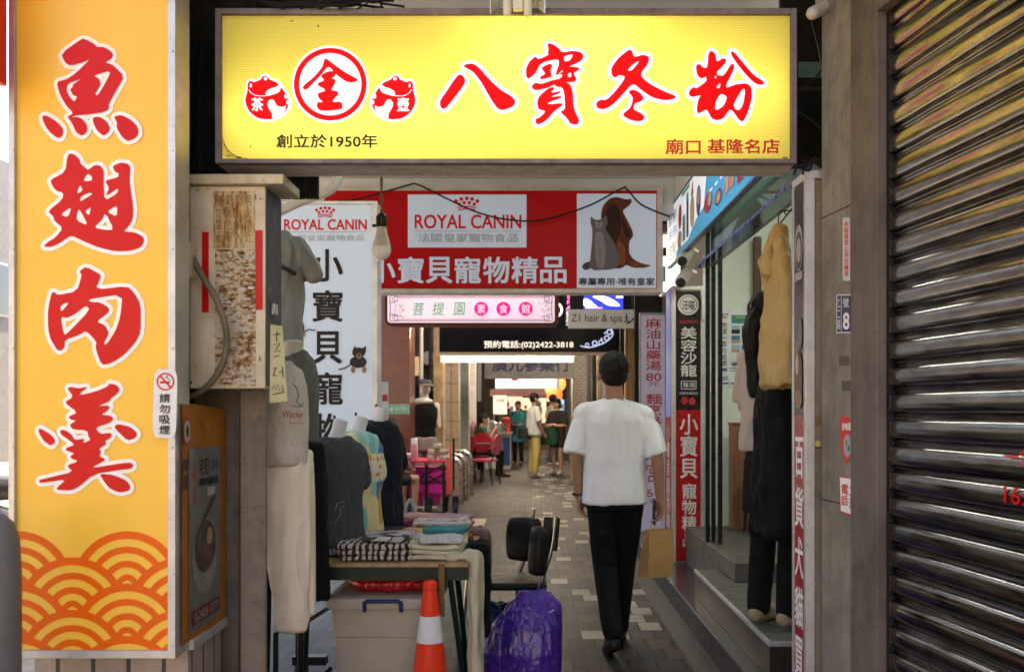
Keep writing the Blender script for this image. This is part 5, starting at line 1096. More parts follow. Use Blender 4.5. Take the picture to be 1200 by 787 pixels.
# main figure: man walking away
white_t = M('white_cotton', (.78, .83, .88), .85, var=.04, bmp=.1, bscale=300)
black_c = M('black_cotton', (.004, .004, .0045), .85, var=.3, bmp=.1, bscale=200)
sk_a = skin('warm', (.36, .2, .13))
mx_, my_ = X(720, 5.62), 5.62
man, pj, fw, rgt = person('man in a loose white t-shirt and black trousers walking away with a paper bag', (mx_, my_, .0), 0, 1.70,
    dict(aL=(-.02, -.13, .13), tL=(-.035, .0, .028), kL=(-.055, .01, .5), hL=(-.075, 0, .9), aR=(.05, .24, .085), tR=(.065, .40, .03), kR=(.07, .17, .49),
         sL=(-.176, -.005, 1.372), sR=(.172, -.005, 1.365), eL=(-.222, -.03, 1.13), wL=(-.2, .02, .90), eR=(.24, -.045, 1.12), wR=(.262, .0, .885), head=(-.003, .02, 1.605)),
    sk_a, white_t, 'short', black_c, 'pants', M('black_shoe', (.015, .015, .016), .45), 'short', .0065, .865, 1.0, .75, thumbs=dict(R=(-.5, .9, 0), L=(.4, .9, 0)))
for k in range(1):
    w = pj['wL']; d = (pj['wL'] - pj['eL']).normalized()
    mb = MB(); a = d.orthogonal().normalized(); c = d.cross(a)
    for j in range(12): an = j * math.pi / 6; mb.ell(w - d * .02 + (a * math.cos(an) + c * math.sin(an)) * .031, .0075, None, 8, 6)
    tag(mb.build('bracelet', M('bracelet_beads', (.03, .02, .02), .3), smooth=True), 'dark bead bracelet on the left wrist of the walking man', 'bracelet')
hr = pj['wR'] + (pj['wR'] - pj['eR']).normalized() * .085
phn = tag(MB().box(hr.x - .046, hr.x - .036, hr.y - .03, hr.y + .05, hr.z - .06, hr.z + .085).build('mobile_phone', pk, bevel=.004), 'black mobile phone in the right hand of the walking man', 'phone')
bg = thing('paper_bag', 'brown paper carrier bag hanging from the hand of the walking man', 'bag', (hr.x - .005, hr.y, hr.z - .4))
kraft = M('kraft_paper', (.36, .215, .085), .75, var=.12, scale=12, bmp=.15, bscale=25)
bcx, bcy, bz1 = hr.x - .012, hr.y + .0, hr.z - .085; bz0 = bz1 - .265
mb = MB(); ra = Matrix.Rotation(R(28), 3, 'Z')
def bp_(x, y, z): v = ra @ Vector((x, y, 0)); return Vector((bcx + v.x + (bz1 - z) * -.08, bcy + v.y, z))
vs = [bp_(sx_ * .085 * q, sy * .045 * q2, z) for z, q, q2 in ((bz0, 1, 1.0), (bz0 + .12, 1, .95), (bz1, .98, .45)) for sx_, sy in ((-1, -1), (0, -1.0), (1, -1), (1, 0), (1, 1), (0, 1), (-1, 1), (-1, 0))]
for i in (3, 7): vs[16 + i] = vs[16 + i] + (ra @ Vector(((-.02 if i == 3 else .02), 0, 0)))
mb.add(vs, [(i * 8 + k, i * 8 + (k + 1) % 8, (i + 1) * 8 + (k + 1) % 8, (i + 1) * 8 + k) for i in range(2) for k in range(8)] + [tuple(range(8))[::-1]])
o = mb.build('sack', kraft, bg, fix=True); sm = o.modifiers.new('t', 'SOLIDIFY'); sm.thickness = .0015
for sy in (-1, 1):
    a0, a1 = bp_(-.045, sy * .02, bz1 - .01), bp_(.045, sy * .02, bz1 - .01)
    tube('handle', M('paper_cord', (.45, .32, .17), .8), crv([a0, a0 + Vector((.01, 0, .05)), Vector((hr.x - .008, hr.y, hr.z - .012)), a1 + Vector((-.01, 0, .05)), a1], 5), .0028, bg, 6)
# woman in the shop doorway, seen from behind
sk_b = skin('pale', (.45, .28, .2))
beige_c = M('beige_cotton', (.44, .36, .31), .85, var=.06, bmp=.1, bscale=200)
wx = X(909, 4.86)
wom, pw_, fww, rw = person('woman with a black ponytail, beige top and long black skirt on the shop step', (wx, 4.86, .333), R(-50), 1.62,
    dict(eL=(-.2, .0, 1.13), wL=(-.16, .15, 1.0), head=(-.03, -.02, 1.605)), sk_b, beige_c, 'short', black_c, 'pants', M('cream_shoe', (.33, .26, .17), .6), 'tail', .008, .9, 1.08, sit=True)
mb = MB(); q = Vector((wx, 4.86, 0)); mb.loft([(q + Vector((0, 0, .333 + .55)), .16, .14), (q + Vector((0, 0, .333 + .6)), .158, .138), (q + Vector((0, 0, .333 + .8)), .15, .135), (q + Vector((0, 0, .333 + .85)), .13, .11)])
blob('skirt', mb, black_c, wom, .01, 4, .008, 10, (1, 1, .15))
hd = pw_['head']
mb = MB().ell(hd - fww * .085 + Vector((0, 0, .035)) - rw * .01, (.03, .02, .024), None, 12, 8)
for sgn in (-1, 1): mb.ell(hd - fww * .085 + Vector((0, 0, .058)) + rw * sgn * .02, (.011, .01, .012), None, 8, 6)
mb.build('hair_clip', M('pink_clip', (.55, .33, .33), .5), wom, smooth=True)
# ------------------------------------------------------------------ people further in
tealc = M('teal_dress', (.012, .13, .14), .8); yel = M('yellow_trousers', (.52, .43, .16), .8); palec = M('pale_tee', (.55, .57, .56), .85); blackt = M('charcoal_tee', (.025, .023, .022), .85)
gx = lambda px, Y, z=0: (X(px, Y), Y, z)
cross = dict(eL=(-.22, .05, 1.12), eR=(.22, .05, 1.12), wL=(.02, .2, 1.1), wR=(-.02, .22, 1.14))
hold = dict(eL=(-.22, .0, 1.12), eR=(.22, .0, 1.12), wL=(-.05, .2, 1.08), wR=(.05, .21, 1.08))
tw = person('woman in a teal dress and black leggings looking at her hands in the arcade', gx(607, 25), R(165), 1.6, hold, sk_a, tealc, 'short', black_c, 'pants', M('black_shoe'), 'bun', .013, .62, 1.25, hair_m=M('brown_hair', (.06, .025, .012), .5))
pj2 = person('masked person in a pale t-shirt and wide yellow trousers with a black shoulder bag', gx(626, 20.4), R(-70), 1.72, dict(eR=(.23, .02, 1.12), wR=(.2, .13, .9)), sk_a, palec, 'short', yel, 'wide', M('white_shoe', (.6, .6, .58), .6), 'short', .012, .86, 1.1)
pt_, pp_, pf_, prt = pj2
mk = MB().ell(pp_['head'] + pf_ * .062 - Vector((0, 0, .035)), (.06, .06, .055), None, 12, 8).build('mask', M('mask_white', (.7, .7, .7), .7), pt_, smooth=True)
btw = person('woman in a charcoal t-shirt and shorts with folded arms and a green tote bag', gx(653, 21.2), R(150), 1.62, cross, sk_b, blackt, 'short', M('dark_shorts', (.03, .03, .035), .8), 'shorts', M('white_shoe'), 'bob', .012, .8, 1.1)
back = person('man in a beige shirt with dark hair behind the woman with the green tote bag', gx(648, 24.5), R(-60), 1.76, None, sk_a, M('beige_shirt', (.45, .36, .28), .8), 'short', M('blue_jeans', (.05, .08, .14), .8), 'pants', M('white_shoe'), 'short', .014, .86, 1.1)
def bag(label, c, w, d, h, mat, strap_to, name='shoulder_bag'):
    t = thing(name, label, 'bag', (c.x, c.y, c.z - h / 2))
    mb = MB().loft([(c + Vector((0, 0, -h / 2)), w / 2 * .9, d / 2), (c + Vector((0, 0, -h / 2 + .03)), w / 2, d / 2), (c, w / 2, d / 2), (c + Vector((0, 0, h / 2)), w / 2 * .93, d / 2 * .6)], 16)
    mb.build('body', mat, t, smooth=True, sharp=50)
    for k in (-1, 1): tube('strap', mat, crv([c + Vector((k * w * .3, 0, h / 2 - .01)), (c + Vector((k * w * .3, 0, h / 2)) + strap_to) / 2 + Vector((k * .02, 0, .02)), strap_to], 5), .008, t, 6)
    return t
bag('black shoulder bag on the hip of the person in yellow trousers', pp_['hL'] + Vector((-.16, -.12, .0)), .3, .1, .22, M('black_leather', (.015, .015, .016), .4), pp_['sL'] + Vector((0, -.07, .05)))
bag('dark green tote bag on the arm of the woman in charcoal t-shirt', btw[1]['hR'] + Vector((-.1, -.2, -.02)), .38, .12, .36, M('tote_green', (.015, .06, .035), .7), btw[1]['eR'] + Vector((0, -.04, -.03)), 'tote_bag')
bag('black bag at the side of the woman in the teal dress', tw[1]['hR'] + Vector((-.08, -.14, .08)), .28, .1, .3, M('black_leather'), tw[1]['sR'] + Vector((0, -.06, .06)))
sitp = dict(pelvis=(0, 0, .53), chest=(0, .02, .86), neck=(0, .03, 1.04), head=(0, .06, 1.2), sL=(-.17, .02, .99), sR=(.17, .02, .99), eL=(-.22, .12, .76), eR=(.22, .12, .76), wL=(-.12, .33, .78), wR=(.08, .28, .98),
            hL=(-.09, .02, .5), hR=(.09, .02, .5), kL=(-.11, .42, .5), kR=(.11, .42, .5), aL=(-.11, .4, .085), aR=(.11, .4, .085), tL=(-.12, .57, .03), tR=(.12, .57, .03))
# the shirt hem of a seated figure sits at the hip
boy = person('young man in a dark green shirt sitting at a table on a red chair', gx(563, 20.5), R(-75), 1.7, sitp, sk_a, M('green_shirt', (.012, .07, .03), .8), 'short', black_c, 'pants', M('black_shoe'), 'short', .012, .9, 1.0, sit=True)
pinkp = M('pink_floral', (.5, .25, .25), .8, var=.3, scale=30)
sitw = dict(sitp); sitw['wR'] = (.1, .36, .62); sitw['wL'] = (-.1, .36, .62)
seat_w = person('person in a pink shirt and dark shorts sitting beside the brick pillar', gx(453, 12.2, .06), R(-40), 1.6, sitw, sk_b, pinkp, 'short', M('dark_shorts'), 'shorts', M('dark_trainer', (.04, .06, .09), .6), 'bob', .01, .9, 1.05, sit=True)
st3 = thing('stool', 'low grey stool under the person in the pink shirt', 'stool', gx(453, 12.2)); sp3 = Vector(gx(453, 12.2))
MB().lathe(sp3 + Vector((0, 0, .42)), [(.15, 0), (.17, .015), (.16, .03)], 16).build('seat', M('stool_grey', (.2, .2, .2), .5), st3, smooth=True)
for k in range(4): a = k * 1.571 + .5; MB().tube([sp3 + Vector((.16 * math.cos(a), .16 * math.sin(a), 0)), sp3 + Vector((.12 * math.cos(a), .12 * math.sin(a), .42))], .012, 8).build('leg', alu, st3)
# ------------------------------------------------------------------ hanging clothes at the left
gtee = M('grey_marl', (.52, .47, .41), .9, var=.18, scale=120, bmp=.15, bscale=250)
olive = M('olive_grey', (.13, .135, .12), .9, var=.1, bmp=.1)
slate = M('slate_cotton', (.3, .31, .3), .9, var=.1, bmp=.1)
cream_p = M('cream_cotton', (.8, .7, .56), .9, var=.07, bmp=.12, bscale=150)
mustard = M('mustard_cotton', (.5, .34, .14), .85, var=.08, bmp=.1, bscale=180)
def tee(mb, c, w, d, ln, yaw=0, droop=.22, sides=(-1, 1), sr=.05):
    """an empty hanging shirt: shoulders at c, body falling ln"""
    q = Matrix.Rotation(R(yaw), 3, 'Z'); c = Vector(c)
    V = lambda x, y, z: c + q @ Vector((x, y, 0)) + Vector((0, 0, z))
    secs = [(-ln, w * .5, d * .5), (-ln * .7, w * .49, d * .55), (-ln * .35, w * .47, d * .6), (-.1, w * .46, d * .55), (-.04, w * .36, d * .42), (.0, w * .2, d * .3)]
    vs = []; seg = 24
    for z, rx, ry in secs:
        for k in range(seg):
            a = 2 * math.pi * k / seg; vs.append(V(rx * math.cos(a), ry * math.sin(a), z))
    n = len(secs); mb.add(vs, [(i * seg + k, i * seg + (k + 1) % seg, (i + 1) * seg + (k + 1) % seg, (i + 1) * seg + k) for i in range(n - 1) for k in range(seg)] + [tuple(range(seg))[::-1], tuple((n - 1) * seg + k for k in range(seg))])
    for s in sides: mb.cap(V(s * w * .38, 0, -.055), sr, V(s * (w * .5 + .045), 0, -droop), sr * 1.1, 14)
    return V
rk = thing('clothes_rail', 'dark steel clothes rail on castors behind the hanging clothes', 'clothes rail', (X(350, 4.35), 4.35, 0))
rx0 = X(356, 4.35)
for yy in (4.1, 4.75): tube('upright', blk, [(rx0 - .12, yy, .18), (rx0 - .12, yy, 2.02)], .012, rk)
tube('top_bar', blk, [(rx0 - .12, 3.95, 2.02), (rx0 - .12, 4.9, 2.02)], .012, rk)
MB().box(rx0 - .14, rx0 + .19, 4.08, 4.14, .17, .21).build('foot_bar', blk, rk); MB().box(rx0 - .14, rx0 + .02, 4.72, 4.78, .17, .21).build('foot_bar', blk, rk)
tube('brace', blk, [(rx0 + .05, 4.12, .2), (rx0 + .13, 4.28, .27)], .012, rk); tube('rear_leg', blk, [(rx0 - .02, 3.95, 0), (rx0 - .02, 3.95, .5)], .011, rk)
for xx, yy in ((X(367, 4.15), 4.12), (rx0 - .1, 4.75)):
    c = MB(); c.lathe((xx - .02, yy, .055), [(.05, 0), (.055, .008), (.055, .032), (.05, .04)], 18, (1, 0, 0)); w_ = c.build('wheel', M('rubber', (.02, .02, .02), .6), rk, smooth=True)
    MB().box(xx - .03, xx + .03, yy - .03, yy + .02, .1, .17).build('fork', M('dark_metal', (.06, .06, .065), .4, metal=.7), rk, bevel=.006)
# grey t-shirt with red brush lettering over white trousers, on a bust form
gt = thing('grey_tshirt', 'grey marl t-shirt with red lettering on a dress form, below the rusty cabinet', 'shirt', (X(345, 3.95), 3.95, 1.15))
mb = MB(); V = tee(mb, (X(331, 3.98), 3.98, Z(424, 3.98)), .19, .15, .405, 8, .2, (-1,), .042)
blob('shirt', mb, gtee, gt, .006, 3, .009, 8, (1.3, 1.3, .5), fold=True)
f = Flat(lambda a, b: P(a, b, 3.9 - .03) + Vector((0, -.0 - .03 * math.cos((a - 345) / 16), 0)), (0, -1, 0), .0)
f.text('Wacky', 333, 481, 357, 492, M('shirt_red', (.42, .05, .06), .8), bold=.01, shear=.15).text('ANIMALS', 341, 494, 357, 497, M('shirt_red')).stroke([(345, 450), (350, 455), (352, 465), (349, 470), (354, 475), (357, 472)], 1, pk).stroke([(344, 476), (358, 476)], .8, pk)
f.build('print', gt)
og = thing('olive_tshirt', 'dark olive t-shirt on a pale dress form behind the grey marl t-shirt', 'shirt', (X(358, 4.35), 4.35, 1.0))
mb = MB(); tee(mb, (X(349, 4.35), 4.35, Z(412, 4.35)), .175, .15, .48, 0, .22, (), .03); blob('shirt', mb, olive, og, .006, 3, .009, 8, (1.3, 1.3, .5), fold=True)
form = M('form_cream', (.55, .5, .42), .5, var=.05)
MB().lathe((X(344, 4.33), 4.33, Z(432, 4.33)), [(.07, 0), (.048, .04), (.042, .09), (.044, .115), (.03, .125), (.0, .127)], 20).build('neck', form, og, smooth=True)
tube('stand', blk, [(X(352, 4.35), 4.35, 0), (X(352, 4.35), 4.35, Z(425, 4.35))], .014, og)
ut = thing('slate_tshirt', 'slate grey t-shirt hanging high beside the cabinet, in front of the white sign', 'shirt', (X(338, 4.7), 4.7, 1.45))
mb = MB(); tee(mb, (X(322, 4.7), 4.7, Z(272, 4.7)), .27, .1, .54, 5, .20, (-1, 1), .036); blob('shirt', mb, slate, ut, .007, 3, .010, 7, (1.3, 1.3, .4), fold=True)
tube('hanger', blk, [(X(326, 4.7), 4.7, Z(274, 4.7)), (X(326, 4.7), 4.7, 2.3)], .004, ut)
tube('hanger_bar', blk, [(X(326, 4.7), 4.7, 2.3), (X(326, 4.7), 4.5, 2.31), (X(316, 3.72), 3.715, 2.31)], .006, ut)
wt = thing('white_trousers', 'cream white trousers hanging below the grey marl t-shirt', 'trousers', (X(338, 4.0), 4.0, .52))
mb = MB(); yt = 4.0
def leg(pts):   # (px, py, halfwidth px, depth)
    secs = []
    for a, b, w, d in pts: secs.append((P(a, b, yt), w * yt / F, d))
    mb.loft(secs, 20)
leg([(341, 737, 15, .035), (341, 722, 17.5, .04), (340, 700, 17, .04), (337, 650, 22, .05), (334, 600, 27, .06), (333, 560, 30, .07), (333, 530, 29, .07)])
blob('near_leg', mb, cream_p, wt, .006, 3, .011, 8, (1.5, 1.5, .4), fold=True)
mb = MB(); yt = 4.05
leg([(362, 718, 9, .03), (360, 690, 11, .035), (358, 640, 12, .045), (355, 590, 14, .06), (352, 540, 15, .06)]); blob('far_leg', mb, cream_p, wt, .007, 4, .006, 11, (1.2, 1.2, .22))
yt = 4.2; bt = thing('black_trousers', 'black trousers hanging beside the cream white trousers', 'trousers', (X(372, 4.25), 4.25, .6)); mb = MB()
leg([(373, 702, 11, .04), (372, 640, 12, .05), (370, 570, 12, .06), (367, 520, 11, .06)]); blob('leg', mb, black_c, bt, .008, 3, .008, 8, (1.2, 1.2, .3), fold=True)
mb = MB(); yt = 4.3; leg([(362, 690, 9, .05), (360, 600, 10, .06), (358, 520, 10, .06)]); blob('far_leg', mb, black_c, bt, .008, 3, .008, 8, (1.2, 1.2, .3), fold=True)
dc = thing('dark_coat', 'dark garments hanging in the shade between the pillar and the cream trousers', 'clothes', (X(308, 4.1), 4.1, .3)); mb = MB(); yt = 4.15
leg([(306, 790, 10, .06), (306, 700, 12, .07), (305, 600, 14, .08), (304, 480, 14, .08)]); blob('cloth', mb, black_c, dc, .01, 3, .01, 8, (1, 1, .2))
# mustard t-shirt hanging at the right in front of the woman
mt = thing('mustard_tshirt', 'mustard yellow t-shirt hanging from a wire hanger in front of the woman in the doorway', 'shirt', (X(908, 4.2), 4.2, 1.5))
mb = MB(); Ym = 4.2
def mloft(pts, Yc):
    secs = []
    for a, b, w, d in pts: secs.append((P(a, b, Yc), w * Yc / F, d))
    mb.loft(secs, 20)
mloft([(911, 450, 13.5, .15), (911, 420, 12.5, .15), (912, 380, 11, .16), (912, 345, 9.5, .16), (911, 312, 8.5, .15), (911, 288, 6.5, .1), (913, 268, 3.5, .04)], Ym)
mb.tube([P(914, 312, Ym - .08), P(919, 332, Ym - .12), P(923, 350, Ym - .13)], [.02, .024, .026], 14)
mb.tube([P(908, 284, Ym), P(902, 302, Ym - .03), P(898, 322, Ym - .05)], [.018, .022, .026], 14)
blob('shirt', mb, mustard, mt, .005, 2, .014, 10, (1.5, 1.5, .45), fold=True)
bdr = thing('black_dress', 'long black dress hanging behind the mustard t-shirt', 'dress', (X(910, 4.4), 4.4, .85)); mb = MB()
mloft([(910, 624, 25, .18), (909, 570, 22, .17), (909, 500, 18, .15), (910, 450, 15, .14), (911, 410, 11, .12), (912, 380, 8, .06)], 4.42)
blob('cloth', mb, black_c, bdr, .008, 2, .016, 8, (1.4, 1.4, .25), fold=True); tube('hanger', blk, [P(912, 385, 4.42), P(914, 262, 4.42), (1.25, 4.42, 2.384)], .004, bdr, 6)
tube('hanger', blk, crv([P(913, 268, Ym), P(912, 258, Ym), P(914, 250, Ym), P(918, 247, Ym), P(921, 252, Ym)], 5), .0028, mt, 6)
tube('hanger_rod', blk, [P(918, 247, Ym), (1.16, Ym, Z(247, Ym)), (1.25, Ym, 2.384)], .0035, mt, 6)
# ------------------------------------------------------------------ stall table
ZT = .715
tb = thing('stall_table', 'folding stall table with dark green steel legs covered with folded clothes', 'table', (-.65, 5.2, 0))
plyw = wood('plywood', (.36, .22, .1), 6)
box('tabletop', plyw, -1.06, -.27, 4.32, 6.1, ZT - .018, ZT, tb, bevel=.003)
gsteel = M('green_steel', (.015, .028, .022), .45, metal=.3, dirt=.2, dirtcol='#3a2416')
MB().box(-1.04, -.275, 4.33, 4.36, ZT - .075, ZT - .019).box(-1.04, -.28, 6.04, 6.07, ZT - .075, ZT - .019).box(-1.05, -1.02, 4.361, 6.039, ZT - .074, ZT - .0195).box(-.31, -.28, 4.361, 6.039, ZT - .074, ZT - .0195).build('apron', gsteel, tb)
for a, b in (((-.36, 4.37, ZT - .04), (-.28, 4.5, 0)), ((-.33, 4.42, ZT - .04), (-.3, 4.9, 0)), ((-.98, 4.4, ZT - .04), (-1.04, 4.55, 0)), ((-1.0, 5.95, ZT - .04), (-1.02, 5.8, 0)), ((-.34, 5.95, ZT - .04), (-.33, 5.8, 0))):
    tube('leg', gsteel, [a, b], .013, tb)
tube('crossbar', gsteel, [(-1.02, 4.5, .42), (-.9, 5.6, .42)], .011, tb)
# mannequin torsos on the table
def torso(label, base_c, yaw, mat, neckmat, h=.5, w=.34, cat='mannequin', open_front=None):
    t = thing('mannequin_torso', label, cat, base_c); q = Matrix.Rotation(R(yaw), 4, 'Z'); Mx = Matrix.Translation(Vector(base_c)) @ q; k = h / .5
    mb = MB(); mb.loft([((0, 0, 0), w * .47, .105), ((0, 0, .08), w * .46, .1), ((0, .0, .2 * k), w * .42, .095), ((0, .01, .33 * k), w * .48, .115), ((0, 0, .42 * k), w * .49, .095), ((0, -.01, .465 * k), w * .36, .07), ((0, -.01, .49 * k), w * .2, .055)], 24, Mx)
    for s in (-1, 1): mb.cap(Mx @ Vector((s * w * .42, 0, .41 * k)), .046, Mx @ Vector((s * w * .5, 0, .29 * k)), .05)
    o = blob('garment', mb, mat, t, .006, 3, .007, 8, (1.3, 1.3, .45), fold=True)
    n = MB(); n.lathe(Mx @ Vector((0, -.005, .45 * k)), [(.066, 0), (.042, .03), (.033, .075), (.034, .12), (.03, .128), (.0, .13)], 20, (.3 * math.sin(R(yaw)), 0, 1)); n.build('neck', neckmat, t, smooth=True)
    n = MB(); n.lathe(Mx @ Vector((0, -.005, .45 * k + .128)), [(.006, 0), (.006, .012), (.002, .018)], 8); n.build('pin', blk, t)
    return t, Mx
neckw = M('form_white', (.66, .67, .69), .45, var=.03)
denim = M('grey_denim', (.05, .055, .062), .85, var=.25, scale=100, bmp=.2, bscale=260)
def patterned():
    m, nt, b, co = base('bright_print'); vr = node(nt, 'ShaderNodeTexVoronoi'); vr.inputs['Scale'].default_value = 7.5; vr.inputs['Randomness'].default_value = .9
    mp_ = node(nt, 'ShaderNodeMapping'); mp_.inputs['Scale'].default_value = (1.6, 1.6, .75); nt.links.new(co, mp_.inputs[0]); nt.links.new(mp_.outputs[0], vr.inputs['Vector'])
    sp = node(nt, 'ShaderNodeSeparateColor'); nt.links.new(vr.outputs['Color'], sp.inputs[0])
    out = ramp(nt, sp.outputs[0], [(0, (.66, .56, .3)), (.2, (.17, .42, .42)), (.36, (.62, .5, .12)), (.5, (.55, .28, .06)), (.62, (.62, .6, .5)), (.76, (.04, .16, .35)), (.86, (.25, .5, .48))], 'CONSTANT')
    v2 = node(nt, 'ShaderNodeTexVoronoi'); v2.inputs['Scale'].default_value = 26; v2.inputs['Randomness'].default_value = .35; nt.links.new(co, v2.inputs['Vector'])
    dots = ramp(nt, v2.outputs['Distance'], [(0, (1, 1, 1)), (.36, (1, 1, 1)), (.38, (0, 0, 0))]); spx = node(nt, 'ShaderNodeSeparateXYZ'); nt.links.new(co, spx.inputs[0])
    z1 = node(nt, 'ShaderNodeMapRange'); nt.links.new(spx.outputs[2], z1.inputs[0]); z1.inputs[1].default_value = .27; z1.inputs[2].default_value = .28
    z2 = node(nt, 'ShaderNodeMapRange'); nt.links.new(spx.outputs[2], z2.inputs[0]); z2.inputs[1].default_value = .42; z2.inputs[2].default_value = .41
    mm = node(nt, 'ShaderNodeMath', operation='MULTIPLY'); nt.links.new(z1.outputs[0], mm.inputs[0]); nt.links.new(z2.outputs[0], mm.inputs[1])
    dd = mixrgb(nt, (.66, .62, .54), (.6, .25, .05), dots); out = mixrgb(nt, out, dd, mm.outputs[0])
    nt.links.new(out, b.inputs['Base Color']); b.inputs['Roughness'].default_value = .75; return m
t1, M1 = torso('dark grey denim vest on a white necked bust, nearest on the stall table', (X(391, 4.62), 4.62, ZT + .045), 58, denim, neckw, .5, .36)
ln_ = M('pale_stitch', (.3, .32, .33), .7)
mb = MB()
for pts in ([(385, 620), (383, 605), (387, 600), (393, 597), (395, 590), (402, 587), (404, 590), (399, 595), (398, 605), (392, 612), (390, 622)],):
    mb.tube([P(a, b, 4.515 - .012 * math.sin((a - 370) / 40 * math.pi)) for a, b in pts], .0016, 5)
mb.build('stitched_bird', ln_, t1)
mb = MB(); rd = random.Random(5); lace = M('lace', (.45, .45, .46), .9, var=.3, scale=60)
for k in range(60):
    a = k / 60 * 2 * math.pi; q = M1 @ Vector((.168 * math.cos(a), .112 * math.sin(a), .03)); mb.tube([q, q + Vector((rd.uniform(-.006, .006), rd.uniform(-.006, .006), -rd.uniform(.05, .07)))], .0035, 4)
mb.build('lace_hem', lace, t1)
mb = MB()
for s in (-1, 1): mb.prism([M1 @ Vector(v) for v in ((s * .02, .062, .49), (s * .075, .05, .5), (s * .095, .09, .44), (s * .03, .115, .4))], (0, 0, .006))
mb.build('collar', denim, t1)
t2, M2 = torso('bright yellow, orange and teal patterned shirt on a bust on the stall table', (X(416, 5.02), 5.02, ZT + .03), 62, patterned(), neckw, .53, .36)
navyc = M('navy_knit', (.008, .01, .018), .9, var=.3, bmp=.2, bscale=200)
t3, M3 = torso('black cardigan on a white necked bust, farthest on the stall table', (X(440, 5.45), 5.45, ZT + .03), 55, navyc, neckw, .58, .38)
# folded clothes
def fold(label, px, py, Y, w, d, h, mat, yaw=0, layers=3, z=ZT):
    x, c = X(px, Y), None; t = MB(); rd = random.Random(int(px * 7 + py))
    for k in range(layers):
        hh = h / layers; q = Matrix.Rotation(R(yaw + rd.uniform(-3, 3)), 4, 'Z'); dx, dy = rd.uniform(-.008, .008), rd.uniform(-.008, .008); seg = 28; vs = []
        for zz, sc in ((0, .95), (hh * .18, .995), (hh * .6, 1.0), (hh * .9, .985), (hh * 1.0, .93)):
            for j in range(seg):
                a = 2 * math.pi * j / seg; ca, sa = math.cos(a), math.sin(a); e = .28
                v = q @ Vector((w / 2 * sc * math.copysign(abs(ca) ** e, ca), d / 2 * sc * math.copysign(abs(sa) ** e, sa), 0))
                vs.append(Vector((x + dx + v.x, Y + dy + v.y, z + k * hh * .985 + zz + .004 * math.sin(j * 1.3 + k))))
        t.add(vs, [(i * seg + j, i * seg + (j + 1) % seg, (i + 1) * seg + (j + 1) % seg, (i + 1) * seg + j) for i in range(4) for j in range(seg)] + [tuple(range(seg))[::-1], tuple(4 * seg + j for j in range(seg))])
    o = t.build('folded_clothes', mat, smooth=True, sharp=60); tag(o, label, 'clothes', 'folded clothes on the stall table')
    m_ = o.modifiers.new('s', 'SUBSURF'); m_.levels = 1; m_.render_levels = 1
    return o
def stripes(name, c1, c2, scale, axis=0, dist=3, wob=1.0):
    m, nt, b, co = base(name); w = node(nt, 'ShaderNodeTexWave'); w.bands_direction = 'XYZ'[axis]; w.inputs['Scale'].default_value = scale; w.inputs['Distortion'].default_value = dist; w.inputs['Detail Scale'].default_value = wob; nt.links.new(co, w.inputs['Vector'])
    nt.links.new(ramp(nt, w.outputs['Fac'], [(.42, c1), (.5, c2)]), b.inputs['Base Color']); b.inputs['Roughness'].default_value = .9; return m
def patch(name, cols, scale, st=(1, 1, 1)):
    m, nt, b, co = base(name); v = node(nt, 'ShaderNodeTexVoronoi'); v.inputs['Scale'].default_value = scale; mp_ = node(nt, 'ShaderNodeMapping'); mp_.inputs['Scale'].default_value = st; nt.links.new(co, mp_.inputs[0]); nt.links.new(mp_.outputs[0], v.inputs['Vector'])
    sp = node(nt, 'ShaderNodeSeparateColor'); nt.links.new(v.outputs['Color'], sp.inputs[0]); nt.links.new(ramp(nt, sp.outputs[0], [(i / len(cols), c) for i, c in enumerate(cols)], 'CONSTANT'), b.inputs['Base Color']); b.inputs['Roughness'].default_value = .9; return m
houndm = patch('check_weave', [(.03, .01, .012), (.4, .36, .3), (.05, .02, .02), (.3, .25, .22)], 42, (1, 1.6, 2.2))
creamf = M('cream_fold', (.5, .46, .33), .9, var=.12, bmp=.1)
fold('black and cream checked folded clothes at the near edge of the stall table', 443, 652, 4.5, .34, .26, .075, stripes('dark_stripe', (.025, .008, .01), (.42, .38, .32), 11, 0, 3.5, 2), 3)
fold('cream folded cotton clothes at the near right corner of the stall table', 512, 648, 4.52, .25, .26, .07, creamf, -4)
fold('pale lilac folded shirt with black drawing behind the checked clothes', 450, 640, 4.83, .34, .26, .07, patch('lilac_print', [(.34, .28, .33), (.36, .3, .35), (.33, .27, .32), (.02, .02, .022)], 9), 6)
fold('pale speckled folded knitwear behind the cream clothes', 515, 640, 4.82, .27, .26, .065, M('speckle', (.42, .39, .29), .9, var=.5, scale=90), 2)
fold('orange and yellow patterned folded clothes on the right side of the stall table', 505, 632, 5.1, .3, .24, .055, patch('orange_print', [(.5, .22, .04), (.6, .42, .12), (.3, .04, .02), (.08, .1, .04), (.5, .3, .1)], 34), -3)
fold('white folded shirt with dark stripes on top of the patterned clothes', 517, 628, 5.36, .31, .24, .075, patch('white_dark', [(.5, .5, .5), (.52, .52, .52), (.5, .5, .5), (.08, .05, .04)], 22, (1, 2.5, 1)), 4)
fold('dark navy folded garment beside the black cardigan bust', 466, 626, 5.2, .3, .24, .05, navyc, 10)
fold('dusty pink folded shawl at the far right end of the stall table', 508, 620, 5.75, .44, .3, .06, patch('pink_shawl', [(.36, .16, .17), (.38, .18, .19), (.3, .12, .13), (.1, .14, .25), (.4, .28, .15)], 8, (1, 2, 1)), -8)
fold('magenta and blue patterned folded clothes at the far left end of the stall table', 474, 618, 5.7, .34, .26, .05, patch('magenta_print', [(.3, .015, .1), (.05, .04, .12), (.4, .1, .2), (.02, .02, .03)], 30), 5)
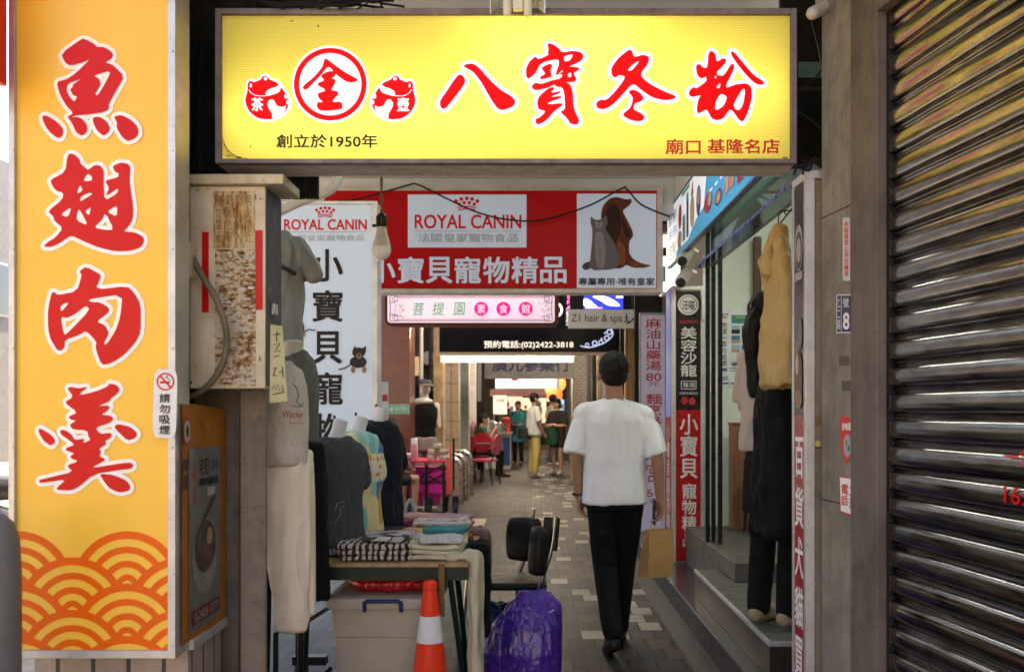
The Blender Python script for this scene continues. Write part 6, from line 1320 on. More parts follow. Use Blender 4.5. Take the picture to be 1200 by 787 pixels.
fold('rust coloured folded scarf on the right edge of the stall table', 535, 640, 4.95, .15, .2, .05, M('rust_knit', (.3, .09, .03), .9, var=.3, scale=40), 12)
fold('teal folded blouse on top of the speckled knitwear', 521, 632, 4.84, .2, .18, .03, M('teal_knit', (.04, .2, .22), .9, var=.2, scale=30), -10, 1, ZT + .066)
fold('white lace folded blouse on top of the cream clothes', 515, 640, 4.5, .2, .2, .025, lace, 8, 1, ZT + .071)
fold('black and white printed folded cloth on top of the checked clothes', 452, 640, 4.52, .2, .2, .025, patch('bw_print', [(.5, .5, .48), (.02, .02, .02), (.4, .38, .36), (.05, .04, .05)], 24), -9, 1, ZT + .076)
fold('small dark folded cloth under the bust of the grey denim vest', 388, 650, 4.6, .3, .2, .04, M('dark_cloth', (.06, .07, .09), .9), 0, 2)
fold('grey lace folded cloth between the denim vest and the patterned shirt', 420, 645, 4.85, .3, .2, .028, lace, 0, 1)
# cloths draped over the right end
def drape(label, px0, px1, Y, z0, z1, mat, x, d=.03, name='draped_cloth'):
    mb = MB(); y0, y1 = Y - px0, Y + px1
    secs = [(Vector((x + .02 * k * 0, (y0 + y1) / 2, z0 + (z1 - z0) * k / 5)), d * (1.0 if k < 5 else .8), (y1 - y0) / 2 * (.8 + .04 * k)) for k in range(6)]
    mb.loft(secs, 20); mb.box(x - .12, x + .01, y0 + .02, y1 - .02, z1 - .012, z1 + .004)
    o = blob(name, mb, mat, None, .006, 2, .012, 12, (1.3, 1.3, .15), fold=True); return tag(o, label, 'cloth')
drape('cream scarf draped over the near right corner of the stall table', .06, .06, 4.42, .2, ZT + .02, creamf, -.245, .018)
drape('black garment draped over the right end of the stall table', .12, .12, 4.75, .33, ZT + .02, black_c, -.235, .03)
drape('dusty pink cloth hanging over the far right corner of the stall table', .09, .09, 5.35, .5, ZT + .02, M('dusty_pink', (.2, .13, .12), .9), -.245, .02)
stp = box('strap', M('tan_webbing', (.2, .11, .04), .8), X(514, 4.31), X(521, 4.31), 4.305, 4.3095, Z(722, 4.31), Z(660, 4.31)); tag(stp, 'tan webbing strap hanging from the near edge of the stall table', 'strap')
# bin, bags, cone, chair
bn = thing('storage_bin', 'pale plastic storage bin with a blue handled lid under the stall table', 'storage box', (-.66, 4.62, 0))
binm = M('bin_plastic', (.4, .35, .29), .4, var=.08, dirt=.08, spec=.4)
mb = MB(); cx_, cy_ = -.66, 4.68
def rr(hx, hy, z, r=.05, k=5):
    return [Vector((cx_ + a, cy_ + b, z)) for a, b in rrect(-hx, -hy, hx, hy, r, k)]
rings = [rr(.2, .25, .004), rr(.205, .255, .02), rr(.218, .265, .37), rr(.224, .27, .374), rr(.232, .28, .53)]; m_ = len(rings[0])
mb.add([v for q in rings for v in q], [(i * m_ + k, i * m_ + (k + 1) % m_, (i + 1) * m_ + (k + 1) % m_, (i + 1) * m_ + k) for i in range(4) for k in range(m_)] + [tuple(range(m_))[::-1], tuple(4 * m_ + k for k in range(m_))])
mb.build('tub', binm, bn, smooth=True)
mb = MB(); rings = [rr(.25, .3, .505), rr(.252, .302, .52), rr(.25, .3, .548), rr(.235, .285, .556), rr(.2, .25, .56)]
mb.add([v for q in rings for v in q], [(i * m_ + k, i * m_ + (k + 1) % m_, (i + 1) * m_ + (k + 1) % m_, (i + 1) * m_ + k) for i in range(4) for k in range(m_)] + [tuple(range(m_))[::-1], tuple(4 * m_ + k for k in range(m_))])
mb.build('lid', binm, bn, smooth=True, sharp=50)
tube('handle', M('handle_blue', (.02, .035, .13), .4), [(cx_ - .07, cy_ - .305, .495), (cx_ - .07, cy_ - .315, .535), (cx_ - .06, cy_ - .318, .542), (cx_ + .08, cy_ - .318, .542), (cx_ + .09, cy_ - .315, .535), (cx_ + .09, cy_ - .305, .495)], .009, bn)
def bagmat(name, c):
    m = M(name, c, .26, var=.2, scale=5, spec=.6); nt = m.node_tree; b = nt.nodes['Principled BSDF']; co = nt.nodes['Texture Coordinate'].outputs['Object']
    v = node(nt, 'ShaderNodeTexVoronoi'); v.feature = 'DISTANCE_TO_EDGE'; v.inputs['Scale'].default_value = 9
    mp_ = node(nt, 'ShaderNodeMapping'); mp_.inputs['Scale'].default_value = (1.2, 1.2, .4); mp_.inputs['Rotation'].default_value = (.3, .4, .2)
    nz = node(nt, 'ShaderNodeTexNoise'); nz.inputs['Scale'].default_value = 9; nt.links.new(co, nz.inputs['Vector']); av = mixrgb(nt, co, nz.outputs['Color'], .18)
    nt.links.new(av, mp_.inputs[0]); nt.links.new(mp_.outputs[0], v.inputs['Vector']); bump(nt, b, v.outputs['Distance'], .35, .03); return m
rbag = tag(blob('red_bag', MB().ell((-.66, 4.6, .60), (.19, .17, .055)).ell((-.52, 4.56, .60), (.12, .12, .045)).ell((-.78, 4.7, .62), (.1, .1, .055)), bagmat('red_plastic', (.4, .015, .015)), None, .007, 1, .014, 13, (1, 1, 1), ridged=True), 'crumpled red plastic bag on the lid of the storage bin', 'bag')
cn = thing('traffic_cone', 'orange traffic cone with one white band beside the storage bin', 'cone', (X(504, 4.42), 4.42, 0))
ccx, ccy = X(504, 4.25), 4.25; corm = M('cone_orange', (.78, .045, .012), .45, var=.06, dirt=.04)
def conr(z): return .1 - .12 * (z - .03)
MB().lathe((ccx, ccy, .03), [(conr(z), z - .03) for z in (.03, .1, .25, .393)], 32).build('lower_cone', corm, cn, smooth=True)
MB().lathe((ccx, ccy, .394), [(conr(.394) + .002, 0), (conr(.505) + .002, .111)], 32).build('white_band', M('cone_white', (.66, .67, .68), .5, var=.08, dirt=.2), cn, smooth=True)
MB().lathe((ccx, ccy, .506), [(conr(z), z - .506) for z in (.506, .57, .618)] + [(conr(.62) + .003, .116), (conr(.645) + .003, .14), (.02, .148), (.0, .15)], 32).build('upper_cone', corm, cn, smooth=True)
MB().box(ccx - .15, ccx + .15, ccy - .15, ccy + .15, 0, .029).build('base', M('cone_base', (.1, .02, .015), .6), cn, bevel=.01)
mbp = MB()
def bsec(px, z, rx, ry, n=20, e=.7):
    return [Vector((X(px, 5.02) + rx * math.copysign(abs(math.cos(2 * math.pi * k / n)) ** e, math.cos(2 * math.pi * k / n)), 5.02 + ry * math.copysign(abs(math.sin(2 * math.pi * k / n)) ** e, math.sin(2 * math.pi * k / n)), z)) for k in range(n)]
bs_ = [bsec(610, .003, .18, .14), bsec(610, .05, .2, .165), bsec(611, .18, .2, .165), bsec(618, .3, .175, .14), bsec(624, .38, .14, .1), bsec(628, .43, .1, .06), bsec(628, .475, .075, .03)]
mbp.add([v for q in bs_ for v in q], [(i * 20 + k, i * 20 + (k + 1) % 20, (i + 1) * 20 + (k + 1) % 20, (i + 1) * 20 + k) for i in range(6) for k in range(20)] + [tuple(range(20))[::-1], tuple(120 + k for k in range(20))])
mbp.ell((X(652, 5.02), 5.0, .36), (.03, .05, .08))
pb_ = blob('purple_bag', mbp, bagmat('purple_plastic', (.06, .018, .27)), None, .005, 1, .013, 8, (1.3, 1.3, .42), ridged=True)
tag(pb_, 'purple plastic rubbish bag slumped on the tiles in front of the black chair', 'bag')
bb_ = blob('blue_bag', MB().ell((X(590, 5.55), 5.55, .16), (.16, .13, .16)).ell((X(575, 5.5), 5.5, .2), (.08, .1, .13)), bagmat('blue_plastic', (.01, .05, .18)), None, .007, 1, .014, 11, (1, 1, .6), ridged=True)
tag(bb_, 'blue plastic bag under the seat of the black chair', 'bag')
ch = thing('padded_chair', 'black chair with a two piece padded back and steel tube frame beside the stall', 'chair', (X(606, 5.5), 5.5, 0))
yc = 5.45; cxx = X(604, yc); vinyl = M('black_vinyl', (.01, .0095, .0095), .5, var=.3, bmp=.08, bscale=60); chrome = M('chrome', (.5, .5, .52), .2, metal=1, var=.1)
MB().box(cxx - .17, cxx + .17, yc - .2, yc + .2, .425, .465).build('seat', vinyl, ch, bevel=.018, bseg=3)
# the back stands at the right side of the seat; the chair faces left, a little towards the viewer
bk0, bk1 = Vector((X(647, 5.3), 5.26, 0)), Vector((X(622, 5.62), 5.66, 0))
for q in (bk0, bk1):
    tube('back_post', chrome, crv([q + Vector((-.09, 0, .40)), q + Vector((-.05, 0, .5)), q + Vector((-.005, 0, .65)), q + Vector((.015, 0, .82))], 5), .0125, ch)
    tube('rear_leg', chrome, [q + Vector((-.09, 0, .42)), q + Vector((-.02, 0, 0))], .0125, ch)
for q in (bk0, bk1): tube('front_leg', chrome, [q + Vector((-.36, 0, .42)), q + Vector((-.40, 0, 0))], .0125, ch)
MB().box(X(636, 5.3), X(655, 5.3), 5.3, 5.33, Z(645, 5.3), Z(606, 5.3), Matrix.Rotation(R(5), 3, 'Y')).build('back_plate', vinyl, ch, bevel=.008)
def pad(c, w, d, h, yaw, tilt):
    mb = MB(); q = Matrix.Translation(c) @ Matrix.Rotation(R(yaw), 4, 'Z') @ Matrix.Rotation(R(tilt), 4, 'Y')
    seg = 24; vs = []; rows = 9
    for i in range(rows):
        a = math.pi * i / (rows - 1); zz = -math.cos(a); sc = max(.05, math.sin(a) ** .22)
        for j in range(seg):
            b = 2 * math.pi * j / seg; cb, sb = math.cos(b), math.sin(b)
            vs.append(q @ Vector((d / 2 * sc * math.copysign(abs(cb) ** .6, cb), w / 2 * sc * math.copysign(abs(sb) ** .4, sb), h / 2 * zz)))
    mb.add(vs, [(i * seg + j, i * seg + (j + 1) % seg, (i + 1) * seg + (j + 1) % seg, (i + 1) * seg + j) for i in range(rows - 1) for j in range(seg)] + [tuple(range(seg))[::-1], tuple((rows - 1) * seg + j for j in range(seg))])
    return mb.build('back_pad', vinyl, ch, smooth=True, sharp=80)
pad(Vector((X(614, 5.6), 5.6, .655)), .21, .1, .25, 62, 4); pad(Vector((X(631, 5.27), 5.26, .635)), .12, .085, .265, 22, 5)
# ------------------------------------------------------------------ further down the left side
maroon_t = brickmat('maroon_tiles', (.13, .03, .022), (.1, .023, .017), (.08, .045, .04), .21, .068, .005, .28, 'XZ', .4, .5, .2)
bp1 = thing('brick_pillar', 'maroon tiled pillar behind the pink cart', 'pillar', (-1.8, 13.3, 0))
box('shaft', maroon_t, X(425, 13.0), X(480, 13.0), 13.0, 13.6, 0, 3.318, bp1)
sgn = thing('green_plate', 'small green sign plate on the maroon tiled pillar', 'sign', P(467, 484, 12.99))
f = Flat(lambda a, b: P(a, b, 12.995), (0, -1, 0), .002); f.rect(453.5, 473.5, 480, 484.5, pw).rect(454.2, 474.2, 479.3, 483.8, M('plate_green', (.03, .3, .22), .4)).ell(459, 479, 2.4, 2.8, pw).text('防空避難', 463, 476, 477, 482, pw, bold=.02)
f.build('plate', sgn)
oldc = M('ochre_edge', (.33, .24, .15), .8, var=.4, dirt=.5, scale=6)
op = thing('pipe_pillar', 'dirty ochre pillar with pipes and meters behind the maroon pillar', 'pillar', (X(500, 14.6), 14.8, 0))
box('shaft', oldc, X(479, 14.2), X(492, 14.2), 14.2, 14.6, 0, 3.318, op); box('shaft', oldc, X(508, 14.6), X(519, 14.6), 14.6, 15, 0, 3.318, op)
box('recess', darkmass, X(489, 14.62), X(510, 14.62), 14.75, 14.8, 0, 3.318, op)
for k, a in enumerate((485, 489, 494, 505)): tube('pipe', (oldc, darkmass, alu, darkmass)[k], [(X(a, 14.15), 14.1, 1.2 + .15 * k), (X(a, 14.15), 14.1, 3.3)], .03, op)
MB().lathe(P(502, 420, 14.7), [(.1, 0), (.11, .03), (.09, .07), (.0, .08)], 16, (0, -1, 0)).build('meter', M('meter_glass', (.18, .22, .28), .15), op, smooth=True); MB().box(X(484, 14.1), X(491, 14.1), 14.0, 14.15, Z(440, 14.1), Z(418, 14.1)).build('junction', M('cream_plastic'), op)
mq = thing('cap_mannequin', 'white male mannequin in a black vest grey trousers and grey cap by the maroon pillar', 'mannequin', gx(498, 14.0))
Yq = 14.0; qx = X(498, Yq); mb = MB()
mb.loft([((qx, Yq, .95), .16, .11), ((qx, Yq, 1.1), .145, .1), ((qx, Yq, 1.28), .185, .12), ((qx, Yq, 1.4), .19, .11), ((qx + .02, Yq, 1.47), .12, .08)]); blob('vest', mb, black_c, mq, .012, 4, .005, 9)
mb = MB().ell((qx - .03, Yq - .02, 1.5), (.15, .08, .05)).cap((qx, Yq, 1.48), .05, (qx, Yq, 1.62), .05).ell((qx, Yq, 1.68), (.075, .09, .11)).cap((qx - .16, Yq, 1.44), .05, (qx - .19, Yq + .02, 1.15), .035).cap((qx + .16, Yq, 1.44), .05, (qx + .19, Yq + .02, 1.15), .035); blob('body', mb, M('mannequin_white', (.6, .6, .6), .3, spec=.5), mq, .012, 3)
mb = MB().loft([((qx, Yq, 1.0), .165, .115), ((qx, Yq, .85), .17, .12), ((qx, Yq, .8), .165, .115)]).cap((qx - .085, Yq, .88), .095, (qx - .09, Yq, .1), .075).cap((qx + .085, Yq, .88), .095, (qx + .09, Yq, .1), .075); blob('trousers', mb, M('grey_flannel', (.2, .19, .19), .9, var=.15), mq, .013, 4, .008, 8, (1, 1, .2))
MB().lathe((qx, Yq, 1.72), [(.095, 0), (.095, .05), (.07, .085), (.0, .095)], 16).build('cap', M('cap_grey', (.07, .075, .1), .8), mq, smooth=True); MB().ell((qx + .04, Yq - .12, 1.725), (.11, .09, .015)).build('cap_brim', M('cap_brim', (.42, .36, .26), .8), mq, smooth=True)
MB().lathe((qx, Yq, 0), [(.18, 0), (.18, .015), (.03, .03), (.03, .1)], 20).build('base', alu, mq)
# tile pillars and shopfront pieces of the left row
tb_beige = brickmat('beige_strip_tiles', (.42, .34, .26), (.4, .32, .25), (.2, .15, .11), .12, .3, .01, .4, 'XZ', .3, 0, .1)
p3 = thing('tile_pillar', 'pillar clad in tall beige tiles beyond the capped mannequin', 'pillar', (X(530, 16.5), 16.5, 0))
box('shaft', tb_beige, X(520, 16), X(537, 16), 16, 16.5, 0, 3.318, p3); box('green_strip', M('green_strip', (.07, .13, .045), .6), X(514.5, 15.9), X(519.5, 15.9), 15.9, 16.3, 0, Z(505, 15.9), p3); box('grey_strip', M('grey_strip', (.3, .32, .31), .6), X(514.5, 15.9), X(519.5, 15.9), 15.9, 16.3, Z(504.9, 15.9), 3.318, p3)
p4 = thing('ribbed_pillar', 'grey pillar with horizontal ribs next to the beige tiled pillar', 'pillar', (X(545, 18.5), 18.5, 0))
mb = MB(); mb.box(X(538, 18), X(549, 18), 18.02, 18.5, 0, 3.318)
for k in range(40): mb.box(X(538, 18) - .004, X(549, 18) + .004, 18.0, 18.02, k * .08 + .01, k * .08 + .06)
mb.build('shaft', M('ribbed_grey', (.32, .34, .33), .5), p4)
p5 = thing('white_pillar', 'narrow white pillar beside the food counter', 'pillar', (X(554, 21), 21, 0))
box('shaft', M('white_pillar_paint', (.6, .56, .52), .6), X(550, 20.8), X(557, 20.8), 20.8, 21.2, 0, 3.318, p5); MB().ell(P(555, 500, 20.7), (.06, .05, .13)).build('pink_cloth', M('pink_cloth', (.5, .2, .25), .8), p5, smooth=True)
# left row backs: shop interior walls away from the street, beyond the opening
lw_ = thing('left_shops', 'dim row of shop interiors along the left of the arcade', 'shop', (-2.3, 30, 0))
box('wall', M('dim_wall', (.12, .11, .1), .8, dirt=.3), -2.4, -2.3, 14.9, 46, 0, 3.318, lw_); box('front_return', darkmass, -2.4, X(489, 14.9), 14.85, 14.9, 0, 3.318, lw_)
box('dark_gap', darkmass, X(557, 23), X(568, 23), 23, 23.1, 0, 3.318, lw_); box('signs', M('shelf_grey', (.2, .2, .22), .6), X(559, 22.9), X(564, 22.9), 22.9, 22.95, Z(470, 22.9), Z(425, 22.9), lw_)  # near-black sheet put in for the dark gap beside the white pillar
rw_ = thing('right_shops', 'dim row of shopfronts with timber and dark doors along the right of the arcade', 'shop', (1.4, 30, 0))
box('wall', M('dim_wall'), 1.36, 1.46, 10.25, 46, 0, 3.318, rw_); box('return', darkmass, X(744, 10.3), 1.6, 10.3, 10.4, .0, 3.318, rw_)
for (a, b, Y, m) in ((733, 748, 12.1, wood('tan_door', (.4, .24, .11), 5)), (722, 726, 12.6, M('tan_frame')), (727, 733, 12.4, blk), (712, 721, 14, M('grey_door', (.16, .15, .15), .5)), (700, 704, 15, oldc), (694, 699, 15.5, blk), (688, 693, 16, M('dark_panel', (.05, .04, .04), .4))):
    box('door_panel', m, X(a, Y), X(b, Y), Y, Y + .15, 0, 3.318, rw_)
p6 = thing('white_tile_pillar', 'pale tiled pillar on the right behind the walking man', 'pillar', (X(679, 19), 19, 0))
box('shaft', brickmat('white_tiles', (.5, .46, .42), (.46, .42, .38), (.25, .22, .2), .11, .055, .008, .4, 'XZ', .3, .5, .1), X(671, 19), X(687, 19), 19, 19.6, 0, 3.318, p6)
# pink folding cart
Yk = 12.6; ct = thing('folding_cart', 'bright pink folding wagon with black frame and red tray table on top', 'cart', gx(508, 12.7))
kx0, kx1 = X(475, Yk), X(528, Yk); hot = M('hot_pink', (.75, .03, .32), .7, var=.1, bmp=.1); redf = M('red_fabric', (.5, .03, .05), .75)
mb = MB().box(kx0, kx1 - .06, Yk, Yk + .9, .27, .62); mb.build('basket', hot, ct, bevel=.02)
MB().add([(kx1 - .055, Yk + .02, .27), (kx1 - .055, Yk + .9, .27), (kx1 - .055, Yk + .9, .98), (kx1 - .055, Yk + .4, .8), (kx1 - .055, Yk + .02, .64)], [(0, 1, 2, 3, 4)]).build('side_fabric', redf, ct)
f = Flat(lambda a, b: P(a, b, Yk), (0, -1, 0), .003); f.rect(474.5, 563, 523, 567, M('pink_dark', (.4, .015, .15), .8)); f.rect(483, 577, 496, 591, M('pink_dark')).rect(503, 577, 516, 591, M('pink_dark')); f.stroke([(483, 577), (487, 581), (496, 577)], 1.4, blk).stroke([(503, 577), (511, 582), (516, 577)], 1.4, blk); f.build('pockets', ct)
mb = MB()
for a in (477, 499.5, 520): mb.tube([P(a, 600, Yk - .03), P(a, 545, Yk - .03)], .02, 8)
for a, b, c, d in ((480, 566, 518, 545), (480, 545, 518, 566), (478, 600, 522, 600), (480, 556, 500, 566), (518, 556, 500, 566)): mb.tube([P(a, b, Yk - .03), P(c, d, Yk - .03)], .012, 6)
for a in (480, 520): mb.tube([P(a, 566, Yk - .02), P(a, 541, Yk - .02)], .014, 6)
mb.tube([(kx1 - .03, Yk, .3), (kx1 - .03, Yk + .9, .3)], .015, 6).tube([(kx1 - .03, Yk + .9, .3), (kx1 - .03, Yk + .9, 1.0)], .015, 6); mb.build('frame', blk, ct)
box('tray', M('tray_red', (.5, .03, .07), .5), X(469, Yk), X(523, Yk), Yk - .08, Yk + .75, Z(541.5, Yk), Z(539.3, Yk), ct, bevel=.006)
for a, yy in ((478, Yk - .02), (500, Yk - .05), (531, Yk + .1), (520, Yk + .85)):
    mb = MB().lathe((X(a, yy), yy, .1), [(.08, 0), (.1, .01), (.1, .05), (.08, .06)], 20, (1, 0, 0)); mb.build('wheel', M('rubber'), ct, smooth=True); MB().box(X(a, yy) - .01, X(a, yy) + .07, yy - .02, yy + .02, .15, .28).build('fork', blk, ct)
zt3 = Z(539.3, Yk)
th_ = thing('thermos', 'pink thermos flask with white lid on the red tray of the cart', 'flask', (X(485, Yk), Yk + .05, zt3 + .001)); MB().lathe((X(485, Yk), Yk + .05, zt3 + .001), [(.042, 0), (.045, .01), (.045, .19), (.04, .2)], 18).build('bottle', M('flask_pink', (.55, .25, .27), .35), th_, smooth=True); MB().lathe((X(485, Yk), Yk + .05, zt3 + .202), [(.04, 0), (.04, .07), (.036, .08), (.0, .082)], 18).build('lid', M('flask_white', (.7, .7, .7), .35), th_, smooth=True)
clearp = M('food_box_clear', (.45, .38, .28), .18, var=.35, scale=30, spec=.6)
for k, (a, z_, w) in enumerate(((505, 0, .14), (520, 0, .14), (506, .075, .13), (519, .075, .13), (512, .148, .12))):
    o = tag(MB().loft([((X(a, Yk) - .0, Yk + .1, zt3 + z_ + .002), w * .42, .08), ((X(a, Yk), Yk + .1, zt3 + z_ + .035), w * .5, .09), ((X(a, Yk), Yk + .1, zt3 + z_ + .04), w * .5, .09), ((X(a, Yk), Yk + .1, zt3 + z_ + .07), w * .4, .075)], 16).build('food_box', clearp, smooth=True, sharp=50), 'clear plastic food box of snacks stacked on the red tray of the cart', 'food box', 'food boxes on the cart')
o = tag(blob('tissue_bag', MB().ell((X(474, Yk), Yk + .1, zt3 + .05), (.06, .06, .05)).ell((X(477, Yk), Yk + .12, zt3 + .045), (.06, .06, .045)), M('tissue_white', (.6, .56, .56), .5), None, .008, 1, .01, 30, (1, 1, 1)), 'crumpled white plastic wrap beside the thermos', 'wrapping')
# steel cycle hoops
steel = M('brushed_steel', (.55, .56, .56), .28, metal=1, var=.12)
for k, (a, Y, tp) in enumerate(((553, 16.0, 528), (546, 15.2, 532), (541, 14.6, 536))):
    x1_ = X(a, Y); x0_ = X(a - 42, Y); zt4 = Z(tp, Y); r = .18
    pts = [(x1_, Y, 0), (x1_, Y, zt4 - r)] + [(x1_ - r + r * math.cos(q), Y, zt4 - r + r * math.sin(q)) for q in (.4, .8, 1.2, 1.57)] + [(x0_ + r + r * math.cos(q), Y, zt4 - r + r * math.sin(q)) for q in (1.57, 2, 2.4, 2.8)] + [(x0_, Y, zt4 - r - .05), (x0_, Y, 0)]
    o = tag(MB().tube(pts, .035, 12).build('steel_hoop', steel, smooth=True, sharp=60), ('furthest', 'middle', 'nearest')[k] + ' of three steel tube hoops standing beside the pink cart', 'hoop barrier', 'steel hoops')
# red chairs
cred = M('chair_red', (.28, .012, .03), .4, var=.1); cpink = M('chair_pink', (.55, .1, .18), .4)
def rchair(label, px, Y, yaw, mat):
    c = Vector(gx(px, Y)); t = thing('red_chair', label, 'chair', c, 'red chairs at the eatery'); q = Matrix.Rotation(R(yaw), 4, 'Z'); Vv = lambda x, y, z: c + q @ Vector((x, y, z))
    mb = MB().loft([((0, 0, .43), .2, .2), ((0, 0, .45), .215, .21), ((0, 0, .48), .205, .2)], 20, Matrix.Translation(c) @ q); mb.build('seat', mat, t, smooth=True, sharp=60)
    o = [(x, z) for x, z in rrect(-.2, .55, .2, .92, .16, 6)]; MB().prism([Vv(x, -.2 - (z - .5) * .12, z) for x, z in o], q @ Vector((0, .05, 0))).build('backrest', mat, t, bevel=.015, bseg=3)
    if mat is cred:
        o = [(x, z) for x, z in rrect(-.07, .62, .07, .76, .06, 5)]; MB().prism([Vv(x, -.206 - (z - .5) * .12, z) for x, z in o], q @ Vector((0, .012, 0))).build('back_hole', darkmass, t)
    for sx_, sy in ((-1, -1), (1, -1), (-1, 1), (1, 1)): MB().tube([Vv(sx_ * .15, sy * .15, .44), Vv(sx_ * .2, sy * .2, 0)], .014, 8).build('leg', blk, t)
    for sx_ in (-1, 1): MB().tube([Vv(sx_ * .15, -.17, .44), Vv(sx_ * .14, -.23, .7)], .012, 6).build('back_post', blk, t)
    return t
rchair('pink backed red seated chair nearest the walkway', 570, 18.4, 70, cpink)
rchair('dark red chair with an oval hole in its back, left of the pink backed chair', 543, 18.6, 175, cred)
rchair('dark red chair behind the small table where the young man sits', 560, 19.6, 160, cred)
etb = thing('eatery_table', 'small dark topped table between the red chairs', 'table', gx(556, 19.2)); e = Vector(gx(556, 19.2))
MB().box(e.x - .3, e.x + .3, e.y - .3, e.y + .3, .71, .74).build('tabletop', M('table_dark', (.08, .06, .05), .4), etb, bevel=.006); MB().tube([e, e + Vector((0, 0, .71))], .03, 8).build('pillar', blk, etb)
# food counter
fc = thing('food_counter', 'blue and white food counter with pots at the eatery', 'counter', gx(580, 23))
MB().box(X(560, 23), X(598, 23), 23, 24, .02, .82).build('cabinet', M('counter_white', (.5, .52, .54), .4), fc); MB().box(X(589, 23), X(597.5, 23), 22.985, 22.998, .1, .75).build('blue_panel', M('counter_blue', (.03, .08, .25), .4), fc); MB().box(X(558, 23), X(600, 23), 22.95, 24, .821, .86).build('worktop', steel, fc)
for a, r, h_ in ((575, .16, .22), (585, .2, .18), (593, .1, .3)): tag(MB().lathe((X(a, 23.2), 23.3, .861), [(r, 0), (r, h_), (r * 1.06, h_ + .01), (r * .4, h_ + .05), (0, h_ + .06)], 18).build('cooking_pot', steel if a != 593 else M('cooler_red', (.4, .04, .03), .4), smooth=True), {575: 'left steel pot on the food counter', 585: 'wide steel pot in the middle of the food counter', 593: 'tall red container on the right of the food counter'}[a], 'pot')
for a, h_ in ((567, .26), (571, .34)): tag(MB().lathe((X(a, 23.05), 23.05, .861), [(.035, 0), (.048, h_)], 14).build('cup_stack', M('paper_white', (.7, .68, .64), .6), smooth=True), ('shorter' if h_ < .3 else 'taller') + ' stack of white paper cups on the food counter', 'cups')
mbd = thing('menu_board', 'cream menu board with red writing above the food counter', 'sign', P(586, 485, 23)); box('board', E('menu_cream_lit', (.9, .78, .6), .35), X(578, 22.9), X(594, 22.9), 22.9, 22.95, Z(485, 22.9), Z(463, 22.9), mbd)
f = Flat(lambda a, b: P(a, b, 22.9), (0, -1, 0), .003); f.text('今日特餐', 581, 467, 591, 471, redv, bold=.02).build('writing', mbd); tube('post', alu, [(X(579, 23), 22.97, .86), (X(579, 23), 22.97, Z(464, 23))], .015, mbd)
# far end: bright shops
fe = thing('far_shop', 'bright shop at the far end of the arcade with warm and pink light', 'shop', (-.3, 40, 0))
box('back_wall', M('far_wall', (.3, .26, .22), .8, dirt=.2), -5, 4, 42, 42.1, 0, 3.318, fe)
box('pink_awning', M('far_pink', (.6, .3, .3), .7), X(574, 30), X(640, 30), 30, 30.6, Z(464, 30), Z(456, 30), fe)
for a, b, c, d, col, s in ((595, 462, 612, 478, (1, .55, .45), 1.2), (612, 466, 640, 480, (1, .75, .5), 1.0), (628, 480, 645, 500, (1, .7, .5), .8), (654, 468, 661, 480, (.3, .6, 1), 1.2), (648, 440, 655, 462, (1, .3, .1), .8), (598, 478, 604, 500, (.9, .9, 1), .9), (615, 484, 625, 505, (.9, .5, .4), .6), (641, 455, 652, 470, (1, .85, .65), 1.1)):
    box('lit_sign', E('far_%d' % a, col, s * .5), X(a, 38), X(c, 38), 38, 38.1, Z(d, 38), Z(b, 38), fe)
rd = random.Random(9)
for k in range(26):
    a, b = rd.uniform(575, 668), rd.uniform(470, 522); w, h_ = rd.uniform(2, 7), rd.uniform(3, 9)
    box('shelf_goods', M('goods_%d' % (k % 7), ((.4, .1, .05), (.1, .2, .3), (.5, .4, .2), (.08, .07, .07), (.3, .3, .32), (.35, .05, .1), (.06, .18, .1))[k % 7], .6), X(a, 36), X(a + w, 36), 36 + k * .02, 36.3 + k * .02, Z(b + h_, 36), Z(b, 36), fe)
MB().box(X(570, 36.6), X(672, 36.6), 36.8, 37.4, 0, .9).build('counter', wood('far_wood', (.3, .15, .07), 4), fe)
wcb = thing('wooden_cabinet', 'brown wooden cabinet behind the people at the end of the arcade', 'cabinet', gx(648, 27)); MB().box(X(640, 27), X(664, 27), 27, 27.6, .01, 1.0).build('body', wood('far_wood'), wcb, bevel=.01); MB().box(X(639, 27), X(665, 27), 26.98, 27.6, 1.001, 1.04).build('top', wood('red_wood'), wcb)
for k, (a, b, r) in enumerate(((650, 462, .22), (655, 449, .2), (646, 455, .18))):
    t = thing('paper_lantern', ('large', 'upper', 'left')[k] + ' orange red lantern hanging at the end of the arcade', 'lantern', P(a, b, 28)); c = P(a, b, 28)
    MB().ell(c, (r, r, r * 1.15)).build('shade', E('lantern_%d' % k, ((1, .25, .06), (1, .4, .12), (.9, .5, .25))[k], .55), t, smooth=True); tube('cord', blk, [c + Vector((0, 0, r)), (c.x, c.y, 3.318)], .01, t)
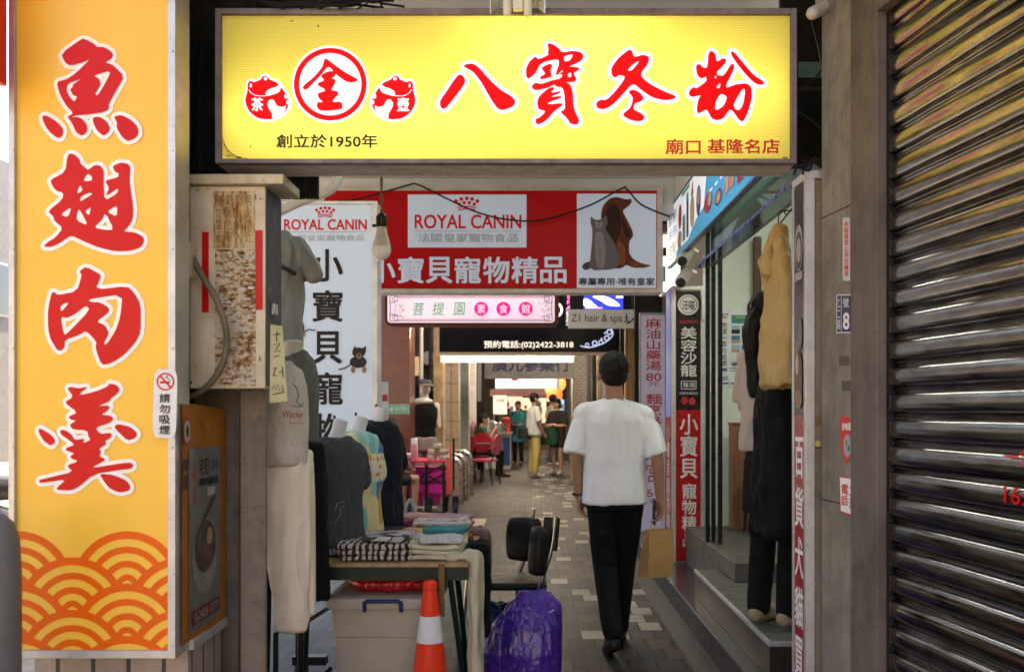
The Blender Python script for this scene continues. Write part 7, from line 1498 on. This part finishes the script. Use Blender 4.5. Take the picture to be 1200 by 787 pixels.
# things by the cart: the small pile of goods and the shoes
o = tag(blob('black_bag', MB().ell((X(452, 9.6), 9.6, .2), (.2, .2, .22)).ell((X(468, 9.6), 9.7, .14), (.14, .15, .15)), M('black_leather'), None, .012, 2, .02, 9, (1, 1, .6)), 'black bag on the floor between the stall and the pink cart', 'bag')
o = tag(blob('floral_blanket', MB().ell((X(450, 11.6), 11.5, .45), (.12, .1, .26)).ell((X(452, 11.6), 11.5, .2), (.14, .12, .2)), patch('floral_red', [(.5, .4, .38), (.3, .02, .06), (.45, .2, .22), (.55, .5, .48)], 16), None, .012, 2, .015, 10, (1, 1, .4)), 'red and white floral cloth over the knees of the person in pink', 'cloth')
o = tag(MB().tube(crv([P(474, 608, 12.0), P(477, 592, 12.0), P(481, 586, 12.0), P(486, 596, 12.0), P(489, 610, 12.0)]), .022, 8).build('striped_cord', stripes('cord_stripe', (.5, .55, .55), (.05, .06, .07), 14, 2, 0), smooth=True), 'black and white striped cord looped by the front wheel of the cart', 'cord')
# street at the left: parked scooter
sc_ = thing('parked_scooter', 'dark parked scooter in the street left of the tall orange sign', 'scooter', (X(2, 8), 8, 0)); sx_ = X(2, 8)
MB().lathe((sx_ - .04, 7.6, .25), [(.2, 0), (.25, .02), (.25, .08), (.2, .1)], 20, (1, 0, 0)).build('wheel', M('rubber'), sc_, smooth=True); MB().lathe((sx_ - .04, 8.8, .25), [(.2, 0), (.25, .02), (.25, .08), (.2, .1)], 20, (1, 0, 0)).build('wheel', M('rubber'), sc_, smooth=True)
blob('body', MB().cap((sx_, 7.75, .5), .16, (sx_, 8.3, .4), .14).cap((sx_, 8.3, .4), .12, (sx_, 8.6, .4), .12).cap((sx_, 8.65, .4), .14, (sx_, 8.75, .95), .1), M('scooter_dark', (.03, .035, .045), .25, spec=.6), sc_, .015, 3)
blob('seat', MB().cap((sx_, 7.6, .78), .11, (sx_, 8.2, .74), .1), vinyl, sc_, .015, 2); tube('handlebar', blk, [(sx_ - .3, 8.7, 1.02), (sx_, 8.78, 1.05), (sx_ + .3, 8.7, 1.02)], .018, sc_); MB().ell((sx_, 7.55, .62), (.06, .03, .04)).build('tail_light', redv, sc_, smooth=True)
